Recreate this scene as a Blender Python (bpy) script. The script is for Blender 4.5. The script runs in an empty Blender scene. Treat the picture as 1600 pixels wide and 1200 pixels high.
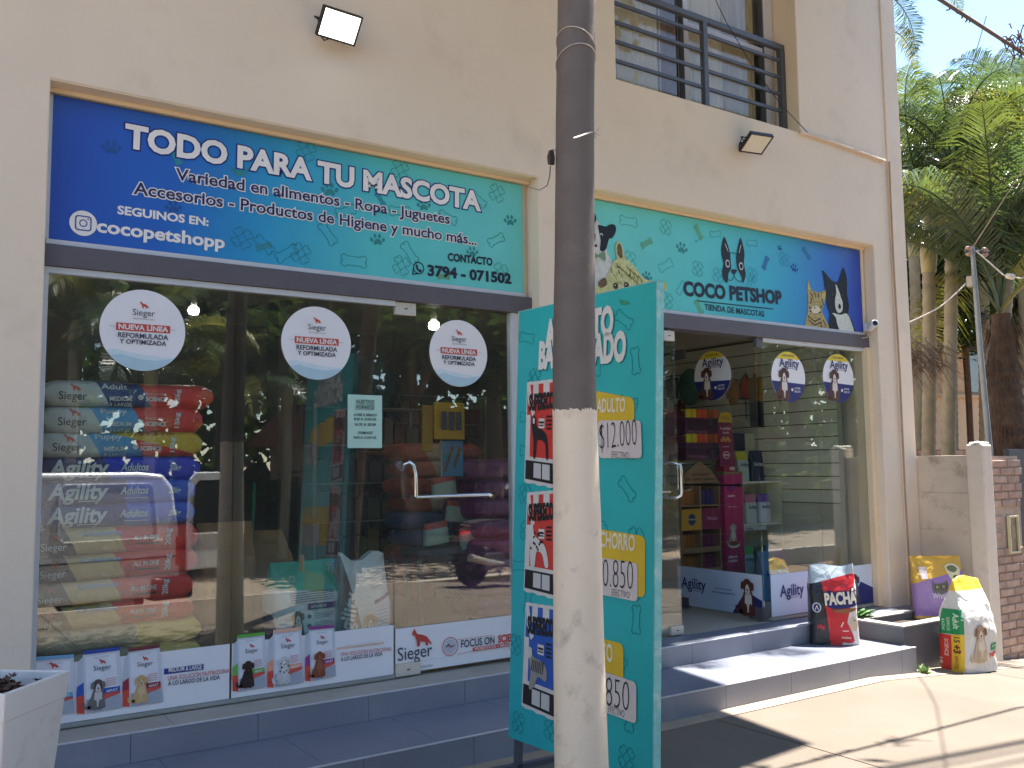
import bpy, bmesh, math, random
from mathutils import Vector, Matrix, noise
from mathutils.bvhtree import BVHTree
random.seed(7)
SC = bpy.context.scene
COL = SC.collection

# ------------------------------------------------------------------ camera
# metres: X along the shop front, Y into the shop (glass plane Y=0), Z up, pavement Z=0
FPX = 1452.83
YAW, PITCH, ROLL = 0.5948413, 0.08908342, -0.01168488
CAM = Vector((0, -4.82, 1.446))
_f = Vector((math.sin(YAW)*math.cos(PITCH), math.cos(YAW)*math.cos(PITCH), math.sin(PITCH)))
_r0 = Vector((math.cos(YAW), -math.sin(YAW), 0)); _u0 = _r0.cross(_f)
_r = math.cos(ROLL)*_r0 + math.sin(ROLL)*_u0; _u = -math.sin(ROLL)*_r0 + math.cos(ROLL)*_u0
cd = bpy.data.cameras.new('camera'); cam = bpy.data.objects.new('camera', cd); COL.objects.link(cam)
cd.sensor_width = 36; cd.lens = FPX/1600*36; cd.clip_start = .05; cd.clip_end = 400
m = Matrix((_r, _u, -_f)).transposed().to_4x4(); m.translation = CAM
cam.matrix_world = m
SC.camera = cam

# ------------------------------------------------------------------ sky, sun, exposure
SUN = Vector((.38, .008, .92)).normalized()          # direction towards the sun
w = bpy.data.worlds.new('World'); SC.world = w; w.use_nodes = True
nt = w.node_tree; bg = nt.nodes['Background']
sky = nt.nodes.new('ShaderNodeTexSky'); sky.sky_type = 'NISHITA'; sky.sun_disc = False
sky.sun_elevation = math.asin(SUN.z); sky.sun_rotation = math.atan2(SUN.x, SUN.y)
sky.air_density = 1.0; sky.dust_density = .15; sky.ozone_density = 2.2
nt.links.new(sky.outputs[0], bg.inputs[0]); bg.inputs[1].default_value = .072
sl = bpy.data.lights.new('sun', 'SUN'); sl.energy = 3.9; sl.angle = math.radians(.53); sl.color = (1, .95, .87)
so = bpy.data.objects.new('sun', sl); COL.objects.link(so); so.rotation_euler = SUN.to_track_quat('Z', 'Y').to_euler()
so.location = (4, -3, 9)
SC.view_settings.view_transform = 'Standard'; SC.view_settings.look = 'None'
SC.view_settings.gamma = 1; SC.view_settings.use_curve_mapping = False
SC.view_settings.exposure = 2.5
SC.cycles.max_bounces = 10; SC.cycles.diffuse_bounces = 5; SC.cycles.transparent_max_bounces = 24
SC.cycles.glossy_bounces = 4

# ------------------------------------------------------------------ helpers
def at(px, py, X=None, Y=None, Z=None):
    """point of the world seen at photo pixel (px,py) on the plane X=, Y= or Z="""
    d = _f + (px-800)/FPX*_r - (py-600)/FPX*_u
    t = (X-CAM.x)/d.x if X is not None else (Y-CAM.y)/d.y if Y is not None else (Z-CAM.z)/d.z
    return CAM + t*d

def lin(c):
    return tuple(((v/255)/12.92 if v/255 <= .04045 else ((v/255+.055)/1.055)**2.4) for v in c)

def newmat(name):
    mt = bpy.data.materials.new(name); mt.use_nodes = True
    return mt, mt.node_tree, mt.node_tree.nodes['Principled BSDF']

def M(name, rgb, rough=.6, var=.1, scale=6, bump=0, bscale=80, metal=0, spec=.5, k=1.0, stain=None, emis=0):
    """rgb is sRGB 0-255 of the surface; var = mottling, bump = relief in mm, stain=(rgb, amount, scale)"""
    mt, t, b = newmat(name); L = t.links
    c = [min(v*k, .9) for v in lin(rgb)]
    tc = t.nodes.new('ShaderNodeTexCoord')
    n = t.nodes.new('ShaderNodeTexNoise'); n.inputs['Scale'].default_value = scale; n.inputs['Detail'].default_value = 5
    L.new(tc.outputs['Object'], n.inputs['Vector'])
    mr = t.nodes.new('ShaderNodeMapRange'); mr.inputs[1].default_value = .3; mr.inputs[2].default_value = .7
    mr.inputs[3].default_value = 1-var; mr.inputs[4].default_value = 1+var
    L.new(n.outputs[0], mr.inputs[0])
    mx = t.nodes.new('ShaderNodeVectorMath'); mx.operation = 'SCALE'; mx.inputs[0].default_value = c
    L.new(mr.outputs[0], mx.inputs['Scale'])
    out = mx.outputs[0]
    if stain:
        n2 = t.nodes.new('ShaderNodeTexNoise'); n2.inputs['Scale'].default_value = stain[2]; n2.inputs['Detail'].default_value = 8
        n2.inputs['Roughness'].default_value = .65
        L.new(tc.outputs['Object'], n2.inputs['Vector'])
        r2 = t.nodes.new('ShaderNodeMapRange'); r2.inputs[1].default_value = .55; r2.inputs[2].default_value = .75; r2.inputs[4].default_value = stain[1]
        L.new(n2.outputs[0], r2.inputs[0])
        m2 = t.nodes.new('ShaderNodeMix'); m2.data_type = 'RGBA'
        L.new(r2.outputs[0], m2.inputs[0]); L.new(out, m2.inputs[6]); m2.inputs[7].default_value = (*lin(stain[0]), 1)
        out = m2.outputs[2]
    L.new(out, b.inputs['Base Color'])
    b.inputs['Roughness'].default_value = rough; b.inputs['Metallic'].default_value = metal
    b.inputs['Specular IOR Level'].default_value = spec
    if bump:
        bn = t.nodes.new('ShaderNodeTexNoise'); bn.inputs['Scale'].default_value = bscale; bn.inputs['Detail'].default_value = 6
        L.new(tc.outputs['Object'], bn.inputs['Vector'])
        bp = t.nodes.new('ShaderNodeBump'); bp.inputs['Distance'].default_value = bump*.001*10; bp.inputs['Strength'].default_value = .35
        L.new(bn.outputs[0], bp.inputs['Height']); L.new(bp.outputs[0], b.inputs['Normal'])
    if emis:
        b.inputs['Emission Color'].default_value = (*lin(rgb), 1); b.inputs['Emission Strength'].default_value = emis
    return mt

_cache = {}
def PF(rgb, sc=70, var=.4):
    key = ('fur', tuple(rgb), sc)
    if key not in _cache: _cache[key] = M('fur_print_%d_%d_%d' % tuple(rgb), rgb, .5, var, sc, spec=.3)
    return _cache[key]
def P(rgb, rough=.55, var=.05, k=1.0, spec=.4):
    """plain printed / painted colour"""
    key = (tuple(rgb), rough, var, k, spec)
    if key not in _cache: _cache[key] = M('print_%d_%d_%d' % tuple(rgb), rgb, rough, var, 9, k=k, spec=spec)
    return _cache[key]

def bands(name, base, lst, rough=.45, bump=2.5, bscale=9, var=.05, seam=None, k=1.0):
    """base colour, then where a*x+b*y > c (object coordinates) another colour"""
    mt, t, b = newmat(name); L = t.links
    tc = t.nodes.new('ShaderNodeTexCoord'); sp = t.nodes.new('ShaderNodeSeparateXYZ'); L.new(tc.outputs['Object'], sp.inputs[0])
    rgb = t.nodes.new('ShaderNodeRGB'); rgb.outputs[0].default_value = (*[v*k for v in lin(base)], 1); out = rgb.outputs[0]
    for (a, bb, c, col) in lst:
        m1 = t.nodes.new('ShaderNodeMath'); m1.operation = 'MULTIPLY'; m1.inputs[1].default_value = a; L.new(sp.outputs[0], m1.inputs[0])
        m2 = t.nodes.new('ShaderNodeMath'); m2.operation = 'MULTIPLY_ADD'; m2.inputs[1].default_value = bb
        L.new(sp.outputs[1], m2.inputs[0]); L.new(m1.outputs[0], m2.inputs[2])
        g = t.nodes.new('ShaderNodeMath'); g.operation = 'GREATER_THAN'; g.inputs[1].default_value = c; L.new(m2.outputs[0], g.inputs[0])
        mx = t.nodes.new('ShaderNodeMix'); mx.data_type = 'RGBA'; L.new(g.outputs[0], mx.inputs[0]); L.new(out, mx.inputs[6])
        mx.inputs[7].default_value = (*[v*k for v in lin(col)], 1); out = mx.outputs[2]
    n = t.nodes.new('ShaderNodeTexNoise'); n.inputs['Scale'].default_value = 12; n.inputs['Detail'].default_value = 4; L.new(tc.outputs['Object'], n.inputs['Vector'])
    mr = t.nodes.new('ShaderNodeMapRange'); mr.inputs[3].default_value = 1-var*2; mr.inputs[4].default_value = 1+var*2; L.new(n.outputs[0], mr.inputs[0])
    sc = t.nodes.new('ShaderNodeVectorMath'); sc.operation = 'SCALE'; L.new(out, sc.inputs[0]); L.new(mr.outputs[0], sc.inputs['Scale'])
    L.new(sc.outputs[0], b.inputs['Base Color']); b.inputs['Roughness'].default_value = rough
    bn = t.nodes.new('ShaderNodeTexNoise'); bn.inputs['Scale'].default_value = bscale; bn.inputs['Detail'].default_value = 3; bn.inputs['Distortion'].default_value = 1.2
    L.new(tc.outputs['Object'], bn.inputs['Vector'])
    bp = t.nodes.new('ShaderNodeBump'); bp.inputs['Distance'].default_value = bump*.01; bp.inputs['Strength'].default_value = .6
    L.new(bn.outputs[0], bp.inputs['Height']); L.new(bp.outputs[0], b.inputs['Normal'])
    return mt

class MB:
    """collects shapes, builds ONE mesh object"""
    def __init__(s): s.v = []; s.f = []
    def add(s, vs, fs):
        o = len(s.v); s.v += [Vector(v) for v in vs]; s.f += [tuple(i+o for i in f) for f in fs]; return s
    def box(s, x0, x1, y0, y1, z0, z1, rot=None, piv=None):
        vs = [Vector((x, y, z)) for z in (z0, z1) for y in (y0, y1) for x in (x0, x1)]
        if rot is not None:
            piv = Vector(piv) if piv else Vector(((x0+x1)/2, (y0+y1)/2, (z0+z1)/2))
            vs = [rot @ (v-piv) + piv for v in vs]
        return s.add(vs, [(0, 2, 3, 1), (4, 5, 7, 6), (0, 1, 5, 4), (2, 6, 7, 3), (0, 4, 6, 2), (1, 3, 7, 5)])
    def prism(s, pts, d, axis='y', d0=0):
        """2-D outline (counter-clockwise) extruded along axis from d0 to d"""
        n = len(pts)
        mk = {'y': lambda p, q: (p[0], q, p[1]), 'z': lambda p, q: (p[0], p[1], q), 'x': lambda p, q: (q, p[0], p[1])}[axis]
        vs = [mk(p, d0) for p in pts] + [mk(p, d) for p in pts]
        return s.add(vs, [tuple(range(n)), tuple(range(2*n-1, n-1, -1))] + [(i, i+n, (i+1) % n+n, (i+1) % n) for i in range(n)])
    def tube(s, pts, r, n=8, cap=True):
        pts = [Vector(p) for p in pts]; rs = r if isinstance(r, (list, tuple)) else [r]*len(pts)
        rings = []; prev = None
        for i, p in enumerate(pts):
            t = (pts[min(i+1, len(pts)-1)] - pts[max(i-1, 0)]).normalized()
            if prev is None:
                a = Vector((0, 0, 1)) if abs(t.z) < .9 else Vector((1, 0, 0)); x = t.cross(a).normalized()
            else: x = (prev - t*prev.dot(t)).normalized()
            prev = x; y = t.cross(x)
            rings.append([p + rs[i]*(math.cos(q)*x + math.sin(q)*y) for q in [2*math.pi*k/n for k in range(n)]])
        vs = [v for rg in rings for v in rg]
        fs = [(i*n+k, i*n+(k+1) % n, (i+1)*n+(k+1) % n, (i+1)*n+k) for i in range(len(pts)-1) for k in range(n)]
        if cap: fs += [tuple(range(n-1, -1, -1)), tuple(range(len(vs)-n, len(vs)))]
        return s.add(vs, fs)
    def lathe(s, prof, c=(0, 0, 0), n=24, axis='z'):
        c = Vector(c); vs = []
        for r, h in prof:
            for k in range(n):
                q = 2*math.pi*k/n; p = (r*math.cos(q), r*math.sin(q), h)
                if axis == 'y': p = (p[0], h, p[1])
                if axis == 'x': p = (h, p[0], p[1])
                vs.append(c+Vector(p))
        m_ = len(prof); fs = [(i*n+k, i*n+(k+1) % n, (i+1)*n+(k+1) % n, (i+1)*n+k) for i in range(m_-1) for k in range(n)]
        fs += [tuple(range(n-1, -1, -1)), tuple(range(len(vs)-n, len(vs)))]
        return s.add(vs, fs)
    def ball(s, c, r, sx=1, sy=1, sz=1, n=10):
        prof = [(r*math.sin(math.pi*i/n)+1e-5, -r*math.cos(math.pi*i/n)) for i in range(n+1)]
        t = MB().lathe(prof, (0, 0, 0), n+4)
        return s.add([Vector((v.x*sx, v.y*sy, v.z*sz))+Vector(c) for v in t.v], t.f)
    def build(s, name, mat, parent=None, smooth=False, bevel=0, seg=2, kind=None, loc=None, fixn=True):
        me = bpy.data.meshes.new(name); me.from_pydata([tuple(v) for v in s.v], [], s.f)
        if fixn:
            bm = bmesh.new(); bm.from_mesh(me); bmesh.ops.recalc_face_normals(bm, faces=bm.faces); bm.to_mesh(me); bm.free()
        me.materials.append(mat)
        o = bpy.data.objects.new(name, me); COL.objects.link(o)
        if parent: o.parent = parent
        if loc: o.location = loc
        if smooth:
            for p in me.polygons: p.use_smooth = True
            try: me.set_sharp_from_angle(angle=math.radians(40))
            except Exception: pass
        if bevel:
            b = o.modifiers.new('bevel', 'BEVEL'); b.width = bevel; b.segments = seg; b.limit_method = 'ANGLE'
        if kind: o['kind'] = kind
        return o

def empty(name, label, cat, loc=(0, 0, 0), rz=0, group=None, mw=None):
    o = bpy.data.objects.new(name, None); COL.objects.link(o); o.empty_display_size = .1
    if mw is not None: o.matrix_world = mw
    else: o.location = loc; o.rotation_euler = (0, 0, rz)
    o['label'] = label; o['category'] = cat
    if group: o['group'] = group
    return o
def tag(o, label, cat, group=None):
    o['label'] = label; o['category'] = cat
    if group: o['group'] = group
    return o
def struct(o): o['kind'] = 'structure'; return o
def frame(O, U, V):
    U = Vector(U).normalized(); V = Vector(V); V = (V - U*V.dot(U)).normalized(); N = U.cross(V)
    mt = Matrix((U, V, N)).transposed().to_4x4(); mt.translation = Vector(O); return mt
def clone(root, mw=None, label=None, group=None, keep=None):
    r = root.copy(); COL.objects.link(r)
    if mw is not None: r.matrix_world = mw
    if label: r['label'] = label
    if group: r['group'] = group
    for ch in list(root.children):
        c = ch.copy(); COL.objects.link(c); c.parent = r
        for g in ch.children:
            d = g.copy(); COL.objects.link(d); d.parent = c
    return r

_tc = {}
def textmesh(body, bold=0.0, shear=0.0):
    key = (body, round(bold, 4), round(shear, 3))
    if key in _tc: return _tc[key]
    cu = bpy.data.curves.new('t', 'FONT'); cu.body = body; cu.size = 1; cu.offset = bold; cu.shear = shear; cu.resolution_u = 3
    cu.align_x = 'LEFT'; ob = bpy.data.objects.new('t', cu); COL.objects.link(ob)
    me = bpy.data.meshes.new_from_object(ob)
    vs = [(v.co.x, v.co.y) for v in me.vertices]; fs = [tuple(p.vertices) for p in me.polygons]
    bpy.data.objects.remove(ob); bpy.data.curves.remove(cu); bpy.data.meshes.remove(me)
    _tc[key] = (vs, fs); return _tc[key]
_cap = None
def capheight():
    global _cap
    if _cap is None:
        v, f = textmesh('H'); _cap = max(p[1] for p in v)
    return _cap

def blob(pts, n=5):
    """closed Catmull-Rom outline through pts"""
    out = []; m_ = len(pts)
    for i in range(m_):
        p0, p1, p2, p3 = [Vector(pts[(i+k-1) % m_][:2]) for k in range(4)]
        for j in range(n):
            t = j/n
            out.append(tuple(.5*((2*p1)+(-p0+p2)*t+(2*p0-5*p1+4*p2-p3)*t*t+(-p0+3*p1-3*p2+p3)*t**3)))
    return out

JOINED = ('small_print', 'faded_bone_print', 'handwriting_line')
class Surf:
    """flat print on a plane of a thing. 2-D positions are given in photo pixels (px=True) or local metres.
    With bvh the print is laid onto the curved surface (in the same local frame)."""
    def __init__(s, root, mw=None, bvh=None, lift=.0025, base=0.0):
        s.root = root; s.mw = mw if mw is not None else root.matrix_world.copy(); s.bk = {}; s.bvh = bvh; s.lift = lift; s.base = base; s.g = 0; s.post = None
        s.iv = s.mw.inverted(); s.O = s.mw.translation; s.N = s.mw.to_3x3() @ Vector((0, 0, 1))
    def L(s, p):
        d = _f + (p[0]-800)/FPX*_r - (p[1]-600)/FPX*_u
        t = (s.O + s.N*s.base - CAM).dot(s.N)/d.dot(s.N); q = s.iv @ (CAM + t*d); return (q.x, q.y)
    def raw(s, name, mat, vs, fs, layer):
        b = s.bk.setdefault((name, mat.name, 0 if name in JOINED else s.g), [mat, [], []]); o = len(b[1])
        b[1] += [(v[0], v[1], layer) for v in vs]; b[2] += [tuple(i+o for i in f) for f in fs]
    def poly(s, name, mat, pts, layer=1, px=True):
        if px: pts = [s.L(p) for p in pts]
        s.raw(name, mat, pts, [tuple(range(len(pts)))], layer)
    def ell(s, name, mat, c, rx, ry=None, layer=1, px=False, rot=0, n=28):
        """ellipse centred at pixel (px) or local c, radii in metres"""
        ry = ry or rx
        if px: c = s.L(c)
        ca, sa = math.cos(rot), math.sin(rot)
        s.raw(name, mat, [(c[0]+rx*math.cos(q)*ca-ry*math.sin(q)*sa, c[1]+rx*math.cos(q)*sa+ry*math.sin(q)*ca) for q in [2*math.pi*k/n for k in range(n)]], [tuple(range(n))], layer)
    def rect(s, name, mat, x0, y0, x1, y1, layer=1, r=0):
        if r <= 0: s.raw(name, mat, [(x0, y0), (x1, y0), (x1, y1), (x0, y1)], [(0, 1, 2, 3)], layer); return
        pts = []
        for cx, cy, a in ((x1-r, y0+r, -90), (x1-r, y1-r, 0), (x0+r, y1-r, 90), (x0+r, y0+r, 180)):
            for k in range(5): q = math.radians(a+k*22.5); pts.append((cx+r*math.cos(q), cy+r*math.sin(q)))
        s.raw(name, mat, pts, [tuple(range(len(pts)))], layer)
    def line(s, name, mat, pts, wd=.003, layer=1, px=False, closed=False):
        if px: pts = [s.L(p) for p in pts]
        P_ = [Vector(p[:2]) for p in pts]
        if closed: P_ = P_+[P_[0]]
        for a, b in zip(P_, P_[1:]):
            d = b-a
            if d.length < 1e-6: continue
            d.normalize(); nn = Vector((-d.y, d.x))*wd/2; e = d*wd*.3
            s.raw(name, mat, [tuple(a-e-nn), tuple(b+e-nn), tuple(b+e+nn), tuple(a-e+nn)], [(0, 1, 2, 3)], layer)
    def text(s, body, mat, a, b, cap=None, layer=2, px=True, bold=.012, shear=0, name='lettering', capk=1.0, align='fit'):
        """baseline from a to b (pixels or local); cap height in metres (None: natural)"""
        if px: a, b = s.L(a), s.L(b)
        a = Vector(a); b = Vector(b); d = b-a; ln = d.length; d.normalize(); nn = Vector((-d.y, d.x))
        vs0, _ = textmesh(body, 0, shear); vs, fs = textmesh(body, bold, shear)
        x0 = min(v[0] for v in vs0); x1 = max(v[0] for v in vs0)
        kx = ln/(x1-x0); ky = kx if cap is None else cap/capheight()
        s.g += 1; s.raw(name, mat, [tuple(a+d*(v[0]-x0)*kx+nn*v[1]*ky*capk) for v in vs], fs, layer); s.g += 1
    def finish(s):
        out = []
        for (name, _, _g), (mat, vs, fs) in s.bk.items():
            me = bpy.data.meshes.new(name)
            me.from_pydata([(v[0], v[1], s.base+v[2]*.0012) for v in vs], [], fs)
            if s.bvh is not None:
                bm = bmesh.new(); bm.from_mesh(me)
                bmesh.ops.triangulate(bm, faces=bm.faces)
                for _k in range(3):
                    es = [e for e in bm.edges if e.calc_length() > .03]
                    if es: bmesh.ops.subdivide_edges(bm, edges=es, cuts=1)
                    bmesh.ops.triangulate(bm, faces=bm.faces)
                for v in bm.verts:
                    lay = (v.co.z-s.base)
                    hit = s.bvh.ray_cast(Vector((v.co.x, v.co.y, 1.0)), Vector((0, 0, -1)))
                    if hit[0] is not None: v.co.z = hit[0].z + s.lift + lay
                    else:
                        near = s.bvh.find_nearest(Vector((v.co.x, v.co.y, .05)))
                        v.co = near[0] + Vector((0, 0, s.lift))
                bm.to_mesh(me); bm.free()
            me.materials.append(mat)
            o = bpy.data.objects.new(name, me); COL.objects.link(o); o.parent = s.root; out.append(o)
            if s.post is not None: o.matrix_local = s.post
            if name in JOINED: o['kind'] = 'stuff'
        s.bk = {}
        return out

# print motifs ------------------------------------------------------
def bone_pts(c, ln, rot):
    r = ln*.13; h = ln/2-r; pts = []
    for (cx, cy, a0, a1) in ((h, r*.75, -60, 150), (-h, r*.75, 30, 240), (-h, -r*.75, 120, 330), (h, -r*.75, -150, 60)):
        for k in range(6):
            q = math.radians(a0+(a1-a0)*k/5); pts.append((cx+r*math.cos(q), cy+r*math.sin(q)))
    ca, sa = math.cos(rot), math.sin(rot)
    return [(c[0]+x*ca-y*sa, c[1]+x*sa+y*ca) for x, y in pts]
def bone(s, mat, c, ln, rot, wd=.003, layer=1, name='bone_print'):
    s.g += 1; s.line(name, mat, bone_pts(c, ln, rot), wd, layer, closed=True); s.g += 1
def paw(s, mat, c, r, rot=0, layer=1, name='paw_print'):
    s.g += 1; ca, sa = math.cos(rot), math.sin(rot)
    def T(x, y): return (c[0]+(x*ca-y*sa)*r, c[1]+(x*sa+y*ca)*r)
    s.poly(name, mat, blob([T(-.45, -.5), T(0, -.38), T(.45, -.5), T(.5, -.15), T(.2, .18), T(-.2, .18), T(-.5, -.15)], 3), layer, px=False)
    for x, y, a in ((-.75, .1, .5), (-.3, .55, .15), (.3, .55, -.15), (.75, .1, -.5)):
        s.ell(name, mat, T(x, y), .19*r, .27*r, layer, rot=rot+a, n=12)
    s.g += 1
DOG = [(0, .72), (.05, .84), (.11, 1), (.17, .9), (.25, .7), (.55, .6), (.75, .48), (.97, .12), (1, .02), (.88, .1), (.78, .22), (.82, 0), (.7, 0), (.66, .2), (.42, .28), (.38, 0), (.27, 0), (.24, .35), (.14, .6), (.03, .66)]
def dogmark(s, mat, c, wd, layer=2, name='dog_mark'):
    s.g += 1
    s.poly(name, mat, [(c[0]+(x-.5)*wd, c[1]+y*wd*.8) for x, y in DOG], layer, px=False)
def sitdog(s, x, y, h, body, head, chest, layer=2, name='dog_picture', ear=None, flip=1, spots=None):
    """photo-like printed sitting dog; x,y bottom centre in local metres"""
    ear = ear or body; s.g += 1
    def T(a, b): return (x+flip*a*h, y+b*h)
    def PL(mt, pts, l): s.poly(name, mt, blob([T(*p) for p in pts], 4), l, px=False)
    PL(body, [(-.22, 0), (.2, 0), (.24, .12), (.2, .35), (.13, .62), (-.1, .62), (-.2, .4), (-.3, .15)], layer)
    PL(body, [(-.22, .02), (-.4, .04), (-.44, .2), (-.38, .22), (-.34, .12), (-.2, .12)], layer)
    PL(chest, [(-.1, .1), (.1, .1), (.14, .35), (.1, .58), (-.06, .58), (-.1, .35)], layer+1)
    PL(body, [(-.13, 0), (-.03, 0), (-.03, .25), (-.12, .28)], layer+2); PL(body, [(.04, 0), (.14, 0), (.13, .28), (.05, .25)], layer+2)
    PL(head, [(-.14, .68), (-.06, .55), (.06, .53), (.15, .64), (.15, .82), (.06, .93), (-.06, .93), (-.14, .84)], layer+2)
    PL(ear, [(-.13, .86), (-.2, .84), (-.22, .68), (-.15, .66), (-.11, .76)], layer+3); PL(ear, [(.13, .86), (.21, .83), (.22, .68), (.16, .66), (.12, .76)], layer+3)
    PL(chest, [(-.05, .56), (.06, .54), (.09, .63), (.04, .78), (-.03, .78), (-.07, .64)], layer+3)
    K = P((25, 20, 18))
    s.ell(name, K, T(.01, .66), .03*h, .022*h, layer+4, n=10)
    for e in (-.06, .08): s.ell(name, K, T(e, .77), .016*h, None, layer+4, n=8)
    s.ell(name, P((170, 90, 85)), T(.01, .6), .022*h, .016*h, layer+4, n=8)
    if spots:
        rr = random.Random(int(x*1000))
        for k in range(14): s.ell(name, spots, T(rr.uniform(-.17, .17), rr.uniform(.06, .88)), .022*h*rr.uniform(.7, 1.5), None, layer+4, n=8)

# ------------------------------------------------------------------ materials
WALL = M('painted_plaster', (228, 211, 190), .85, .035, 1.2, bump=.8, bscale=25, stain=((168, 150, 132), .22, 2.6))
WALLR = M('reveal_bounce_tint', (232, 210, 176), .8, .03, 2, bump=.4, bscale=30)  # wall paint warmed: bounce light from the pavement put into the colour
BEAM = M('dark_composite', (92, 88, 95), .5, .06, 14)
ALU = M('white_aluminium', (196, 200, 205), .4, .03, 10)
CHROME = M('chrome', (215, 215, 215), .13, .02, 10, metal=1)
STEEL = M('brushed_steel', (200, 190, 172), .35, .05, 30, metal=.7)
DARKMETAL = M('dark_grey_metal', (82, 84, 92), .45, .05, 10)
BLACK = M('black_plastic', (24, 24, 26), .4, .08, 10)
TILE = M('grey_porcelain_tile', (114, 118, 132), .42, .09, 3, bump=.15, bscale=12, stain=((132, 130, 130), .35, 3))
TILER = M('grey_riser_tile', (128, 130, 140), .45, .09, 3, bump=.15, bscale=12, stain=((150, 145, 140), .35, 3))
GROUT = M('grey_grout', (140, 138, 135), .9, .1)
LEDGE = M('beige_ledge_tile', (158, 152, 142), .6, .06, 5, stain=((120, 112, 100), .4, 4))
TRIM = M('pale_nosing_strip', (190, 192, 196), .4, .08, 12)
CONC = M('pinkish_concrete', (104, 93, 82), .92, .1, 1.6, bump=1.0, bscale=30, stain=((104, 90, 78), .55, 2.2))
CONCB = M('pale_concrete_border', (150, 136, 118), .92, .08, 2.5, bump=.8, bscale=30, stain=((124, 112, 98), .5, 3))
WHITE = M('white_print', (232, 230, 232), .5, .015, 6)
SOIL = M('dry_soil', (60, 50, 42), .95, .3, 20, bump=4, bscale=25)

def glassmat(name, tint, refl=1.0, dust_veil=.022, ior=1.85):
    mt = bpy.data.materials.new(name); mt.use_nodes = True; t = mt.node_tree; L = t.links
    t.nodes.remove(t.nodes['Principled BSDF']); out = t.nodes['Material Output']
    tr = t.nodes.new('ShaderNodeBsdfTransparent'); tr.inputs[0].default_value = (*tint, 1)
    gl = t.nodes.new('ShaderNodeBsdfGlossy'); gl.inputs['Roughness'].default_value = 0.0; gl.inputs[0].default_value = (refl, refl, refl, 1)
    ge = t.nodes.new('ShaderNodeNewGeometry'); mr = t.nodes.new('ShaderNodeMapRange')
    mr.inputs[3].default_value = ior; mr.inputs[4].default_value = 1/ior; L.new(ge.outputs['Backfacing'], mr.inputs[0])
    fr = t.nodes.new('ShaderNodeFresnel'); L.new(mr.outputs[0], fr.inputs[0])
    mx = t.nodes.new('ShaderNodeMixShader'); L.new(fr.outputs[0], mx.inputs[0]); L.new(tr.outputs[0], mx.inputs[1]); L.new(gl.outputs[0], mx.inputs[2])
    df = t.nodes.new('ShaderNodeBsdfDiffuse'); df.inputs[0].default_value = (.62, .60, .54, 1); tcn = t.nodes.new('ShaderNodeTexCoord'); mpn = t.nodes.new('ShaderNodeMapping'); mpn.inputs['Scale'].default_value = (2.5, 1, .8)
    nz = t.nodes.new('ShaderNodeTexNoise'); nz.inputs['Scale'].default_value = 1.6; nz.inputs['Detail'].default_value = 7; L.new(tcn.outputs['Object'], mpn.inputs[0]); L.new(mpn.outputs[0], nz.inputs['Vector'])
    rg = t.nodes.new('ShaderNodeMapRange'); rg.inputs[1].default_value = .3; rg.inputs[2].default_value = .75; rg.inputs[3].default_value = dust_veil*.5; rg.inputs[4].default_value = dust_veil*1.6; L.new(nz.outputs[0], rg.inputs[0])
    m3 = t.nodes.new('ShaderNodeMixShader'); L.new(rg.outputs[0], m3.inputs[0]); L.new(mx.outputs[0], m3.inputs[1]); L.new(df.outputs[0], m3.inputs[2])  # thin dust film, doubling as a haze that lifts the dark glass
    L.new(m3.outputs[0], out.inputs[0]); return mt
GLASS = glassmat('shop_glass', (.93, .96, .93))
WGLASS = glassmat('window_glass', (.92, .94, .93), ior=1.4)

# ------------------------------------------------------------------ ground
def gz(x): return 0 if x < 5.6 else -.075*(min(x, 9.5)-5.6)
def slab(x0, x1, y0, y1, top, th, mat, name, parent, g=.006):
    b = MB(); xs = [x0+g] + [x for x in (5.6, 7.0, 9.5) if x0+g < x < x1-g] + [x1-g]
    for a, c in zip(xs, xs[1:]):
        za, zc = gz(a)+top, gz(c)+top
        b.add([(a, y0+g, za-th), (c, y0+g, zc-th), (c, y1-g, zc-th), (a, y1-g, za-th), (a, y0+g, za), (c, y0+g, zc), (c, y1-g, zc), (a, y1-g, za)],
              [(4, 5, 6, 7), (0, 1, 5, 4), (2, 3, 7, 6), (1, 2, 6, 5), (3, 0, 4, 7)])
    return b.build(name, mat, parent)
ground = MB().add([(-60, -90, -.62), (90, -90, -.62), (90, 60, -.62), (-60, 60, -.62)], [(0, 1, 2, 3)]).build('ground', M('bare_earth', (150, 118, 88), .95, .2, .3, bump=3, bscale=3, stain=((88, 84, 52), .7, .25)))
struct(ground)
JOINT = M('joint_dirt', (88, 76, 66), .95, .2, 9)
pave = slab(-9, 14, -6.0, -.70, -.008, .6, JOINT, 'pavement', None, 0); struct(pave)
xs = [-9, -6.4, -3.8, -1.2, 1.4, 4.0, 6.75, 9.4, 12]
for a, c in zip(xs, xs[1:]):
    slab(a, c, -.945, -.705, .001, .012, CONCB, 'border_slab', pave, .004)
    slab(a, c, -3.45, -.945, 0, .012, CONC, 'paving_slab', pave, .005)
    slab(a, c, -5.85, -3.45, 0, .012, CONC, 'paving_slab', pave, .005)
kerb = MB().box(-30, 30, -6.15, -6.0, -.55, -.02).build('kerb', M('kerb_concrete', (170, 160, 145), .9, .1, 3, bump=1), None, bevel=.015); struct(kerb)
road = MB().add([(-60, -13.5, -.36), (90, -13.5, -.36), (90, -6.15, -.36), (-60, -6.15, -.36)], [(0, 1, 2, 3)]).build('road', M('dusty_asphalt', (132, 118, 104), .95, .14, .8, bump=1.5, bscale=40, stain=((168, 138, 108), .7, .4))); struct(road)
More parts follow.
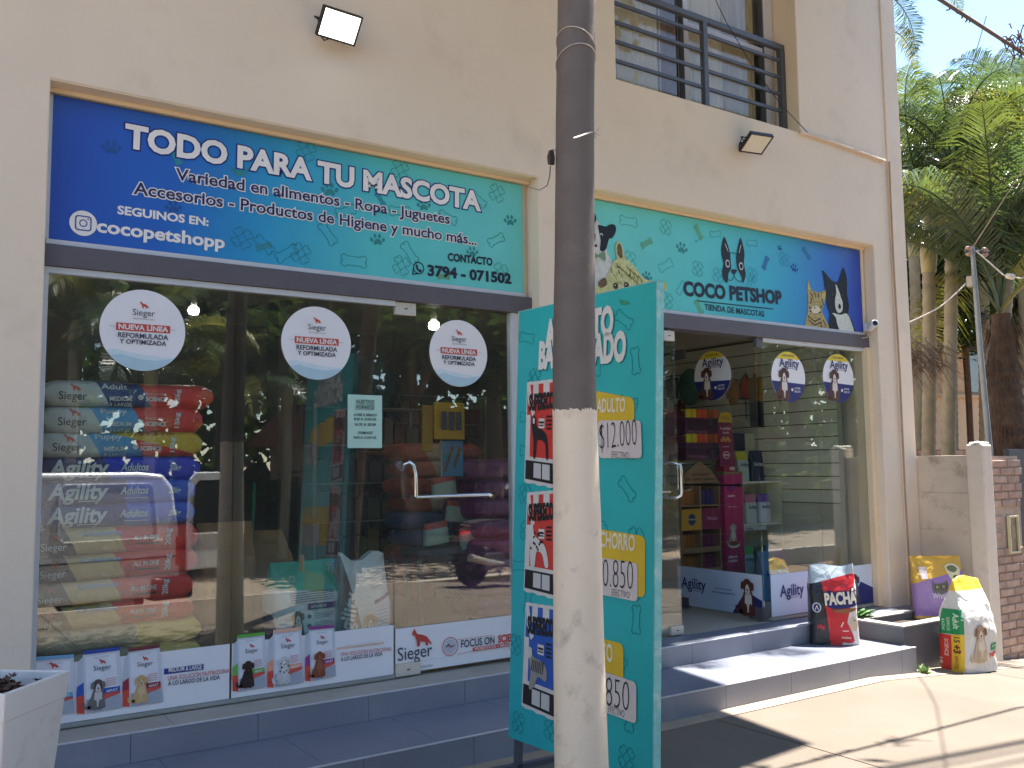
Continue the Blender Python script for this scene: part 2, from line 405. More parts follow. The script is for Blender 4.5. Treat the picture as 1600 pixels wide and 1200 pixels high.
verge = MB().box(-60, 90, -17, -13.5, -.6, -.24).build('opposite_verge', M('grassy_verge', (104, 100, 58), .95, .3, 2, bump=6, bscale=8)); struct(verge)
yard = MB().box(9.5, 90, -6.0, 40, -.62, -.30).build('side_yard', M('yard_earth', (120, 96, 74), .95, .2, 2, bump=4, bscale=8)); struct(yard)
yard2 = MB().box(7.5, 9.5, -.55, 40, -.62, -.30).build('side_yard', yard.data.materials[0]); struct(yard2)
def gz_check(): pass

# ------------------------------------------------------------------ the shop building
shop = empty('shop_building', 'beige two-storey shop building with two recessed glass shop fronts', 'building', (3, 0, 0))
shop.location = (0, 0, 0)
L1, R1, L2, R2, ZT, ZF = .585, 3.40, 3.80, 6.905, 3.29, .24
WX0, WX1, WZ0, WZ1 = 4.075, 6.0, 4.095, 6.2
XE = 7.35
def cell_wall(xs, zs, holes, y0, y1, mat, name):
    b = MB(); H = lambda x, z: any(h[0] < x < h[1] and h[2] < z < h[3] for h in holes)
    nx, nz = len(xs)-1, len(zs)-1
    solid = [[not H((xs[i]+xs[i+1])/2, (zs[j]+zs[j+1])/2) for j in range(nz)] for i in range(nx)]
    S_ = lambda i, j: 0 <= i < nx and 0 <= j < nz and solid[i][j]
    for i in range(nx):
        for j in range(nz):
            if not solid[i][j]: continue
            a, c, d, e = xs[i], xs[i+1], zs[j], zs[j+1]
            b.add([(a, y0, d), (c, y0, d), (c, y0, e), (a, y0, e)], [(0, 1, 2, 3)])
            b.add([(a, y1, d), (c, y1, d), (c, y1, e), (a, y1, e)], [(3, 2, 1, 0)])
            if not S_(i-1, j): b.add([(a, y0, d), (a, y0, e), (a, y1, e), (a, y1, d)], [(0, 1, 2, 3)])
            if not S_(i+1, j): b.add([(c, y0, d), (c, y0, e), (c, y1, e), (c, y1, d)], [(3, 2, 1, 0)])
            if not S_(i, j-1): b.add([(a, y0, d), (c, y0, d), (c, y1, d), (a, y1, d)], [(3, 2, 1, 0)])
            if not S_(i, j+1): b.add([(a, y0, e), (c, y0, e), (c, y1, e), (a, y1, e)], [(0, 1, 2, 3)])
    me = bpy.data.meshes.new(name); bm = bmesh.new(); vs = [bm.verts.new(v) for v in b.v]
    for f in b.f: bm.faces.new([vs[i] for i in f])
    bmesh.ops.remove_doubles(bm, verts=bm.verts, dist=1e-5); bmesh.ops.recalc_face_normals(bm, faces=bm.faces); bm.to_mesh(me); bm.free()
    me.materials.append(mat); o = bpy.data.objects.new(name, me); COL.objects.link(o); o.parent = shop
    bv = o.modifiers.new('bevel', 'BEVEL'); bv.width = .008; bv.segments = 2; bv.limit_method = 'ANGLE'
    return o
cell_wall([-7, L1, R1, L2, WX0, WX1, R2, XE], [-.35, ZF, ZT, WZ0, WZ1, 7.4],
          [(L1, R1, ZF, ZT), (L2, R2, ZF, ZT), (WX0, WX1, WZ0, WZ1)], -.12, .22, WALL, 'facade_wall')
MB().box(XE-.15, XE, .22, 7, -.5, 7.4).build('side_wall', WALL, shop)
MB().box(-7, -6.85, .22, 7, -.5, 7.4).build('side_wall', WALL, shop)
MB().box(-6.85, XE-.15, 6.8, 7, -.5, 7.4).build('back_wall', WALL, shop)
MB().box(-7, XE, -.12, 7, 7.4, 7.55).build('roof', M('roof_concrete', (150, 140, 130), .9), shop)
MB().box(7.145, XE-.004, -.135, -.12, -.30, 7.2).build('corner_pilaster', WALL, shop, bevel=.004)
# unseen slab added overhead, shaped to cast shade on the left of the front
sA = Vector((6.74, -1.51)); 
MB().prism([(-7, -.12), (-7, -2.9), (sA.x, sA.y), (6.965, -.12)], 6.62, 'z', 6.5).build('shade_slab', WALL, shop)
# interior shell
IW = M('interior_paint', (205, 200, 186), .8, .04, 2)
IWD = M('interior_paint_shaded', (112, 106, 98), .8, .04, 2)  # same wall paint darkened, shade of the deep interior in the colour
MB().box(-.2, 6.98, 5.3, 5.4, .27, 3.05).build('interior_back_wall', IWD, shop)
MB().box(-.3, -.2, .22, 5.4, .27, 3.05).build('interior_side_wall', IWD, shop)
MB().box(-.3, 7.1, .22, 5.4, 3.05, 3.15).build('interior_ceiling', IW, shop)
MB().box(6.985, 7.1, .222, 5.4, .27, 3.05).build('interior_side_wall', IW, shop)
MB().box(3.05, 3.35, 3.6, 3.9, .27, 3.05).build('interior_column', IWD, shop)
sf = MB().box(-.3, 7.1, .005, 5.4, .12, .266).build('shop_floor', M('shop_floor_tile', (176, 168, 152), .35, .06, 1.5)); struct(sf)
# lintel band and trims
for a, c in ((L1, R1), (L2, R2)):
    MB().box(a+.001, c-.001, -.035, .10, 2.418, 2.522).build('lintel_band', BEAM, shop, bevel=.003)
    MB().box(a+.001, c-.001, .02, .10, 2.523, 3.285).build('sign_backing', WALLR, shop)
    MB().box(a+.003, c-.003, -.03, .019, 3.262, 3.283).build('sign_trim', WALLR, shop)
    MB().box(a+.001, c-.001, -.117, -.001, 3.2845, 3.289).build('soffit_bounce_strip', WALLR, shop)  # thin strip added so the soffit carries the pavement bounce in its colour
MB().box(L1+.002, 2.438, -.02, .03, 2.386, 2.417).build('glazing_channel', ALU, shop, bevel=.002)
MB().box(5.59, R2-.06, -.02, .03, 2.386, 2.417).build('glazing_channel', ALU, shop, bevel=.002)
MB().box(L1+.002, L1+.030, -.03, .03, .272, 2.385).build('jamb_profile', ALU, shop, bevel=.002)
MB().box(3.252, 3.30, -.02, .04, .272, 2.417).build('jamb_profile', ALU, shop, bevel=.002)
MB().box(3.301, R1-.001, -.03, .10, .272, 2.417).build('jamb_plaster', WALLR, shop)
MB().box(6.845, R2-.001, -.05, .10, .272, 2.417).build('jamb_plaster', WALLR, shop)
MB().box(L1+.032, 2.438, -.012, .02, .272, .292).build('glazing_channel', M('channel_grey', (150, 150, 145), .5), shop)
MB().box(5.59, 6.843, -.012, .02, .272, .292).build('glazing_channel', bpy.data.materials['channel_grey'], shop)
def pane(x0, x1, z0, z1, name='glass_pane', parent=shop):
    return MB().box(x0, x1, 0, .008, z0, z1).build(name, GLASS, parent)
pane(.616, 1.508, .293, 2.385); pane(1.513, 2.434, .293, 2.385)
pane(5.592, 6.228, .293, 2.385); pane(6.233, 6.843, .293, 2.385)
FITM = M('satin_steel', (214, 208, 196), .38, .04, 20, metal=.35)
def patch(x0, x1, z0, z1, par, y=-.014, y2=.022):
    o = MB().box(x0, x1, y, y2, z0, z1).build('patch_fitting', FITM, par, bevel=.002)
    k = MB().box((x0+x1)/2-.010, (x0+x1)/2+.010, y-.0015, y, (z0+z1)/2-.003, (z0+z1)/2+.003).build('key_slot', BLACK, par)
def glass_door(x0, x1, label):
    d = MB().box(x0, x1, 0, .010, .285, 2.412).build('glass_door', GLASS, shop); d['label'] = label; return d
dL = glass_door(2.440, 3.248, 'closed left shop glass door with bent chrome handle')
patch(2.442, 2.575, 2.34, 2.414, dL); patch(2.442, 2.60, .276, .345, dL)
h = MB(); pts = [at(628, 734, Y=-.005), at(632, 726, Y=-.04), at(640, 722, Y=-.06), at(646, 727, Y=-.07), at(649, 740, Y=-.07), at(650, 776, Y=-.07)]
h.tube(pts, .0105, 12); h.tube([at(642, 777, Y=-.01), at(650, 777, Y=-.07)], .0125, 12)
h.tube([at(650, 777, Y=-.07), at(764, 773, Y=-.05)], .0095, 12); h.lathe([(.022, -.012), (.022, .0)], at(769, 774, Y=-.02), 20, 'y')
h.tube([at(764, 773, Y=-.05), at(769, 774, Y=-.01)], .010, 10)
h.build('handle', CHROME, dL, smooth=True)
dC = glass_door(3.80, 4.672, 'closed leaf of the right shop entrance')
patch(4.56, 4.66, 2.33, 2.40, dC); patch(4.555, 4.672, .276, .335, dC)
def dhandle(par, x, z0, z1, ydir, span=.07):
    t = MB(); t.tube([(x-.0, 0, z1), (x, ydir*.055, z1), (x+.02, ydir*.075, z1-.015), (x+.025, ydir*.078, z1-.05), (x+.025, ydir*.078, z0+.05), (x+.02, ydir*.075, z0+.015), (x, ydir*.055, z0), (x, 0, z0)], .0105, 10)
    return t.build('handle', CHROME, par, smooth=True)
dhandle(dC, 4.60, 1.22, 1.46, -1)
MB().box(3.9, 4.58, -.02, -.008, 1.255, 1.268).build('push_bar', STEEL, dC)
# open leaf: hinged at X=5.58, swung inwards
dO = MB().box(5.535, 5.545, .02, .93, .285, 2.412).build('glass_door', GLASS, shop); dO['label'] = 'glass door leaf standing open into the right shop'
t = MB(); t.tube([(5.535, .84, 1.46), (5.48, .84, 1.46), (5.462, .825, 1.44), (5.460, .82, 1.40), (5.460, .82, 1.29), (5.462, .825, 1.25), (5.48, .84, 1.235), (5.535, .84, 1.235)], .0105, 10)
t.build('handle', CHROME, dO, smooth=True)
t = MB(); t.tube([(5.50, .84, 1.285), (5.50, .20, 1.285)], .007, 8); t.tube([(5.50, .20, 1.285), (5.535, .20, 1.285)], .014, 10)
t.build('push_bar', M('dark_bar', (45, 46, 50), .3, metal=.5), dO, smooth=True)
MB().box(5.525, 5.555, .78, .93, 2.33, 2.414).build('patch_fitting', BEAM, dO); MB().box(5.525, 5.555, .02, .16, .276, .37).build('patch_fitting', BEAM, dO)
MB().box(5.525, 5.555, .80, .93, .276, .36).build('patch_fitting', BEAM, dO)
MB().box(5.52, 5.588, -.012, .02, 2.34, 2.417).build('hinge_block', BEAM, shop)

# steps --------------------------------------------------------------
steps = MB().box(-6.5, 6.15, -.812, .0, -.3, .127).box(-6.5, 6.85, -.252, .004, .127, .258).build('steps', GROUT); struct(steps)
def tiles(x0, w_, n, f, name, mat, g=.0025):
    for i in range(n):
        a = x0+i*w_+g; c = x0+(i+1)*w_-g
        f(max(a, -6.5), min(c, f_end)).build(name, mat, steps)
TX = .982-.587*12
for (f_end, f, name, mat, x0) in (
    (6.148, lambda a, c: MB().box(a, c, -.8205, -.812, -.06, .1325), 'riser_tile', TILER, .982-.587*12+.3),
    (6.148, lambda a, c: MB().box(a, c, -.808, -.262, .127, .135), 'tread_tile', TILE, .982-.587*12+.12),
    (6.10, lambda a, c: MB().box(a, c, -.2605, -.252, .136, .2625), 'riser_tile', TILER, TX)):
    x = x0
    while x < f_end-.02:
        a = max(x+.0015, -6.5); c = min(x+.587-.0015, f_end)
        if c > -6.45: f(a, c).build(name, mat, steps)
        x += .587
x = TX+.2
while x < 6.84:
    a = max(x+.0015, -6.5); c = min(x+.587-.0015, 6.848); e = x < 3.6
    if c > -6.4: MB().box(a, c, -.2485, -.016, .258, .2665).build('ledge_tile', LEDGE if e else TILE, steps)
    x += .587
MB().box(-6.5, 6.15, -.8225, -.809, .1335, .1395).box(-6.5, 6.10, -.2625, -.2495, .2635, .2695).build('nosing_strip', TRIM, steps, bevel=.001)
MB().box(6.1485, 6.155, -.80, -.27, -.1, .134).build('end_tile', TILER, steps)

# planter block at the right end
blk = empty('planter_block', 'low grey tiled planter block at the right end of the steps', 'planter', (6.6, -.5, 0))
blk.location = (0, 0, 0)
def ring(b, x0, x1, y0, y1, w_, z0, z1):
    b.box(x0, x1, y0, y0+w_, z0, z1); b.box(x0, x1, y1-w_, y1, z0, z1); b.box(x0, x0+w_, y0+w_, y1-w_, z0, z1); b.box(x1-w_, x1, y0+w_, y1-w_, z0, z1)
    return b
ring(MB(), 6.160, 7.26, -.72, -.265, .085, -.2, .255).build('tiled_side', M('dark_grey_tile', (86, 88, 94), .5, .08, 4, stain=((120, 112, 104), .4, 4)), blk)
ring(MB(), 6.154, 7.266, -.726, -.262, .095, .2555, .268).build('coping', M('weathered_coping', (142, 138, 134), .7, .1, 6, stain=((90, 86, 82), .5, 7)), blk, bevel=.003)
MB().box(6.247, 7.173, -.633, -.352, .0, .21).build('soil', SOIL, blk)
MB().box(6.855, 7.26, -.26, -.122, -.2, .262).build('tiled_side', TILE, blk)

# ------------------------------------------------------------------ fascia signs
def gradmat(name, stops, ax=(1, 0, 0), rough=.35):
    mt, t, b = newmat(name); L = t.links
    tc = t.nodes.new('ShaderNodeTexCoord'); dp = t.nodes.new('ShaderNodeVectorMath'); dp.operation = 'DOT_PRODUCT'; dp.inputs[1].default_value = ax
    L.new(tc.outputs['Object'], dp.inputs[0]); cr = t.nodes.new('ShaderNodeValToRGB'); L.new(dp.outputs['Value'], cr.inputs[0])
    e = cr.color_ramp.elements; e[0].position = stops[0][0]; e[0].color = (*lin(stops[0][1]), 1); e[1].position = stops[-1][0]; e[1].color = (*lin(stops[-1][1]), 1)
    for p_, c_ in stops[1:-1]: q = e.new(p_); q.color = (*lin(c_), 1)
    n = t.nodes.new('ShaderNodeTexNoise'); n.inputs['Scale'].default_value = 5; L.new(tc.outputs['Object'], n.inputs['Vector'])
    mr = t.nodes.new('ShaderNodeMapRange'); mr.inputs[3].default_value = .93; mr.inputs[4].default_value = 1.07; L.new(n.outputs[0], mr.inputs[0])
    s_ = t.nodes.new('ShaderNodeVectorMath'); s_.operation = 'SCALE'; L.new(cr.outputs[0], s_.inputs[0]); L.new(mr.outputs[0], s_.inputs['Scale'])
    L.new(s_.outputs[0], b.inputs['Base Color']); b.inputs['Roughness'].default_value = rough
    wv = t.nodes.new('ShaderNodeTexNoise'); wv.inputs['Scale'].default_value = 3; L.new(tc.outputs['Object'], wv.inputs['Vector'])
    bp = t.nodes.new('ShaderNodeBump'); bp.inputs['Distance'].default_value = .012; bp.inputs['Strength'].default_value = .25; L.new(wv.outputs[0], bp.inputs['Height']); L.new(bp.outputs[0], b.inputs['Normal'])
    return mt
NAVY = P((45, 42, 92)); INK = P((34, 38, 58)); TEALD = P((38, 128, 132)); TEALM = P((52, 138, 140)); LIME = P((96, 160, 120))
WH = P((228, 224, 222))
GREENK = P((66, 128, 118))

s1 = empty('fascia_sign', 'left blue and turquoise sign reading TODO PARA TU MASCOTA', 'shop sign', mw=frame((.612, 0, 2.549), (1, 0, 0), (0, 0, 1)))
MB().box(0, 2.738, 0, .705, 0, .012).build('panel', gradmat('sign_print_left', [(0, (40, 80, 176)), (.18, (38, 102, 192)), (.38, (50, 158, 202)), (.60, (88, 196, 200)), (1, (112, 208, 200))], (.36, -.08, 0)), s1)
MB().box(-.012, 2.745, -.024, -.001, 0, .02).build('frame_strip', ALU, s1); MB().box(-.022, -.001, 0, .705, 0, .018).build('frame_strip', ALU, s1)
S = Surf(s1, base=.0125)
TD = P((236, 232, 228))
def outlined(S, body, a, b, cap, fill, edge, bold, ebold, sh=0):
    S.text(body, edge, a, b, cap, layer=2, bold=ebold, shear=sh, name='lettering_outline'); S.text(body, fill, a, b, cap, layer=3, bold=bold, shear=sh)
outlined(S, 'TODO PARA TU MASCOTA', (197, 229), (749, 329), .112, TD, P((32, 44, 118)), .042, .085)
outlined(S, 'Variedad en alimentos - Ropa - Juguetes', (275, 281), (702, 350), .061, NAVY, TD, .016, .075)
outlined(S, 'Accesorios - Productos de Higiene y mucho más...', (209, 303), (744, 383), .061, NAVY, TD, .016, .075)
S.text('SEGUINOS EN:', TD, (184, 334), (325, 353), .040, bold=.035)
S.text('cocopetshopp', TD, (152, 362), (350, 388), .062, bold=.03)
S.text('CONTACTO', INK, (700, 407), (769, 415), .045, bold=.04)
S.text('3794 - 071502', INK, (669, 430), (798, 443), .060, bold=.045)
c = S.L((130, 349)); S.ell('round_icon', TD, c, .062, None, 2)
def rrect(cx, cy, h_, r):
    pts = []
    for sx, sy, a in ((1, -1, -90), (1, 1, 0), (-1, 1, 90), (-1, -1, 180)):
        for k in range(5): q = math.radians(a+k*22.5); pts.append((cx+sx*(h_-r)+r*math.cos(q), cy+sy*(h_-r)+r*math.sin(q)))
    return pts
BLU = P((40, 90, 160))
S.line('round_icon_lines', BLU, rrect(*c, .034, .012), .006, 3, closed=True)
S.line('round_icon_lines', BLU, [(c[0]+.016*math.cos(q/16*6.283), c[1]+.016*math.sin(q/16*6.283)) for q in range(16)], .005, 3, closed=True)
S.ell('round_icon_lines', BLU, (c[0]+.021, c[1]+.022), .004, None, 3, n=8)
c = S.L((654, 419)); S.line('phone_icon', INK, [(c[0]+.034*math.cos(q/20*6.283), c[1]+.034*math.sin(q/20*6.283)) for q in range(20)], .006, 2, closed=True)
S.line('phone_icon', INK, [(c[0]-.034, c[1]-.008), (c[0]-.04, c[1]-.042), (c[0]-.008, c[1]-.034)], .007, 2)
S.poly('phone_icon', INK, blob([(c[0]-.018, c[1]+.02), (c[0]-.006, c[1]+.014), (c[0]-.006, c[1]+.002), (c[0]+.004, c[1]-.008), (c[0]+.014, c[1]-.006), (c[0]+.02, c[1]-.018), (c[0]+.006, c[1]-.024), (c[0]-.016, c[1]-.006)], 3), 2, px=False)
for (x, y, l, r) in ((553, 408, .16, .0), (448, 396, .14, .6), (748, 312, .12, -.6), (640, 395, .14, -.9), (775, 375, .13, .5), (512, 365, .14, -.9), (625, 330, .14, .1), (413, 382, .12, -.7), (700, 340, .13, -.3), (540, 330, .13, .4)):
    bone(S, TEALD, S.L((x, y)), l, r, .0035)
for (x, y) in ((627, 415), (470, 396), (776, 302), (478, 236), (782, 425), (625, 265), (378, 372)):
    for r in (.6, 2.1): bone(S, TEALD, S.L((x, y)), .12, r, .003)
for (x, y, r) in ((590, 376, .05), (797, 346, .05), (738, 395, .045), (515, 298, .055), (662, 322, .05), (271, 325, .045), (174, 232, .05), (375, 268, .05), (575, 290, .03)):
    paw(S, TEALM if x > 330 else P((34, 84, 150)), S.L((x, y)), r, .1)
for (x, y) in ((412, 385), (274, 245), (594, 311), (693, 432)):
    q = S.L((x, y)); S.poly('faded_bone_print', LIME if x > 600 else P((52, 140, 160)), bone_pts(q, .09, -.6+x*.01), 1, px=False)
S.finish()

s2 = empty('fascia_sign', 'right turquoise to blue sign with dog head logo and COCO PETSHOP lettering', 'shop sign', mw=frame((3.825, 0, 2.549), (1, 0, 0), (0, 0, 1)))
W2 = 3.035
MB().box(0, W2, 0, .705, 0, .012).build('panel', gradmat('sign_print_right', [(0, (114, 212, 202)), (.34, (92, 202, 202)), (.6, (58, 174, 202)), (.82, (38, 110, 194)), (1, (50, 62, 168))], (.325, -.04, 0)), s2)
MB().box(-.012, W2+.012, -.024, -.001, 0, .02).build('frame_strip', ALU, s2); MB().box(W2+.001, W2+.03, 0, .715, 0, .022).build('frame_strip', WALLR, s2)
S = Surf(s2, base=.0125)
S.text('COCO PETSHOP', INK, (1069, 461), (1221, 475), .098, bold=.048)
S.line('lettering', INK, [(1089, 470), (1208, 483)], .008, 2, px=True)
S.text('TIENDA DE MASCOTAS', INK, (1101, 484), (1194, 495), .043, bold=.02)
def PP(S, name, mat, pts, layer, n=4): S.poly(name, mat, blob([S.L(p) for p in pts], n), layer, px=False)
# logo: dog head
K = P((30, 30, 44))
PP(S, 'dog_head_logo', K, [(1131, 370), (1127, 385), (1127, 398), (1130, 412), (1128, 425), (1130, 436), (1136, 442), (1138, 428), (1142, 418), (1141, 404), (1140, 394), (1136, 380)], 2)
PP(S, 'dog_head_logo', K, [(1157, 372), (1161, 385), (1163, 398), (1162, 412), (1165, 428), (1163, 438), (1160, 442), (1158, 432), (1152, 420), (1150, 406), (1151, 394), (1154, 380)], 2)
for x, y in ((1136.5, 412), (1157.5, 416)):
    c = S.L((x, y)); S.ell('dog_head_logo', WH, c, .024, .03, 3); S.ell('dog_head_logo', K, c, .017, .021, 4)
S.line('dog_head_logo', WH, [(1132, 381), (1137, 393)], .005, 4, px=True); S.line('dog_head_logo', WH, [(1157, 383), (1154, 395)], .005, 4, px=True)
PP(S, 'dog_head_logo', K, [(1143, 421), (1151, 422), (1149, 427), (1146, 429), (1143, 426)], 3)
S.line('dog_head_logo', K, [(1147, 429), (1146, 433), (1143, 438), (1139, 438), (1136, 434)], .005, 3, px=True)
S.line('dog_head_logo', K, [(1147, 429), (1148, 434), (1152, 439), (1157, 440), (1161, 436)], .005, 3, px=True)
S.line('dog_head_logo', K, [(1140, 396), (1145, 395), (1151, 397)], .005, 3, px=True)
# bones and paws
for (x, y, l, r) in ((982, 346, .16, 0), (1088, 377, .02, 0), (1040, 415, .15, .5), (1118, 366, .12, .2), (1175, 380, .12, .1), (1064, 450, .12, .9), (1172, 440, .11, 1.2)):
    bone(S, TEALD, S.L((x, y)), l, r, .003)
for (x, y) in ((1040, 355), (984, 405), (1090, 420), (1042, 470), (1122, 430), (1175, 430), (1225, 405)):
    for r in (.7, 2.2): bone(S, TEALD if x < 1100 else P((34, 120, 160)), S.L((x, y)), .12, r, .003)
for (x, y, r) in ((1065, 389, .06), (1011, 433, .05), (1241, 420, .05), (1218, 388, .03)): paw(S, TEALM if x < 1100 else P((30, 78, 150)), S.L((x, y)), r, -.2)
for (x, y) in ((1010, 380), (1091, 363), (1196, 411), (1260, 396), (1092, 480)):
    S.poly('faded_bone_print', P((96, 170, 140) if x < 1100 else (44, 112, 170)), bone_pts(S.L((x, y)), .12, 2.3+x*.02), 1, px=False)
# bulldog and kitten photo print at the left
DW = PF((206, 208, 200), 30, .12); DK = PF((34, 34, 40)); KT = PF((196, 198, 140), 45, .22); KS = PF((120, 116, 62), 60, .3); KD = PF((110, 92, 60))
PP(S, 'bulldog_picture', DW, [(905, 380), (917, 352), (932, 345), (942, 360), (948, 392), (955, 408), (958, 430), (950, 445), (925, 462), (903, 460)], 2)
PP(S, 'bulldog_picture', DK, [(935, 360), (934, 352), (938, 352), (946, 354), (952, 351), (959, 351), (962, 356), (961, 364), (956, 372), (951, 374), (947, 388), (942, 393), (937, 390), (938, 376)], 3)
PP(S, 'bulldog_picture', DK, [(921, 350), (919, 334), (924, 328), (930, 336), (931, 344), (926, 352)], 3)
PP(S, 'bulldog_picture', DK, [(915, 362), (924, 358), (930, 368), (928, 380), (920, 384)], 3)
S.ell('bulldog_picture', DW, (939, 367), .014, .012, 4, px=True, n=12); S.ell('bulldog_picture', DK, (939, 368), .008, None, 5, px=True, n=10)
S.ell('bulldog_picture', DK, (930, 384), .014, .01, 4, px=True, n=12)
PP(S, 'bow_tie_picture', P((120, 150, 116)), [(926, 393), (934, 398), (944, 393), (945, 408), (935, 402), (926, 405)], 4)
PP(S, 'kitten_picture', KT, [(953, 420), (957, 410), (963, 404), (961, 392), (962, 381), (968, 378), (973, 388), (976, 402), (982, 408), (992, 418), (1000, 430), (1012, 438), (1030, 440), (1039, 444), (1040, 452), (1030, 456), (1000, 458), (960, 470), (930, 474), (915, 466), (930, 450), (945, 436)], 4)
PP(S, 'kitten_picture', KD, [(964, 396), (964, 384), (968, 381), (971, 390), (972, 402), (968, 403)], 5)
for k in range(7): S.line('kitten_picture', KS, [(962+k*5, 412+k*4.2), (968+k*4.6, 420+k*4.2)], .007, 5, px=True)
for k in range(4): S.line('kitten_picture', KS, [(978+k*6, 416+k*5), (984+k*6, 424+k*5), (984+k*6, 430+k*5)], .008, 5, px=True)
PP(S, 'kitten_picture', KD, [(934, 442), (944, 434), (948, 444), (938, 450)], 5)
for x, y in ((961, 447), (978, 446)):
    S.ell('kitten_picture', P((96, 84, 50)), (x, y), .024, None, 5, px=True, n=14); S.ell('kitten_picture', DK, (x, y), .013, None, 6, px=True, n=12); S.ell('kitten_picture', WH, (x-1, y-1), .005, None, 7, px=True, n=8)
rk_ = random.Random(4)
for k in range(46):
    x = rk_.uniform(952, 1006); y = 424+(x-952)*.32+rk_.uniform(-14, 16)
    if y < 410+(x-960)*.75: continue
    S.line('kitten_picture', rk_.choice((KS, KD, P((222, 220, 180)))), [(x, y), (x+rk_.uniform(1, 3), y+rk_.uniform(2, 6))], rk_.uniform(.003, .006), 5, px=True)
PP(S, 'kitten_picture', P((220, 216, 196)), [(966, 452), (974, 448), (982, 452), (984, 462), (968, 466)], 5); PP(S, 'kitten_picture', P((190, 120, 110)), [(972, 456), (976, 455), (976, 459)], 7)
PP(S, 'kitten_picture', P((190, 188, 96)), [(1027, 440), (1036, 440), (1041, 446), (1038, 454), (1028, 452)], 5)
# tabby cat and border collie at the right
TB = PF((170, 154, 100), 60, .45); TS = PF((52, 42, 34)); TC = PF((196, 176, 96), 60, .2)
PP(S, 'tabby_cat_picture', TB, [(1262, 468), (1261, 450), (1263, 438), (1267, 452), (1276, 456), (1283, 456), (1290, 452), (1290, 462), (1287, 476), (1284, 486), (1288, 496), (1294, 508), (1296, 516), (1280, 515), (1259, 512), (1259, 498), (1262, 486)], 2)
PP(S, 'tabby_cat_picture', TC, [(1262, 452), (1263, 442), (1266, 452)], 3); PP(S, 'tabby_cat_picture', TC, [(1284, 462), (1290, 455), (1288, 468)], 3)
for a in (((1266, 458), (1270, 464)), ((1272, 457), (1274, 464)), ((1278, 458), (1278, 465)), ((1264, 480), (1270, 484)), ((1284, 478), (1278, 484)), ((1262, 494), (1272, 502), (1282, 498)), ((1263, 500), (1272, 508), (1283, 504)), ((1265, 486), (1273, 490), (1282, 488)), ((1286, 500), (1290, 510)), ((1282, 503), (1284, 513)), ((1268, 466), (1266, 474)), ((1284, 468), (1286, 476))):
    S.line('tabby_cat_picture', TS, a, .010, 3, px=True)
PP(S, 'tabby_cat_picture', P((214, 206, 178)), [(1268, 480), (1276, 478), (1281, 484), (1276, 490), (1268, 488)], 4)
for x, y in ((1269, 467), (1279, 472)): S.ell('tabby_cat_picture', P((206, 190, 90)), (x, y), .012, None, 5, px=True, n=12); S.ell('tabby_cat_picture', DK, (x, y), .007, None, 6, px=True, n=10)
S.ell('tabby_cat_picture', TS, (1272, 481), .008, None, 5, px=True, n=8)
BK = PF((28, 30, 38), 50, .5); BW = PF((206, 212, 200), 50, .15)
PP(S, 'border_collie_picture', BK, [(1286, 430), (1284, 423), (1288, 425), (1295, 434), (1302, 440), (1309, 440), (1313, 430), (1317, 418), (1321, 428), (1323, 442), (1323, 458), (1326, 478), (1325, 490), (1330, 500), (1334, 512), (1336, 522), (1316, 520), (1297, 518), (1295, 504), (1296, 490), (1292, 478), (1290, 462), (1288, 446)], 3)
PP(S, 'border_collie_picture', BW, [(1305, 444), (1309, 452), (1313, 464), (1316, 474), (1315, 486), (1309, 489), (1305, 482), (1304, 468), (1306, 458)], 4)
PP(S, 'border_collie_picture', BW, [(1300, 489), (1312, 492), (1322, 490), (1328, 500), (1333, 520), (1314, 518), (1308, 508), (1305, 496)], 4)
S.ell('border_collie_picture', BK, (1311, 479), .018, .022, 5, px=True, n=14)
for x, y in ((1300, 461), (1316, 461)): S.ell('border_collie_picture', P((80, 66, 50)), (x, y), .008, None, 5, px=True, n=10)
S.finish()

# ------------------------------------------------------------------ stickers and banners on the glass
RED = P((196, 72, 66)); GREYT = P((62, 66, 86)); PALEB = P((176, 206, 218)); PALEB2 = P((206, 222, 230)); AGB = P((40, 46, 110)); YEL = P((226, 200, 60))
def brand(S, c, wd, mat=None, dog=None, layer=3, cap=None):
    mat = mat or GREYT; dog = dog or RED
    S.text('Sieger', mat, (c[0]-wd/2, c[1]), (c[0]+wd/2, c[1]), wd*.30, layer=layer, px=False, bold=-.002)
    dogmark(S, dog, (c[0]+wd*.02, c[1]+wd*.36), wd*.42, layer)
def round_sticker(px, label):
    c = at(*px, Y=-.003)
    r = empty('round_sticker', label, 'sticker', mw=frame(c, (1, 0, 0), (0, 0, 1)), group='round white stickers on the left shop window')
    MB().lathe([(.203, -.0008), (.203, .0006)], (0, 0, 0), 64).build('sticker_disc', WHITE, r)
    S = Surf(r, base=.0008)
    S.raw('blue_wave', PALEB2, [(.203*math.cos(math.radians(a)), .203*math.sin(math.radians(a))) for a in range(213, 328, 5)]+[(.12, -.135), (.03, -.125), (-.06, -.115), (-.13, -.1)], [tuple(range(27))], 1)
    S.raw('blue_wave', PALEB, [(.200*math.cos(math.radians(a)), .200*math.sin(math.radians(a))) for a in range(222, 318, 5)]+[(.06, -.150), (-.02, -.145), (-.1, -.125)], [tuple(range(23))], 2)
    brand(S, (0, .072), .105)
    S.text('NEO EVOLUTION', GREYT, (-.05, .052), (.05, .052), .006, 3, False, .0)
    S.rect('red_bar', RED, -.128, -.008, .128, .030, 2)
    S.line('thin_line', GREYT, [(-.16, .011), (.16, .011)], .0012, 1)
    S.text('NUEVA LÍNEA', WH, (-.116, -.001), (.116, -.001), .024, 3, False, .035)
    S.text('REFORMULADA', GREYT, (-.118, -.042), (.118, -.042), .024, 3, False, .02)
    S.text('Y OPTIMIZADA', GREYT, (-.11, -.072), (.11, -.072), .022, 3, False, .02)
    S.finish(); return r
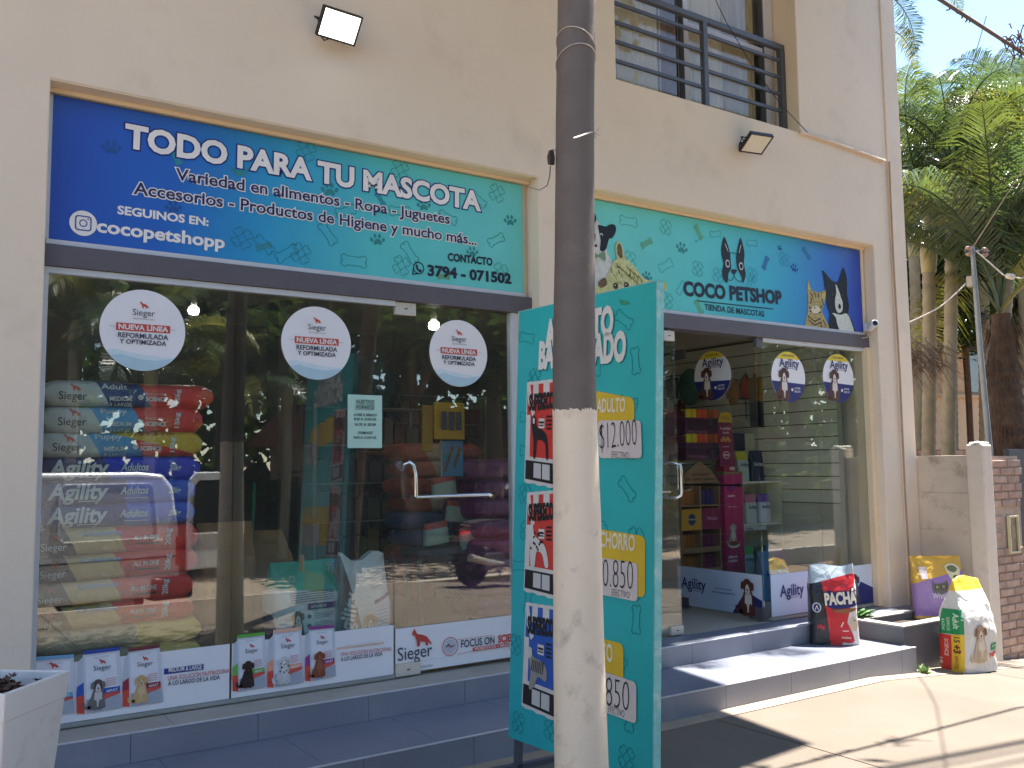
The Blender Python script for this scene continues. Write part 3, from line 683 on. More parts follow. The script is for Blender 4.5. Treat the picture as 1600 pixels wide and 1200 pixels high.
round_sticker((224, 516), 'largest of the round white sticker signs, above the stack of bags')
round_sticker((495, 536), 'middle of the three round white stickers, above the opening hours sheet')
round_sticker((717, 552), 'round white sticker on the glass door with the bent handle')

def agility_sticker(mw, label):
    r = empty('oval_sticker', label, 'sticker', mw=mw, group='dog food stickers on the right shop glass')
    R_ = .200
    MB().lathe([(R_, -.0008), (R_, .0006)], (0, 0, 0), 64).build('sticker_disc', WHITE, r)
    S = Surf(r, base=.0008); arc = lambda a0, a1: [(R_*math.cos(math.radians(a)), R_*math.sin(math.radians(a))) for a in range(a0, a1+1, 5)]
    S.raw('yellow_cap', YEL, arc(45, 135), [tuple(range(19))], 1)
    S.text('NUEVA IMAGEN', GREYT, (-.07, .162), (.07, .162), .014, 3, False, .01)
    a = arc(190, 345); S.raw('blue_base', AGB, a + [(0.03, -.045)], [tuple(range(len(a)+1))], 1)
    S.text('Agility', AGB, (-.105, .078), (.125, .078), .066, 3, False, .012)
    S.line('underline', AGB, [(.0, .068), (.09, .066)], .003, 2)
    S.text('ACTIVE', WH, (.06, -.095), (.13, -.095), .015, 3, False, .02); S.text('HEALTH', WH, (.06, -.12), (.13, -.12), .015, 3, False, .02)
    S.ell('round_mark', WH, (.035, -.100), .013, None, 3, n=12)
    sitdog(S, -.06, -.185, .27, P((92, 62, 48)), P((84, 52, 42)), P((222, 212, 204)), 2)
    S.finish(); return r
agility_sticker(frame(at(1232, 589, Y=-.003), (1, 0, 0), (0, 0, 1)), 'oval dog food sticker on the fixed glass nearest the open door')
agility_sticker(frame(at(1310, 591, Y=-.003), (1, 0, 0), (0, 0, 1)), 'rightmost dog food sticker, below the security camera')
agility_sticker(frame(at(1113, 587, X=5.530), (0, -1, 0), (0, 0, 1)), 'dog food sticker on the glass door leaf that stands open')

def bag_print(S, tl, tr, bl, br, cap, side, dogc, spots=None, half=False):
    """a printed picture of a white pet-food bag; corners in pixels"""
    tl, tr, bl, br = [Vector(S.L(p)) for p in (tl, tr, bl, br)]
    Q = lambda u, v: tuple(bl+(br-bl)*u+(tl-bl)*v+(tr-tl-br+bl)*u*v)
    wd = (br-bl).length; ht = (tl-bl).length
    def quad(name, mat, u0, v0, u1, v1, l): S.raw(name, mat, [Q(u0, v0), Q(u1, v0), Q(u1, v1), Q(u0, v1)], [(0, 1, 2, 3)], l)
    quad('bag_picture', P((208, 210, 218)), 0, 0, 1, .96, 3)
    quad('bag_picture', P((226, 226, 232)), .06, .06, .9, .9, 4)
    quad('bag_picture', P((166, 170, 182)), .05, 0, .97, .22, 5)
    quad('bag_seal', cap, 0, .94, 1, 1.0, 6)
    if not half:
        S.raw('bag_side_picture', P((190, 196, 206)), [Q(-.2, .02), Q(-.0, 0), Q(-.0, .9), Q(-.13, .84)], [(0, 1, 2, 3)], 3)
        S.raw('bag_side_picture', side, [Q(-.2, .28), Q(0, .3), Q(0, .5), Q(-.18, .44)], [(0, 1, 2, 3)], 4)
        S.raw('bag_side_picture', P((206, 78, 62)), [Q(-.2, .02), Q(0, .0), Q(0, .3), Q(-.2, .28)], [(0, 1, 2, 3)], 4)
    brand(S, Q(.5, .66), wd*.46, layer=7)
    S.text('MEDIUM & LARGE', GREYT, Q(.3, .86), Q(.7, .87), ht*.012, 7, False, 0)
    for k in range(4): S.line('small_print', P((206, 150, 156)), [Q(.58, .50-k*.035), Q(.86, .51-k*.035)], ht*.012, 6)
    quad('bag_label', side, .5, .27, .95, .36, 6); S.raw('bag_label', P((206, 88, 80)), [Q(.48, .16), Q(.62, .2), Q(.95, .24), Q(.95, .29), Q(.5, .27)], [(0, 1, 2, 3, 4)], 6)
    S.text('ADULT', WH, Q(.58, .29), Q(.88, .30), ht*.035, 8, False, .03)
    p = Q(.27, .05); sitdog(S, p[0]+wd*.05, p[1], ht*.50, *dogc, 8, spots=spots, name='dog_picture')

bn = empty('window_banner', 'white food bag banner along the bottom of the leftmost window pane', 'banner', mw=frame((.620, -.004, .294), (1, 0, 0), (0, 0, 1)))
x1, z1 = 1.505-.620, .272
MB().box(0, x1, 0, z1, -.001, .0006).build('banner_film', WHITE, bn)
S = Surf(bn, base=.0008)
BR_ = (P((118, 84, 66)), P((104, 76, 64)), P((216, 206, 198)))
bag_print(S, (55, 1026), (115, 1022), (40, 1122), (118, 1113), P((120, 168, 206)), P((110, 170, 210)), (P((150, 130, 110)), P((140, 120, 100)), P((210, 200, 190))), half=True)
bag_print(S, (129, 1017), (186, 1010), (132, 1115), (192, 1105), P((50, 76, 160)), P((50, 90, 175)), (P((116, 108, 106)), P((84, 76, 74)), P((206, 198, 194))))
bag_print(S, (200, 1013), (249, 1006), (202, 1104), (255, 1096), P((116, 56, 66)), P((150, 50, 70)), (P((206, 170, 120)), P((204, 168, 118)), P((216, 188, 146))))
S.rect('blue_bar', P((54, 56, 140)), *S.L((256, 1054)), *S.L((318, 1037)), 2)
S.text('MEDIUM & LARGE', WH, (263, 1050), (315, 1045), .022, 4, bold=.02)
S.text('UNA SOLUCIÓN NUTRICIONAL', P((196, 110, 112)), (262, 1063), (361, 1050), .020, 4, bold=.01)
S.text('A LO LARGO DE LA VIDA', GREYT, (262, 1071), (343, 1061), .020, 4, bold=.015)
S.finish()
bn = empty('window_banner', 'white food bag banner along the bottom of the middle window pane', 'banner', mw=frame((1.516, -.004, .294), (1, 0, 0), (0, 0, 1)))
MB().box(0, 2.431-1.516, 0, z1, -.001, .0006).build('banner_film', WHITE, bn)
S = Surf(bn, base=.0008)
bag_print(S, (370, 992), (413, 987), (372, 1080), (416, 1073), P((100, 170, 74)), P((110, 176, 80)), (P((58, 44, 42)), P((58, 44, 42)), P((50, 38, 36))))
bag_print(S, (426, 984), (470, 979), (427, 1074), (475, 1066), P((226, 176, 150)), P((230, 160, 130)), (P((206, 204, 204)), P((206, 204, 204)), P((224, 222, 222))), spots=P((50, 50, 54)))
bag_print(S, (482, 979), (521, 976), (485, 1064), (525, 1056), P((140, 66, 130)), P((150, 60, 136)), (P((136, 76, 54)), P((130, 72, 50)), P((156, 96, 70))))
S.rect('peach_bar', P((232, 186, 160)), *S.L((526, 1015)), *S.L((599, 1003)), 2)
S.text('NECESIDADES ESPECIALES', WH, (530, 1014), (596, 1004), .016, 4, bold=.01)
S.text('UNA SOLUCIÓN NUTRICIONAL', P((206, 128, 128)), (532, 1025), (612, 1016), .020, 4, bold=.01)
S.text('A LO LARGO DE LA VIDA', GREYT, (532, 1033), (597, 1024), .020, 4, bold=.015)
S.finish()
bn = empty('window_banner', 'white banner with red dog logo at the foot of the left glass door', 'banner', mw=frame((2.443, -.004, .292), (1, 0, 0), (0, 0, 1)))
MB().box(.0, 3.245-2.443, .055, .250, -.001, .0006).build('banner_film', WHITE, bn)
MB().box(.162, 3.245-2.443, 0, .054, -.001, .0006).build('banner_film', WHITE, bn)
S = Surf(bn, base=.0008)
S.text('Sieger', GREYT, (621, 1033), (675, 1024), .072, 4, bold=.0); c = S.L((654, 1010)); dogmark(S, RED, (c[0]+.02, c[1]-.0), .13, 4)
S.text('NEO EVOLUTION', GREYT, (648, 1045), (675, 1041), .012, 4, bold=0)
c = S.L((703, 1010)); S.line('round_badge', RED, [(c[0]+.052*math.cos(q/24*6.283), c[1]+.052*math.sin(q/24*6.283)) for q in range(24)], .004, 3, closed=True)
S.ell('round_badge', P((190, 190, 196)), c, .04, None, 3); S.ell('round_badge', RED, (c[0], c[1]), .006, None, 5, n=8)
S.line('round_badge', GREYT, [(c[0]-.026, c[1]), (c[0]-.01, c[1]+.014), (c[0]+.005, c[1]-.004), (c[0]+.026, c[1]+.004)], .006, 4)
S.text('FOCUS ON', GREYT, (720, 1012), (772, 1005), .042, 4, bold=.015); S.text('SCIENCE', P((200, 64, 60)), (778, 1004), (818, 999), .042, 4, bold=.035)
S.rect('red_pill', P((208, 84, 78)), *S.L((738, 1018)), *S.L((796, 1003.5)), 3, r=.01)
S.text('PROBIÓTICOS + INULINA', WH, (741, 1016), (800, 1008), .016, 6, bold=.015)
S.line('thin_line', RED, [(714, 1022), (740, 1017)], .002, 2, px=True); S.line('thin_line', RED, [(712, 1000), (770, 992)], .002, 2, px=True)
S.finish()

def agility_banner(mw, wd, label, px_text, dogx, cat=False):
    r = empty('window_banner', label, 'banner', mw=mw)
    MB().box(0, wd, 0, .312, -.001, .0006).build('banner_film', gradmat('banner_blue', [(0, (196, 206, 226)), (.5, (176, 194, 222)), (1, (206, 216, 232))], (1, .4, 0)) if 'banner_blue' not in bpy.data.materials else bpy.data.materials['banner_blue'], r)
    S = Surf(r, base=.0008)
    S.text('Agility', AGB, (px_text, .14), (px_text+.27, .14), .085, 4, False, .012); S.line('underline', AGB, [(px_text+.1, .125), (px_text+.2, .125)], .003, 2)
    S.text('Nutrición avanzada', AGB, (px_text+.36, .165), (px_text+.55, .165), .014, 3, False, 0); S.text('para tu mascota perfecta', AGB, (px_text+.34, .135), (px_text+.58, .135), .014, 3, False, .01)
    S.raw('blue_slope', AGB, [(wd-.30, 0), (wd, 0), (wd, .12), (wd-.16, .18)], [(0, 1, 2, 3)], 2)
    if cat: sitdog(S, wd-.24, .0, .26, P((70, 72, 84)), P((60, 62, 74)), P((110, 112, 122)), 4, name='cat_picture')
    else: sitdog(S, wd-.14, .0, .29, P((96, 56, 44)), P((92, 52, 42)), P((222, 212, 204)), 4)
    S.finish()
agility_banner(frame((5.530, .925, .300), (0, -1, 0), (0, 0, 1)), .90, 'pale blue banner across the foot of the open glass leaf', .05, 0)
agility_banner(frame((5.594, -.004, .300), (1, 0, 0), (0, 0, 1)), 1.245, 'pale banner at the foot of the fixed glass behind the red and black bag', .10, 0, cat=True)

# opening hours sheet
hs = empty('opening_hours_sheet', 'pale green sheet with the opening hours taped to the middle pane', 'notice', mw=frame(at(543, 700, Y=-.003), (1, 0, 0), (0, 0, 1)))
MB().box(0, .212, 0, .30, -.0006, .0004).build('paper', P((178, 214, 200)), hs)
S = Surf(hs, base=.0006); T_ = P((44, 74, 78))
for body, y, x0, x1, cp, sh in (('NUESTROS', .252, .048, .164, .020, .3), ('HORARIOS', .222, .048, .164, .020, .3), ('LUNES A SÁBADO', .180, .036, .178, .014, .3), ('8:30 A 12:30 HS.', .156, .038, .176, .014, 0), ('16:30 A 20:30', .126, .042, .172, .014, 0), ('DOMINGO', .078, .062, .152, .015, .3), ('9:00 A 12:30 HS.', .052, .036, .178, .014, 0)):
    S.text(body, T_, (x0, y), (x1, y), cp, 2, False, .02, sh)
S.line('underline', T_, [(.046, .247), (.166, .247)], .0018, 2); S.line('underline', T_, [(.046, .217), (.166, .217)], .0018, 2)
S.finish()

# ------------------------------------------------------------------ upper window and railing
up = empty('balcony_window', 'sliding window with pale curtains behind the dark balcony railing', 'window', (0, 0, 0))
CURT = M('curtain_fabric', (246, 230, 208), .85, .05, 4); CURT2 = M('tan_curtain', (216, 196, 160), .85, .06, 4)
WF = M('window_frame', (214, 212, 214), .35, .03, 8)
def xat(px, py, Y): return at(px, py, Y=Y).x
yf = .14
for x in (4.09, 4.98, 5.88): MB().box(x-.022 if x != 5.88 else x, x+.035 if x != 5.88 else 5.995, yf-.03, yf+.03, 4.11, 6.2).build('window_frame', WF, up, bevel=.003)
MB().box(4.077, 5.998, yf-.035, yf+.035, 4.096, 4.14).build('window_frame', WF, up)
MB().box(5.02, 5.875, yf-.025, yf-.0, 4.80, 4.85).build('window_frame', WF, up)
MB().box(5.865, 5.880, yf-.03, yf+.02, 4.14, 6.2).build('window_frame', DARKMETAL, up); MB().box(4.952, 4.957, yf-.035, yf+.02, 4.14, 6.2).build('window_frame', DARKMETAL, up)
MB().box(4.1, 5.89, yf+.002, yf+.008, 4.14, 6.2).build('window_pane', WGLASS, up)
def curtain(x0, x1, mat, y=.20, amp=.022, n=60, ph=0):
    b = MB(); r = random.Random(int(x0*100)); vs = []; 
    for j in (0, 1):
        for i in range(n+1):
            x = x0+(x1-x0)*i/n; vs.append((x, y+amp*math.sin(i*1.1+ph)+amp*.5*math.sin(i*.47), 4.14 if j == 0 else 6.2))
    return b.add(vs, [(i, i+1, n+2+i, n+1+i) for i in range(n)]).build('curtain', mat, up, smooth=True)
curtain(4.10, 4.80, CURT); curtain(4.78, 4.98, M('rose_curtain', (186, 158, 146), .85), y=.215); curtain(5.0, 5.45, CURT, ph=1); curtain(5.42, 5.86, CURT2, y=.225, ph=2)
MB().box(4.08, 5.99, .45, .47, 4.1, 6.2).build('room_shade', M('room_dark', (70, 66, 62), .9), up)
rl = empty('balcony_railing', 'dark grey metal railing with four bars across the upper window', 'railing', (0, 0, 0))
yr = .02
z = lambda px, py: at(px, py, Y=yr).z
x0r, x1r = 4.077, 5.995
MB().box(x0r, x1r, yr-.022, yr+.022, 4.820, 4.864).build('top_rail', DARKMETAL, rl, bevel=.003)
for zz in (4.305, 4.447, 4.589, 4.732): MB().box(x0r, x1r, yr-.010, yr+.010, zz-.012, zz+.012).build('bar', DARKMETAL, rl)
xp = at(1100, 100, Y=yr).x; MB().box(xp-.022, xp+.022, yr-.026, yr+.018, 4.112, 4.82).build('post', DARKMETAL, rl, bevel=.002)
MB().box(x1r-.05, x1r, yr-.024, yr+.024, 4.112, 4.82).build('post', DARKMETAL, rl, bevel=.002)
MB().box(x0r, x1r, yr-.012, yr+.012, 4.098, 4.112).build('bottom_rail', DARKMETAL, rl)

# ------------------------------------------------------------------ floodlights
def flood(px, sz, label, lit, yaw, tilt, w_=.21, h_=.15):
    c = at(*px, Y=-.24)
    rot = Matrix.Rotation(yaw, 3, 'Z') @ Matrix.Rotation(tilt, 3, 'X')
    U = rot @ Vector((1, 0, 0)); V = rot @ Vector((0, 0, 1))
    r = empty('floodlight', label, 'floodlight', mw=frame(c, U, V), group='floodlights on the facade')
    MB().box(-w_/2, w_/2, -h_/2, h_/2, -.030, -.004).build('housing', BLACK, r, bevel=.006)
    b = MB()
    for i in range(7): b.box(-w_*.4, w_*.4, -h_*.38+i*h_*.125, -h_*.38+i*h_*.125+.005, -.045, -.031)
    b.build('heat_sink', BLACK, r)
    b = MB(); t = .011; b.box(-w_/2, w_/2, -h_/2, -h_/2+t, -.0035, .004).box(-w_/2, w_/2, h_/2-t, h_/2, -.0035, .004).box(-w_/2, -w_/2+t, -h_/2+t, h_/2-t, -.0035, .004).box(w_/2-t, w_/2, -h_/2+t, h_/2-t, -.0035, .004)
    b.build('bezel', BLACK, r, bevel=.001)
    if lit: MB().box(-w_/2+t, w_/2-t, -h_/2+t, h_/2-t, -.0035, .0).build('lamp_face', M('lit_led_face', (255, 255, 240), .3, 0, emis=.9), r)
    else: MB().box(-w_/2+t, w_/2-t, -h_/2+t, h_/2-t, -.0035, .0).build('lamp_face', M('unlit_led_face', (216, 210, 194), .3, .04, 30), r)
    iv = r.matrix_world.inverted()
    wl = Vector((c.x-.04, -.121, c.z+.03)); b = MB()
    b.tube([iv @ Vector((wl.x, wl.y, wl.z)), iv @ Vector((wl.x, wl.y-.05, wl.z-.005)), Vector((-.0, 0, -.045))], .012, 8)
    b.tube([Vector((-w_/2-.006, -.0, -.02)), Vector((-w_/2-.012, 0, -.06)), Vector((w_/2+.0, 0, -.06))], .005, 6); b.build('bracket', BLACK, r)
    b = MB(); b.tube([Vector((-.03, -h_/2, -.02)), Vector((-.05, -h_/2-.02, -.03)), Vector((-.09, -h_/2+.01, -.05)), Vector((-.1, 0, -.07))], .004, 6); b.build('cable', BLACK, r)
    return r
flood((531, 41), 70, 'lit floodlight over the left sign', True, math.radians(4), math.radians(38), .235, .165)
flood((1182, 225), 50, 'unlit floodlight under the balcony window', False, math.radians(-12), math.radians(60), .205, .18)

# security camera
sc_ = empty('security_camera', 'small white security camera beside the right end of the sign', 'camera', (6.905, -.02, 2.60))
q = at(1360, 511, Y=-.09); sc_.location = q
cw = M('camera_white', (214, 214, 218), .35, .02)
MB().lathe([(.028, 0), (.032, .004), (.032, .105), (.028, .11)], (0, 0, 0), 20, 'z').build('housing', cw, sc_, smooth=True).rotation_euler = (math.radians(82), 0, math.radians(-35))
h_ = sc_.children[0]
MB().lathe([(.020, .1105), (.020, .114)], (0, 0, 0), 20, 'z').build('lens', BLACK, h_)
MB().box(.0, .065, .02, .07, -.03, .04).build('mount', cw, sc_, bevel=.006)
MB().tube([(.03, .03, -.03), (.02, .02, -.06), (-.01, .03, -.085), (-.05, .06, -.09)], .004, 6).build('cable', M('beige_cable', (190, 170, 150), .6), sc_)

# conduit pipe
MB().tube([at(1252, 206, Y=-.135), at(1300, 222, Y=-.135), at(1385, 253, Y=-.135)], .013, 8).tube([(7.146, -.145, 4.06), (7.144, -.142, 3.2), (7.150, -.145, 2.2), (7.146, -.143, 1.2), (7.152, -.147, .0), (7.15, -.145, -.1)], .009, 8)
cp = MB().tube([at(1250, 206, Y=-.137), at(1300, 222, Y=-.136), at(1383, 252, Y=-.137)], .014, 8).build('conduit', M('painted_pipe', (206, 188, 168), .6, .08), None, smooth=True); tag(cp, 'painted pipe running from the balcony sill to the building corner', 'pipe')
cb = MB().tube([(7.146, -.146, 4.05), (7.142, -.143, 3.2), (7.150, -.146, 2.2), (7.145, -.144, 1.2), (7.152, -.147, .3), (7.15, -.145, -.1)], .008, 8).build('downpipe_cable', M('painted_cable', (166, 140, 122), .6, .1), None, smooth=True); tag(cb, 'thin painted cable running down the building corner', 'cable')
cb = MB().tube([at(1118, 0, Y=-.02), at(1135, 35, Y=-.03), at(1180, 110, Y=-.05), at(1222, 165, Y=-.13), at(1262, 207, Y=-.14)], .003, 6).build('loose_wire', BLACK, None); tag(cb, 'thin black wire hanging across the balcony railing', 'wire')

# ------------------------------------------------------------------ turquoise price board
BW_, BH_ = .956, 2.07
bO = Vector((2.5406, -.9963, .1570))
bd = empty('price_board', 'tall turquoise price board with feed posters and handwritten prices', 'price board', mw=frame(bO, (math.sin(.0585), -math.cos(.0585), 0), (math.sin(.0471), 0, math.cos(.0471))))
TQ = gradmat('board_print', [(0, (44, 170, 176)), (1, (52, 188, 182))], (.5, .25, 0), .3)
MB().box(0, BW_, 0, BH_, -.035, 0).build('panel', TQ, bd, bevel=.003)
ET = M('worn_vinyl_edge', (128, 196, 190), .5, .12, 20, stain=((214, 220, 214), .8, 12))
MB().box(BW_-.002, BW_+.004, -.002, BH_+.002, -.038, .002).box(-.004, BW_+.004, BH_-.001, BH_+.004, -.038, .001).build('edge_fold', ET, bd)
for x in (.0, BW_-.074): MB().box(x, x+.034, -.155, BH_-.05, -.066, -.037).build('leg', DARKMETAL, bd)
MB().box(.035, BW_-.075, .05, .085, -.064, -.038).box(.035, BW_-.075, 1.5, 1.53, -.064, -.038).build('cross_bar', DARKMETAL, bd)
for x in (.0, BW_-.074): MB().box(x, x+.034, -.157, -.125, -.35, .20).build('foot', DARKMETAL, bd)
S = Surf(bd, base=.0008)
BT = P((26, 124, 132)); rb = random.Random(5)
for i in range(4):
    for j in range(11):
        x = .07+i*.235+(.05 if j % 2 else 0)+rb.uniform(-.03, .03); y = .07+j*.185+rb.uniform(-.03, .03)
        if x < BW_-.05: 
            if rb.random() < .75: bone(S, BT, (x, y), .12, rb.uniform(0, 3.1), .003)
            else: bone(S, BT, (x, y), .10, .7, .003); bone(S, BT, (x, y), .10, 2.2, .003)
CR = P((226, 222, 212)); SHD = P((20, 116, 124))
for dx, dy, mt, l in ((1.2, 1.5, SHD, 2), (0, 0, CR, 3)):
    S.text('ALIMENTO', mt, (854+dx, 541+dy), (958+dx, 521+dy), .121, l, bold=.055)
    S.text('BALANCEADO', mt, (843+dx, 575+dy), (977+dx, 562+dy), .121, l, bold=.055)
S.poly('smudge', P((60, 150, 110)), blob([S.L(p) for p in ((968, 468), (978, 470), (984, 474), (972, 476))], 3), 2, px=False)
def lbl(S, x0, y0t, x1, y1t, hb, body, ta, tb, cap):
    S.poly('yellow_label', P((222, 186, 52)), roundq(S, [(x0, y0t), (x1, y1t), (x1, y1t+hb), (x0, y0t+hb)], .03), 3, px=False)
    S.text(body, P((236, 226, 190)), ta, tb, cap, 5, bold=.03)
def roundq(S, pts, r):
    p = [Vector(S.L(q)) for q in pts]; out = []
    for i in range(4):
        a, b, c_ = p[i-1], p[i], p[(i+1) % 4]; u = (a-b).normalized(); v = (c_-b).normalized()
        for k in range(5): t = k/4; out.append(tuple((b+u*r)*(1-t)**2 + 2*t*(1-t)*b + (b+v*r)*t*t))
    return out
lbl(S, 872, 600, 992, 622, 62, 'ADULTO', (934, 644), (978, 643), .0575)
lbl(S, 872, 816, 1009, 838, 96, 'CACHORRO', (922, 851), (993, 861), .063)
lbl(S, 872, 980, 975, 1006, 74, 'GATO', (925, 1030), (959, 1034), .071)
PAPER = P((218, 206, 200)); PEN = P((52, 44, 48))
for (pts, body, a, b, cap, e, ea, eb) in (
    ([(936, 657), (1003, 657), (1005, 716), (938, 716)], '$12.000', (939, 702), (998, 696), .115, 'EFECTIVO', (958, 715), (984, 717)),
    ([(905, 866), (998, 880), (998, 940), (905, 922)], '$10.850', (922, 914), (992, 922), .121, 'EFECTIVO', (958, 930), (986, 935)),
    ([(905, 1036), (996, 1066), (996, 1131), (905, 1096)], '$10.850', (905, 1090), (986, 1112), .121, 'EFECTIVO', (953, 1112), (978, 1121))):
    S.poly('price_card', PAPER, roundq(S, pts, .022), 6, px=False)
    S.text(body, PEN, a, b, cap, 8, bold=-.022, name='handwriting'); S.text(e, PEN, ea, eb, .028, 8, bold=-.015, name='handwriting')
S.finish()
# stuck-on posters
def poster(k, tl, tr, bl, br, main, dog, label):
    S = Surf(bd, base=.0008)
    Pq = [Vector(S.L(p)) for p in (tl, tr, br, bl)]
    def Q(u, v): return tuple(Pq[0]*(1-u)*(1-v)+Pq[1]*u*(1-v)+Pq[2]*u*v+Pq[3]*(1-u)*v)
    def R(name, mt, u0, v0, u1, v1, l): S.raw(name, mt, [Q(u0, v0), Q(u0, v1), Q(u1, v1), Q(u1, v0)], [(0, 1, 2, 3)], l)
    mW = P((214, 208, 200)); mK = P((40, 36, 36))
    n = 9; top = [Q(-.04+1.08*i/n, -.03-.006*(i % 2)) for i in range(n+1)]; bot = [Q(1.04-1.08*i/n, 1.03+.008*(i % 3)) for i in range(n+1)]
    S.raw('poster_paper', mW, top+bot, [tuple(range(2*n+2))], 3)
    R('poster_block', main, .0, 0, 1, .76, 4)
    R('poster_white_block', mW, .22, .0, .42, .16, 5); R('poster_white_block', mW, .60, .0, .82, .14, 5)
    R('poster_white_block', mW, .0, .32, .14, .76, 5)
    S.raw('poster_white_block', mW, [Q(.0, .0), Q(.1, .0), Q(.2, .2), Q(.3, .3), Q(.2, .34), Q(.04, .2)], [tuple(range(6))], 5)
    S.text('SUPERECO', mK, Q(.10, .27), Q(.98, .25), .071, 7, False, .06)
    for i in range(3): S.line('small_print', mW, [Q(.35, .165+i*.012), Q(.62, .16+i*.012)], .004, 6)
    R('poster_white_block', mW, .45, .36, .66, .46, 6); S.line('small_print', mK, [Q(.48, .40), Q(.63, .40)], .010, 7); S.line('small_print', mK, [Q(.48, .43), Q(.63, .43)], .006, 7)
    for i in range(4): S.line('small_print', mK, [Q(.74, .34+i*.04), Q(.9, .34+i*.04)], .010, 6)
    f = lambda pts, mt, l: S.poly('animal_picture', mt, blob([Q(*p) for p in pts], 4), l, px=False)
    if dog == 'dark':
        f([(.2, .36), (.28, .33), (.36, .37), (.38, .44), (.56, .47), (.72, .52), (.78, .6), (.8, .76), (.74, .76), (.7, .62), (.55, .58), (.4, .6), (.36, .76), (.28, .76), (.28, .6), (.22, .48)], mK, 7)
        f([(.25, .36), (.31, .36), (.31, .41), (.26, .41)], mW, 8)
    elif dog == 'spot':
        f([(.12, .34), (.24, .32), (.3, .42), (.5, .48), (.7, .54), (.82, .72), (.7, .74), (.6, .62), (.4, .6), (.34, .75), (.2, .75), (.16, .5)], mW, 7)
        rr = random.Random(3)
        for _ in range(14): S.ell('animal_picture', mK, Q(rr.uniform(.2, .6), rr.uniform(.4, .6)), .007, None, 8, n=7)
    else:
        f([(.16, .48), (.22, .44), (.34, .5), (.6, .52), (.76, .58), (.74, .7), (.5, .68), (.42, .74), (.3, .82), (.2, .82), (.24, .66)], P((150, 144, 134)), 7)
        for i in range(7): S.line('animal_picture', mK, [Q(.3+i*.06, .53), Q(.27+i*.06, .64)], .006, 8)
        f([(.12, .42), (.26, .42), (.26, .5), (.16, .52)], P((206, 200, 190)), 8)
    R('poster_footer', mK, 0, .80, 1, 1, 5)
    R('poster_white_block', P((198, 194, 190)), .30, .82, .56, .97, 6); R('poster_white_block', P((198, 194, 190)), .60, .82, .86, .97, 6)
    S.finish()
    bd.children[-1]
poster(0, (826, 602), (868, 597), (822, 748), (867, 757), P((206, 60, 52)), 'dark', '')
poster(1, (826, 774), (868, 771), (821, 918), (867, 930), P((206, 66, 56)), 'spot', '')
poster(2, (824, 946), (868, 953), (818, 1098), (867, 1120), P((52, 90, 170)), 'cat', '')

# ------------------------------------------------------------------ street pole
pl = empty('street_pole', 'dark street pole with its lower part painted cream', 'pole', (2.183, -2.064, 0))
ed = [(0, 873, 928), (180, 870, 926), (400, 868, 927), (560, 865, 928), (600, 865, 929), (645, 865, 930), (800, 866, 936), (1000, 866, 941), (1200, 868, 948)]
prof = []
for y, a, b in ed:
    A = at(a, y, Y=-2.064); B = at(b, y, Y=-2.064); prof.append((((A.x+B.x)/2, (A.z+B.z)/2), (B.x-A.x)*.5*.84))
prof.sort(key=lambda q: q[0][1])
zb = prof[0][0][1]
base = [((prof[0][0][0]+.004, 0.0), prof[0][1]+.008), ((prof[0][0][0]+.002, .2), prof[0][1]+.004)]
top = [((prof[-1][0][0]-.004, 5.0), prof[-1][1]-.010), ((prof[-1][0][0]-.006, 7.5), prof[-1][1]-.02)]
allp = base+prof+top
zsplit = at(900, 645, Y=-2.064).z
def poleseg(z0, z1, n):
    out = []; 
    for i in range(n+1):
        z_ = z0+(z1-z0)*i/n
        for (p, q) in zip(allp, allp[1:]):
            if p[0][1] <= z_ <= q[0][1]:
                t = (z_-p[0][1])/(q[0][1]-p[0][1]); x = p[0][0]*(1-t)+q[0][0]*t; r = p[1]*(1-t)+q[1]*t
                out.append(((x-2.183, 0, z_), r)); break
    return out
def polebuild(name, z0, z1, n, mat, nz=.0012):
    sg = poleseg(z0, z1, n); b = MB(); K_ = 32; vs = []
    for (c, r) in sg:
        for k in range(K_):
            q = 2*math.pi*k/K_; rr = r+nz*noise.noise(Vector((math.cos(q)*2, math.sin(q)*2, c[2]*6)))
            vs.append((c[0]+rr*math.cos(q), rr*math.sin(q), c[2]))
    n_ = len(sg); fs = [(i*K_+k, i*K_+(k+1) % K_, (i+1)*K_+(k+1) % K_, (i+1)*K_+k) for i in range(n_-1) for k in range(K_)]
    fs += [tuple(range(K_-1, -1, -1)), tuple(range(len(vs)-K_, len(vs)))]
    return b.add(vs, fs).build(name, mat, pl, smooth=True)
polebuild('painted_base', 0, zsplit, 40, M('cream_pole_paint', (232, 212, 186), .7, .05, 3, bump=.8, bscale=22, stain=((150, 132, 118), .6, 9)), .0008)
polebuild('dark_shaft', zsplit+.0005, 7.4, 60, M('dark_weathered_pole', (106, 95, 88), .75, .10, 9, bump=.6, bscale=70, stain=((124, 112, 104), .5, 7)), .0006)
# ragged paint edge: drips of cream paint at the boundary
rr = random.Random(2); b = MB()
px0, pr = poleseg(zsplit-.001, zsplit, 1)[0]
for k in range(46):
    q = 2*math.pi*k/46; q2 = 2*math.pi*(k+1)/46; h1 = rr.uniform(.002, .016); r_ = pr+.0012
    b.add([(px0[0]+r_*math.cos(q), r_*math.sin(q), zsplit-.01), (px0[0]+r_*math.cos(q2), r_*math.sin(q2), zsplit-.01), (px0[0]+r_*math.cos(q2), r_*math.sin(q2), zsplit+h1*rr.uniform(.4, 1)), (px0[0]+r_*math.cos(q), r_*math.sin(q), zsplit+h1)], [(0, 1, 2, 3)])
b.build('paint_edge', bpy.data.materials['cream_pole_paint'], pl)
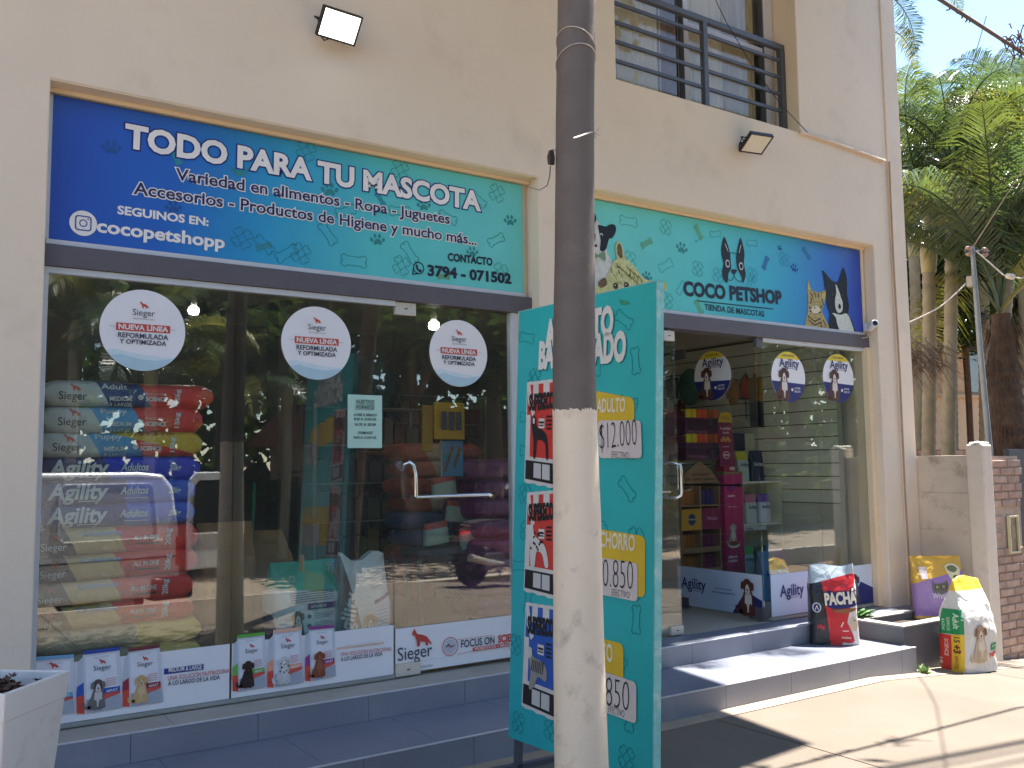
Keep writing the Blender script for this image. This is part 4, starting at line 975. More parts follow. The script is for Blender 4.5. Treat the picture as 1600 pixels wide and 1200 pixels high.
# wires tied round the pole
WIRE = M('galvanised_wire', (190, 180, 168), .4, .1, 20, metal=.4)
def poleR(z_): 
    for (p, q) in zip(allp, allp[1:]):
        if p[0][1] <= z_ <= q[0][1]: t = (z_-p[0][1])/(q[0][1]-p[0][1]); return p[0][0]*(1-t)+q[0][0]*t, p[1]*(1-t)+q[1]*t
for (zc, amp, ph) in ((3.085, .045, 3.6), (3.02, .04, 4.4)):
    pts = []
    for k in range(41):
        q = 2*math.pi*k/40; z_ = zc+amp*math.cos(q-ph); cx, r_ = poleR(z_); pts.append((cx+(r_+.003)*math.cos(q), -2.064+(r_+.003)*math.sin(q), z_))
    b = MB().tube([(p[0]-2.183, p[1]+2.064, p[2]) for p in pts], .0022, 6); b.build('tie_wire', WIRE, pl, smooth=True)
tl = lambda p: (p.x-2.183, p.y+2.064, p.z)
b = MB(); b.tube([tl(at(896, 216, Y=-2.185)), tl(at(908, 212, Y=-2.185)), tl(at(921, 207, Y=-2.15)), tl(at(931, 205, Y=-2.09))], .0035, 6)
for e in ((940, 203), (936, 212), (930, 216), (937, 199)): b.tube([tl(at(929, 206, Y=-2.09)), tl(at(*e, Y=-2.09))], .0018, 5)
b.build('twisted_wire_end', WIRE, pl)
# anchor clamp with the thin wire that runs to the sign corner
cl = empty('cable_clamp', 'small dark cable clamp hanging at the left side of the pole', 'clamp', (0, 0, 0)); cl.location = at(861, 246, Y=-2.02)
MB().prism([(-.011, -.028), (.012, -.028), (.014, .0), (.008, .028), (-.006, .028), (-.014, .002)], .008, 'y', -.008).build('clamp_body', M('aged_plastic', (66, 56, 52), .6, .2, 60), cl, bevel=.002)
MB().tube([(.0, 0, .026), (.006, -.004, .034), (.016, 0, .030), (.026, -.01, .038)], .0022, 6).build('hook', WIRE, cl)
tw = MB().tube([at(860, 260, Y=-2.02), at(859, 275, Y=-1.9), at(855, 290, Y=-1.3), at(843, 297, Y=-.6), at(822, 291, Y=-.16)], .0025, 6).build('thin_wire', M('thin_grey_wire', (120, 104, 92), .5), None, smooth=True)
tag(tw, 'thin wire from the clamp on the pole to the left sign corner', 'wire')

# ------------------------------------------------------------------ bags
def stand_bag(name, label, mw, W, H, D, mat, seed, topw=1.0, pinch=.68, lean=0, open_top=False, e=.42, amp=.008, cat='bag', group=None, peak=0, nu=56, nv=36, topmat=None):
    r = empty(name, label, cat, mw=mw, group=group); vs = []; sd = Vector((seed*3.1, seed*1.7, seed*.9))
    for j in range(nv+1):
        t = j/nv
        f = min(1, .93+.5*t) if t < pinch else 1-(1-(.30 if open_top else .05))*((t-pinch)/(1-pinch))**1.15
        g = 1-.05*math.sin(math.pi*min(t/.9, 1)) if t < pinch else 1-(1-topw)*((t-pinch)/(1-pinch))-.02
        for k in range(nu):
            q = 2*math.pi*k/nu; c, s_ = math.cos(q), math.sin(q)
            x = g*W/2*math.copysign(abs(c)**e, c); z_ = f*D/2*math.copysign(abs(s_)**e, s_)
            y = t*H
            if t > .8 and peak: y += peak*(t-.8)/.2*(math.sin(x/W*9+seed)*.5+abs(x/W))
            nn = noise.noise(Vector((x*7, y*7, z_*7))+sd)*amp + noise.noise(Vector((x*22, y*14, z_*22))+sd)*amp*.45
            if t < .03: nn *= t/.03
            x += nn*.6*c; z_ += nn*s_*1.2 + lean*t*t + (noise.noise(Vector((x*9, 3, seed)))*.02*(max(0, t-.8)/.2))
            vs.append((x, y, z_))
    fs = [(j*nu+k, j*nu+(k+1) % nu, (j+1)*nu+(k+1) % nu, (j+1)*nu+k) for j in range(nv) for k in range(nu)]
    fs.append(tuple(range(nu-1, -1, -1)))
    if not open_top: fs.append(tuple(range(nv*nu, (nv+1)*nu)))
    o = MB().add(vs, fs).build('bag_body', mat, r, smooth=True)
    for p in o.data.polygons: p.use_smooth = True
    bvh = BVHTree.FromPolygons([w_.co for w_ in o.data.vertices], [tuple(p.vertices) for p in o.data.polygons])
    return r, Surf(r, mw, bvh, lift=.0025, base=D*.5), o

# red and black dog food bag on the step
c = (at(1272, 1000, Z=.137)+at(1338, 1006, Z=.137))/2
U = (at(1338, 1006, Z=.137)-at(1275, 1000, Z=.137)); U.z = 0; U = Vector((.74, -.67, 0))
mwp = frame(Vector((5.83, -.37, .1365)), U, (-.02, .03, 1))
pb = bands('bag_red_black', (44, 42, 44), [(1, .10, -.035, (206, 46, 50)), (1.0, -.25, .045, (222, 212, 200)), (-.25, 1, .47, (188, 200, 206))], .3, 2.0)
r, S, o = stand_bag('dog_food_bag', 'red black and white dog food bag with PACHÁ lettering standing on the step', mwp, .345, .56, .17, pb, 3, topw=.92, open_top=True, peak=.02, amp=.012, lean=-.02)
NV = P((34, 40, 100)); CRM = P((232, 220, 196))
f = lambda nm, mt, pts, l, n=4: S.poly(nm, mt, blob(pts, n), l, px=False)
f('red_panel', P((204, 44, 48)), [(-.04, .02), (.03, .02), (.13, .03), (.06, .20), (-.01, .23), (-.03, .15)], 1)
f('blue_label', NV, [(-.06, .28), (0, .255), (.1, .265), (.16, .29), (.165, .37), (.14, .40), (.11, .385), (.02, .37), (-.04, .385), (-.075, .34)], 2)
S.text('PACHÁ', P((40, 36, 80)), (-.062, .285), (.160, .300), .078, 3, False, .10, name='lettering_outline'); S.text('PACHÁ', CRM, (-.062, .285), (.160, .300), .078, 4, False, .05)
f('kibble_bowl_picture', P((150, 96, 60)), [(-.02, .245), (.04, .225), (.12, .235), (.155, .26), (.06, .255)], 2)
S.ell('dog_picture', P((206, 180, 150)), (.13, .15), .028, .05, 3); S.ell('dog_picture', P((60, 48, 44)), (.135, .175), .006, None, 4, n=8)
S.line('small_print', CRM, [(.04, .13), (.055, .16)], .008, 3); S.line('small_print', CRM, [(.05, .10), (.09, .10)], .006, 3); S.text('Adultos', CRM, (.04, .045), (.105, .045), .014, 3, False, .02)
S.ell('round_emblem', P((206, 206, 214)), (-.125, .265), .030, .036, 2); S.ell('round_emblem', NV, (-.125, .265), .022, .028, 3); S.line('round_emblem', CRM, [(-.135, .25), (-.125, .28), (-.115, .25)], .005, 4)
S.text('10kg', P((210, 60, 56)), (-.125, .115), (-.075, .115), .03, 3, False, .04)
S.finish()

# white red and green bag on the pavement
mww = frame(Vector((6.70, -.885, gz(6.70)+.001)), Vector((.99, -.115, 0)), (0, 0, 1))
WBX = -.150
wb = bands('bag_white_feed', (212, 210, 204), [(0, 1, .585, (226, 190, 60))], .4, 2.6)
r, S, o = stand_bag('dog_food_bag', 'white dog food bag with green red and yellow side standing on the pavement', mww, .40, .665, .24, wb, 8, topw=.72, pinch=.58, amp=.014, e=.36, peak=.05)
GR = P((34, 140, 84)); RD = P((206, 60, 52)); YL = P((226, 188, 56))
sitdog(S, -.02, .08, .28, P((190, 168, 140)), P((170, 140, 110)), P((214, 200, 180)), 2, ear=P((120, 88, 62)))
S.raw('green_patch', GR, [(.09, .15), (.17, .155), (.17, .205), (.09, .20)], [(0, 1, 2, 3)], 2); S.text('Perros', RD, (.09, .10), (.17, .13), .03, 3, False, .06); S.text('ADULTOS', P((190, 226, 200)), (.095, .175), (.16, .18), .012, 3, False, .03)
S.finish()
# side face print: local frame turned so that its z looks to the bag's left side
post = Matrix(((0, 0, -1, 0), (0, 1, 0, 0), (1, 0, 0, 0), (0, 0, 0, 1)))
ip = post.inverted()
S2 = Surf(r, mww, BVHTree.FromPolygons([ip @ w_.co for w_ in o.data.vertices], [tuple(p.vertices) for p in o.data.polygons]), lift=.0025, base=.2)
S2.post = post
S2.raw('red_panel', RD, [(-.115, .02), (.01, .02), (.01, .27), (-.115, .27)], [(0, 1, 2, 3)], 1)
S2.raw('yellow_panel', YL, [(.011, .012), (.108, .012), (.108, .285), (.011, .275)], [(0, 1, 2, 3)], 1)
S2.raw('green_panel', GR, [(-.105, .272), (.108, .286), (.108, .46), (-.06, .455)], [(0, 1, 2, 3)], 2)
def vtext(body, mat, x, y0, y1, cap, l=3, bold=.03): S2.text(body, mat, (x, y1), (x, y0), cap, l, False, bold)
vtext('Adult', P((190, 226, 200)), .035, .32, .43, .045); vtext('TODAS LAS', P((190, 226, 200)), -.02, .30, .40, .026, bold=.02); vtext('RAZAS', P((190, 226, 200)), -.065, .30, .38, .024, bold=.02)
vtext('15', P((120, 84, 40)), .035, .225, .262, .044); vtext('+3', P((120, 60, 40)), .030, .15, .205, .055, bold=.05); vtext('GRATIS', P((190, 110, 50)), .04, .04, .13, .026)
vtext('SCIENCE', P((232, 190, 180)), -.045, .12, .24, .030); vtext('18', P((232, 200, 190)), -.095, .06, .10, .034)
S2.finish()

# purple and gold cat food bag in the planter block
pa = at(1424, 957, Z=.212); pb_ = at(1500, 957, Z=.212)
cc = (at(1424, 950, Y=-.33)+at(1500, 950, Y=-.55))/2
mwc = frame(Vector((7.00, -.49, .211)), Vector((.78, -.62, 0)), (.10, .06, 1))
pm = bands('bag_purple_gold', (148, 118, 176), [(-.28, 1, .325, (206, 164, 60)), (0, -1, -.022, (196, 156, 66))], .4, 2.4)
r, S, o = stand_bag('cat_food_bag', 'purple and gold cat food bag standing in the planter block', mwc, .40, .49, .10, pm, 5, topw=1.0, pinch=.6, amp=.010)
G2 = P((96, 96, 92)); G3 = P((150, 150, 146))
f = lambda nm, mt, pts, l, n=4: S.poly(nm, mt, blob(pts, n), l, px=False)
S.raw('white_patch', P((214, 204, 210)), [(-.145, .40), (-.085, .405), (-.08, .31), (-.13, .305)], [(0, 1, 2, 3)], 2)
f('cat_picture', G2, [(-.05, .30), (-.035, .27), (.04, .28), (.06, .30), (.07, .25), (.06, .21), (.0, .19), (-.05, .21)], 3)
for k in range(5): S.line('cat_picture', P((60, 60, 58)), [(-.035+k*.02, .22), (-.03+k*.022, .27)], .005, 4)
S.ell('cat_picture', P((170, 160, 90)), (-.02, .245), .009, None, 5, n=10); S.ell('cat_picture', P((170, 160, 90)), (.03, .248), .009, None, 5, n=10)
S.text('Whiskas', P((206, 200, 210)), (-.06, .155), (.09, .16), .04, 3, False, .02)
f('plate_picture', P((214, 206, 170)), [(.06, .41), (.12, .43), (.17, .40), (.165, .34), (.135, .28), (.10, .30), (.075, .35)], 2)
f('plate_picture', P((110, 116, 84)), [(.075, .40), (.12, .415), (.155, .39), (.13, .36), (.09, .37)], 3); f('plate_picture', P((70, 66, 52)), [(.115, .33), (.145, .335), (.14, .295), (.125, .30)], 3)
S.finish()

# green leaf sprig on the block and weed by the step
def leafclump(name, label, cat, loc, n, ln, col, seed, upright=.6):
    rr = random.Random(seed); b = MB()
    for _ in range(n):
        a = rr.uniform(0, 6.28); up = rr.uniform(.1, upright); l = ln*rr.uniform(.5, 1.1); w_ = l*.14
        d = Vector((math.cos(a)*(1-up), math.sin(a)*(1-up), up)).normalized(); sd = d.cross(Vector((0, 0, 1))).normalized()*w_
        p0 = Vector((rr.uniform(-.02, .02), rr.uniform(-.02, .02), 0)); p1 = p0+d*l*.5; p2 = p0+d*l-Vector((0, 0, l*.25))
        b.add([p0, p1+sd, p2, p1-sd], [(0, 1, 2, 3)])
    o = b.build(name, M(name+'_leaf%d' % seed, col, .5, .2, 30), None, loc=loc); tag(o, label, cat); return o
leafclump('green_sprig', 'small green palm-like sprig lying on the planter block rim', 'plant', (6.26, -.28, .27), 46, .16, (70, 116, 48), 4, .5)
leafclump('weed', 'tiny pale weed growing at the corner of the lower step', 'plant', (6.19, -.84, gz(6.19)), 40, .085, (130, 156, 100), 6, .9)

# white tapered planter bottom left
wp = empty('white_planter', 'tall white tapered planter with a dried plant, bottom left', 'planter', (0, 0, 0))
A_ = Vector((.539, -1.42, 0)); B_ = Vector((.326, -1.669, 0)); ed_ = (B_-A_).normalized(); nm = Vector((ed_.y, -ed_.x, 0))
if nm.dot(Vector((0, -4.82, 0))-A_) > 0: nm = -nm      # into the planter, away from camera
wd = (B_-A_).length*1.0; ctr = A_+ed_*wd/2+nm*wd/2
wp.location = (ctr.x, ctr.y, 0); wp.rotation_euler = (0, 0, math.atan2(ed_.y, ed_.x))
PW = M('white_planter_plastic', (222, 218, 214), .4, .03, 4, bump=.4, bscale=12, stain=((150, 138, 120), .35, 8))
h2 = wd/2; hb = h2*.60
def frus(h0, z0, h1, z1): return [(-h0, -h0, z0), (h0, -h0, z0), (h0, h0, z0), (-h0, h0, z0), (-h1, -h1, z1), (h1, -h1, z1), (h1, h1, z1), (-h1, h1, z1)]
MB().add(frus(hb, 0, h2*.95, .72), [(0, 3, 2, 1), (0, 1, 5, 4), (1, 2, 6, 5), (2, 3, 7, 6), (3, 0, 4, 7)]).build('pot', PW, wp, bevel=.008, seg=3)
o_ = frus(h2*.965, .715, h2, .80); i_ = frus(h2*.86, .715, h2*.90, .80)
MB().add(o_+i_, [(0, 1, 5, 4), (1, 2, 6, 5), (2, 3, 7, 6), (3, 0, 4, 7), (8, 12, 13, 9), (9, 13, 14, 10), (10, 14, 15, 11), (11, 15, 12, 8), (4, 5, 13, 12), (5, 6, 14, 13), (6, 7, 15, 14), (7, 4, 12, 15), (0, 8, 9, 1), (1, 9, 10, 2), (2, 10, 11, 3), (3, 11, 8, 0)]).build('rim', PW, wp, bevel=.004, seg=2)
MB().box(-h2*.88, h2*.88, -h2*.88, h2*.88, .70, .755).build('soil', SOIL, wp)
rr = random.Random(9); b = MB()
for _ in range(70):
    x, y = rr.gauss(0, .06), rr.gauss(0, .06); hgt = rr.uniform(.0, .055)*math.exp(-(x*x+y*y)*60)+.004
    for k in range(5):
        a = rr.uniform(0, 6.28); d = Vector((math.cos(a), math.sin(a), rr.uniform(.2, .9)))*.016; s_ = d.cross(Vector((0, 0, 1))).normalized()*.007; p0 = Vector((x, y, .755+hgt))
        b.add([p0, p0+d*.5+s_, p0+d, p0+d*.5-s_], [(0, 1, 2, 3)])
    b.ball((x, y, .752+hgt*.6), .009, 1, 1, 1.3, 5)
b.build('dried_plant', M('dried_succulent', (92, 70, 60), .8, .35, 40), wp, kind='stuff')
b = MB(); 
for pts in ([(.05, -.07, .765), (h2*.9, -.05, .80), (h2*1.03, -.04, .775), (h2*1.02, -.02, .755), (h2*1.04, .01, .745)], [(-.02, -.0, .77), (h2*.92, .05, .805), (h2*1.03, .07, .77)]):
    b.tube(pts, .003, 5)
b.build('dry_stem', M('dry_stem', (110, 84, 66), .8, .3, 30), wp)

# ------------------------------------------------------------------ lying bags in the left window
def lying_mesh(L, T, D, seed, amp=.006, nu=36, nv=44):
    """long bag lying flat: x along, y up 0..T, z towards the viewer"""
    vs = []; sd = Vector((seed*2.3, seed*.7, seed*1.9))
    for j in range(nv+1):
        t = j/nv; x = -L/2+L*t; en = min(t, 1-t)/.09
        f = 1 if en > 1 else (.42+.58*math.sqrt(max(0, 1-(1-en)**2))); g = 1 if en > 1 else .93+.07*en
        for k in range(nu):
            q = 2*math.pi*k/nu; c, s_ = math.cos(q), math.sin(q); e = .50
            z_ = g*D/2*math.copysign(abs(c)**e, c); y = f*T/2*math.copysign(abs(s_)**e, s_)
            nn = noise.noise(Vector((x*6, y*9, z_*6))+sd)*amp + noise.noise(Vector((x*26, y*20, z_*12))+sd)*amp*.5*(1.6 if en < 1.3 else .6)
            vs.append((x+nn*.3, y*(1+nn*3)+T/2 + .012*noise.noise(Vector((x*2.2, seed, 0))), z_+nn*c*1.5))
    fs = [(j*nu+k, j*nu+(k+1) % nu, (j+1)*nu+(k+1) % nu, (j+1)*nu+k) for j in range(nv) for k in range(nu)]
    return vs, fs+[tuple(range(nu-1, -1, -1)), tuple(range(nv*nu, (nv+1)*nu))]
def lying_bag(name, label, cat, c, L, T, D, mat, seed, U=(1, 0, 0), group=None, amp=.006):
    mw = frame(c, U, (0, 0, 1)); r = empty(name, label, cat, mw=mw, group=group)
    vs, fs = lying_mesh(L, T, D, seed, amp)
    o = MB().add(vs, fs).build('bag_body', mat, r, smooth=True)
    for p in o.data.polygons: p.use_smooth = True
    return r, Surf(r, mw, BVHTree.FromPolygons([w_.co for w_ in o.data.vertices], [tuple(p.vertices) for p in o.data.polygons]), lift=.003, base=D/2)
RDB = (216, 52, 48)
def mat_s(n, mid, extra=None):
    l = [(1, .55, -.10, mid), (1, .55, .10, RDB)]
    if extra: l.append(extra)
    return bands(n, (196, 200, 200), l, .32, 1.6, 14)
mSA = mat_s('bag_white_navy_red', (34, 62, 128)); mSP = mat_s('bag_white_blue_red', (96, 160, 206)); mSG = mat_s('bag_white_blue_red_gold', (96, 160, 206), (.25, 1, .112, (206, 170, 50)))
mAG = bands('bag_navy_blue', (36, 46, 120), [(1, 0, .03, (60, 100, 206))], .25, 1.8, 14)
mAB = bands('bag_bright_blue', (26, 40, 110), [(1, .3, -.05, (30, 60, 200))], .25, 1.8, 14)
mCR = bands('bag_black_gold_red', (36, 36, 40), [(1, .5, -.19, (198, 170, 112)), (1, .5, .035, RDB)], .32, 1.8, 14)
mCL = bands('bag_clear_gold', (170, 160, 130), [(1, .3, .1, (206, 180, 90))], .3, 2.5, 12)
ordn = ['topmost', 'second', 'third', 'fourth', 'fifth', 'sixth', 'seventh', 'eighth', 'ninth', 'tenth', 'eleventh', 'twelfth', 'thirteenth']
GW = P((206, 212, 214)); LB = P((128, 160, 190)); DKT = P((50, 54, 72))
zb_ = [at(80, y, Y=.09).z for y in (636, 678, 718, 756, 794, 831, 874, 916, 955, 992, 1030, 1068)]
specs = [('S', mSA, 'Adult', .80, 0.02), ('S', mSP, 'Puppy', .75, 0.02), ('G', mSG, 'Puppy', .77, 0), ('B', mAB, '', .76, .0), ('A', mAG, '', .74, .0), ('A', mAG, '', .74, .0),
         ('C', mCR, '', .745, .01), ('C', mCR, '', .745, .01), ('C', mCR, '', .74, .0), ('C', mCR, '', .74, .0), ('P', mCL, '', .78, 0), ('P', mCL, '', .78, 0)]
desc = {'S': 'white, coloured and red bag lying {} from the top of the window stack', 'G': 'white and red bag with a gold stripe, {} from the top of the window stack', 'B': 'bright blue bag with white lettering, {} from the top of the window stack',
        'A': 'navy and blue bag with white lettering, {} from the top of the window stack', 'C': 'black gold and red bag, {} from the top of the window stack', 'P': 'pale gold translucent bag, {} from the top of the window stack'}
prev = zb_[0]+.118
for i, (k, mt, nm, L_, dx) in enumerate(specs):
    z0 = zb_[i]; T = prev-z0+.024; prev = z0
    xl = at(70, 700, Y=.12).x-.03
    lab = desc[k].format(ordn[i] if i else 'first')
    r, S = lying_bag('dog_food_bag', lab, 'bag', (xl+L_/2+dx, .345, z0), L_, max(T, .09), .50, mt, i+11, group='dog food bags stacked in the left window')
    S.base = .25; h = T; x0 = -L_/2
    if k in 'SG':
        S.text('Sieger', DKT, (x0+.06, h*.28), (x0+.185, h*.28), .038, 2, False, 0); dogmark(S, RED, (x0+.135, h*.58), .05, 2)
        S.text(nm, GW, (x0+.25, h*.68), (x0+.37, h*.68), .026, 2, False, .02)
        S.text('MEDIUM', GW, (x0+.29, h*.28), (x0+.39, h*.28), .020, 2, False, .03); S.text('& LARGE', GW, (x0+.29, h*.10), (x0+.39, h*.10), .016, 2, False, .03)
        S.text('FOCUS ON', GW, (x0+.46, h*.50), (x0+.55, h*.50), .012, 2, False, .0); S.text('SCIENCE', GW, (x0+.46, h*.30), (x0+.56, h*.30), .020, 2, False, .04)
        S.ell('round_mark', GW, (x0+.435, h*.42), .014, None, 2, n=14); S.text('15kg', GW, (x0+.625, h*.25), (x0+.625, h*.75), .022, 2, False, .03)
        if k == 'G': S.text('15+3', P((150, 70, 40)), (x0+.43, h*.82), (x0+.54, h*.82), .020, 2, False, .03); S.text('GRATIS', P((160, 80, 40)), (x0+.56, h*.84), (x0+.62, h*.84), .012, 2, False, .03)
    elif k in 'AB':
        S.text('Agility', GW, (x0+.05, h*.28), (x0+.31, h*.28), .072, 2, False, .03, .18)
        S.text('Adultos', GW, (x0+.37, h*.42), (x0+.50, h*.42), .036, 2, False, .02, .25); S.text('20kg', GW, (x0+.60, h*.42), (x0+.66, h*.42), .028, 2, False, .02, .25)
        S.line('small_print', GW, [(x0+.39, h*.28), (x0+.50, h*.28)], .004, 2); S.line('underline', GW, [(x0+.18, h*.2), (x0+.27, h*.2)], .004, 2)
    elif k == 'C':
        S.text('Sieger', GW, (x0-.0+.015, h*.24), (x0+.125, h*.24), .036, 2, False, 0); dogmark(S, P((170, 60, 50)), (x0+.075, h*.56), .05, 2)
        S.text('Criadores', LB, (x0+.19, h*.66), (x0+.37, h*.66), .024, 2, False, .03); S.text('ALL', P((216, 200, 160)), (x0+.28, h*.2), (x0+.33, h*.2), .018, 2, False, .03)
        S.text('ALL IN ONE', GW, (x0+.43, h*.46), (x0+.55, h*.46), .022, 2, False, .02); S.line('small_print', P((90, 30, 34)), [(x0+.44, h*.34), (x0+.55, h*.34)], .010, 2)
        S.line('round_mark', DKT, [(x0+.405+.013*math.cos(q/12*6.283), h*.42+.013*math.sin(q/12*6.283)) for q in range(12)], .003, 2, closed=True)
        S.text('20kg', GW, (x0+.605, h*.25), (x0+.605, h*.78), .026, 2, False, .03)
    S.finish()

def prod(name, label, cat, mw, W, H, D, col, top=None, group=None, txt=None, tcol=None, seed=1, rough=.35):
    """small standing pouch with a pinched top"""
    key = 'pouch_%d_%d_%d' % tuple(col) + ('' if top is None else '_%d_%d_%d' % tuple(top)) + '%d' % int(H*100)
    mt = bpy.data.materials.get(key) or bands(key, col, [(0, 1, H*.72, top)] if top else [], rough, 1.2, 16)
    r = empty(name, label, cat, mw=mw, group=group); vs = []; nu, nv = 16, 10
    for j in range(nv+1):
        t = j/nv; f = 1 if t < .6 else 1-.93*((t-.6)/.4)
        for k in range(nu):
            q = 2*math.pi*k/nu; c, s_ = math.cos(q), math.sin(q); e = .5
            vs.append((W/2*math.copysign(abs(c)**e, c)*(1-.04*math.sin(t*3.1))+.003*noise.noise(Vector((t*5, k, seed))), t*H, f*D/2*math.copysign(abs(s_)**e, s_)))
    o = MB().add(vs, [(j*nu+k, j*nu+(k+1) % nu, (j+1)*nu+(k+1) % nu, (j+1)*nu+k) for j in range(nv) for k in range(nu)]+[tuple(range(nu-1, -1, -1)), tuple(range(nv*nu, (nv+1)*nu))]).build('pouch', mt, r, smooth=True)
    if txt:
        S = Surf(r, mw, BVHTree.FromPolygons([w_.co for w_ in o.data.vertices], [tuple(p.vertices) for p in o.data.polygons]), lift=.002, base=D/2)
        for (b_, x0, x1, y, cp) in txt: S.text(b_, tcol, (x0*W, y*H), (x1*W, y*H), cp*H, 2, False, .02)
        S.finish()
    return r

# open Agility bags behind the middle pane
mwa = frame((2.02, .30, .268), (1, .10, 0), (0, 0, 1))
bt = bands('bag_backlabel', (196, 212, 216), [(.12, 1, .60, (20, 160, 130)), (1, .0, .10, (44, 60, 160))], .35, 2)
bt2 = bands('bag_backlabel_b', (200, 214, 218), [(.10, 1, .50, (34, 160, 132)), (-1, -.12, .175, (30, 40, 96)), (1, -.1, .115, (36, 52, 140))], .35, 2)
r, S, o = stand_bag('dog_food_bag', 'pale blue bag with green folded top held by a clothes peg', mwa, .46, .66, .24, bt2, 21, topw=.92, pinch=.7, amp=.010)
S.rect('blue_bar', AGB, -.04, .40, .13, .435, 2, 0)
S.text('ACTIVE HEALTH', GW, (-.02, .41), (.07, .41), .014, 3, False, .03)
for i in range(5): S.line('small_print', DKT, [(-.14, .495-i*.012), (.12, .50-i*.012)], .003, 2)
for j in range(4):
    S.ell('round_mark', P((60, 100, 130)), (-.03, .365-j*.05), .012, None, 2, n=10)
    for i in range(3): S.line('small_print', P((90, 130, 140)), [(.0, .375-j*.05-i*.011), (.12-.03*(i == 2), .377-j*.05-i*.011)], .003, 2)
sitdog(S, -.10, .24, .17, P((80, 60, 54)), P((50, 44, 44)), P((200, 196, 190)), 2)
S.line('round_mark', GW, [(-.11+.016*math.cos(q/14*6.283), .57+.016*math.sin(q/14*6.283)) for q in range(14)], .003, 2, closed=True)
S.finish()
pg = MB().box(-.006, .006, -.045, .045, -.02, .02).box(-.008, .008, .0, .012, -.022, .022).build('clothes_peg', M('peg_wood', (190, 130, 84), .7, .15, 40), None, bevel=.002)
pg.matrix_world = frame((1.97, .215, .925), (1, .1, 0), (.12, 0, 1)); tag(pg, 'wooden clothes peg closing the green-topped bag', 'clothes peg')
mwb = frame((2.34, .24, .268), (1, .05, 0), (-.05, 0, 1))
bt3 = bands('bag_sheer', (206, 212, 214), [(-1, -.25, -.03, (120, 96, 90)), (1, -.6, -.16, (196, 204, 222))], .35, 2.5)
r, S, o = stand_bag('dog_food_bag', 'half transparent open bag beside the door with upright white lettering', mwb, .34, .66, .20, bt3, 31, topw=.85, pinch=.6, amp=.014, open_top=True, peak=.05)
S.text('Agility', GW, (-.115, .19), (-.06, .47), .075, 2, False, .03, .1)
S.raw('blue_band', P((60, 60, 120)), [(.04, .40), (.15, .44), (.15, .46), (.04, .42)], [(0, 1, 2, 3)], 2)
for i in range(8): S.line('small_print', P((120, 130, 170)), [(.06, .36-i*.02), (.13, .37-i*.02)], .003, 2)
for i in range(5): S.line('small_print', P((120, 130, 170)), [(.02+i*.004, .57-i*.02), (.09+i*.004, .59-i*.02)], .003, 2)
sitdog(S, .01, .16, .20, P((190, 160, 110)), P((180, 140, 96)), P((216, 206, 190)), 2)
S.finish()
# brown paper sacks and broom further in
KRAFT = M('kraft_paper', (160, 122, 78), .8, .12, 6, bump=2, bscale=10)
r, S, o = stand_bag('paper_sack', 'tall brown paper sack behind the seam of the first two panes', frame((1.66, .62, .268), (1, .1, 0), (0, 0, 1)), .34, .88, .22, KRAFT, 41, amp=.016)
r, S, o = stand_bag('paper_sack', 'rounded brown sack with folded top beside the tall sack', frame((2.02, .95, .268), (1, -.1, 0), (0, 0, 1)), .46, .80, .30, KRAFT, 43, topw=.5, pinch=.5, amp=.02)
bm_ = empty('broom', 'green broom handle standing among the brown sacks', 'broom', (1.86, .78, .27))
MB().tube([(0, 0, 0.09), (.03, .02, 1.1)], .011, 8).build('handle', P((30, 120, 84)), bm_); MB().box(-.14, .14, -.03, .03, .0, .09).build('brush', P((40, 90, 70)), bm_)

# back shelving with products
NTH = ['first', 'second', 'third', 'fourth', 'fifth', 'sixth', 'seventh', 'eighth', 'ninth', 'tenth', 'eleventh', 'twelfth', 'thirteenth', 'fourteenth', 'fifteenth', 'sixteenth', 'seventeenth']
def cname(c): return {(90, 50, 44): 'dark red', (50, 78, 92): 'dull blue', (116, 110, 98): 'grey beige', (44, 78, 60): 'dark green', (116, 92, 50): 'ochre', (70, 46, 70): 'plum', (50, 54, 70): 'slate', (100, 62, 46): 'rust brown'}[c]
def shelf_unit(label, x0, x1, y0, y1, z0, z1, n, pal, seed, step=.075, hf=.7):
    r = empty('shelving_unit', label, 'shelves', (0, 0, 0)); r.location = ((x0+x1)/2, (y0+y1)/2, z0)
    ox, oy, oz = r.location; b = MB(); SM = M('shelf_metal', (150, 150, 150), .5, .05) if 'shelf_metal' not in bpy.data.materials else bpy.data.materials['shelf_metal']
    for x in (x0, x1-.03):
        for y in (y0, y1-.03): MB().box(x-ox, x+.03-ox, y-oy, y+.03-oy, 0, z1-z0).build('upright', SM, r)
    rr = random.Random(seed); dz = (z1-z0-.1)/n
    for i in range(n+1):
        zz = .08+i*dz; MB().box(x0-ox+.03, x1-ox-.03, y0-oy, y1-oy, zz-.012, zz).build('shelf', SM, r)
    me = {}
    for i in range(n):
        x = x0+.05
        while x < x1-.1:
            w_ = step*rr.uniform(.8, 1.3); h_ = dz*hf*rr.uniform(.7, 1.15); col = rr.choice(pal)
            if x+w_ > x1-.04: break
            key = (round(w_, 2), round(h_, 2), col)
            if key not in me:
                hx = w_*.46; bb = MB()
                bb.box(-hx, hx, -.04, .04, 0, h_*.93).box(-hx*.7, hx*.7, -.025, .025, h_*.93, h_)
                me[key] = bb
                o = bb.build('product_pack', P(col, .4), None, bevel=.004)
                me[key] = o.data
            else:
                o = bpy.data.objects.new('product_pack', me[key]); COL.objects.link(o)
            o.location = (x+w_/2, y0+.07+rr.uniform(0, .03), z0+.08+i*dz); cnt = cnt+1 if x > x0+.06 else 1
            tag(o, '%s pack, %s from the left on the %s shelf of the %s' % (cname(col), NTH[cnt-1], NTH[i], 'metal shelving' if 'metal' in label else 'back wall shelving'), 'pack', 'packs on the ' + label.split(' with')[0])
            x += w_+.008
    return r
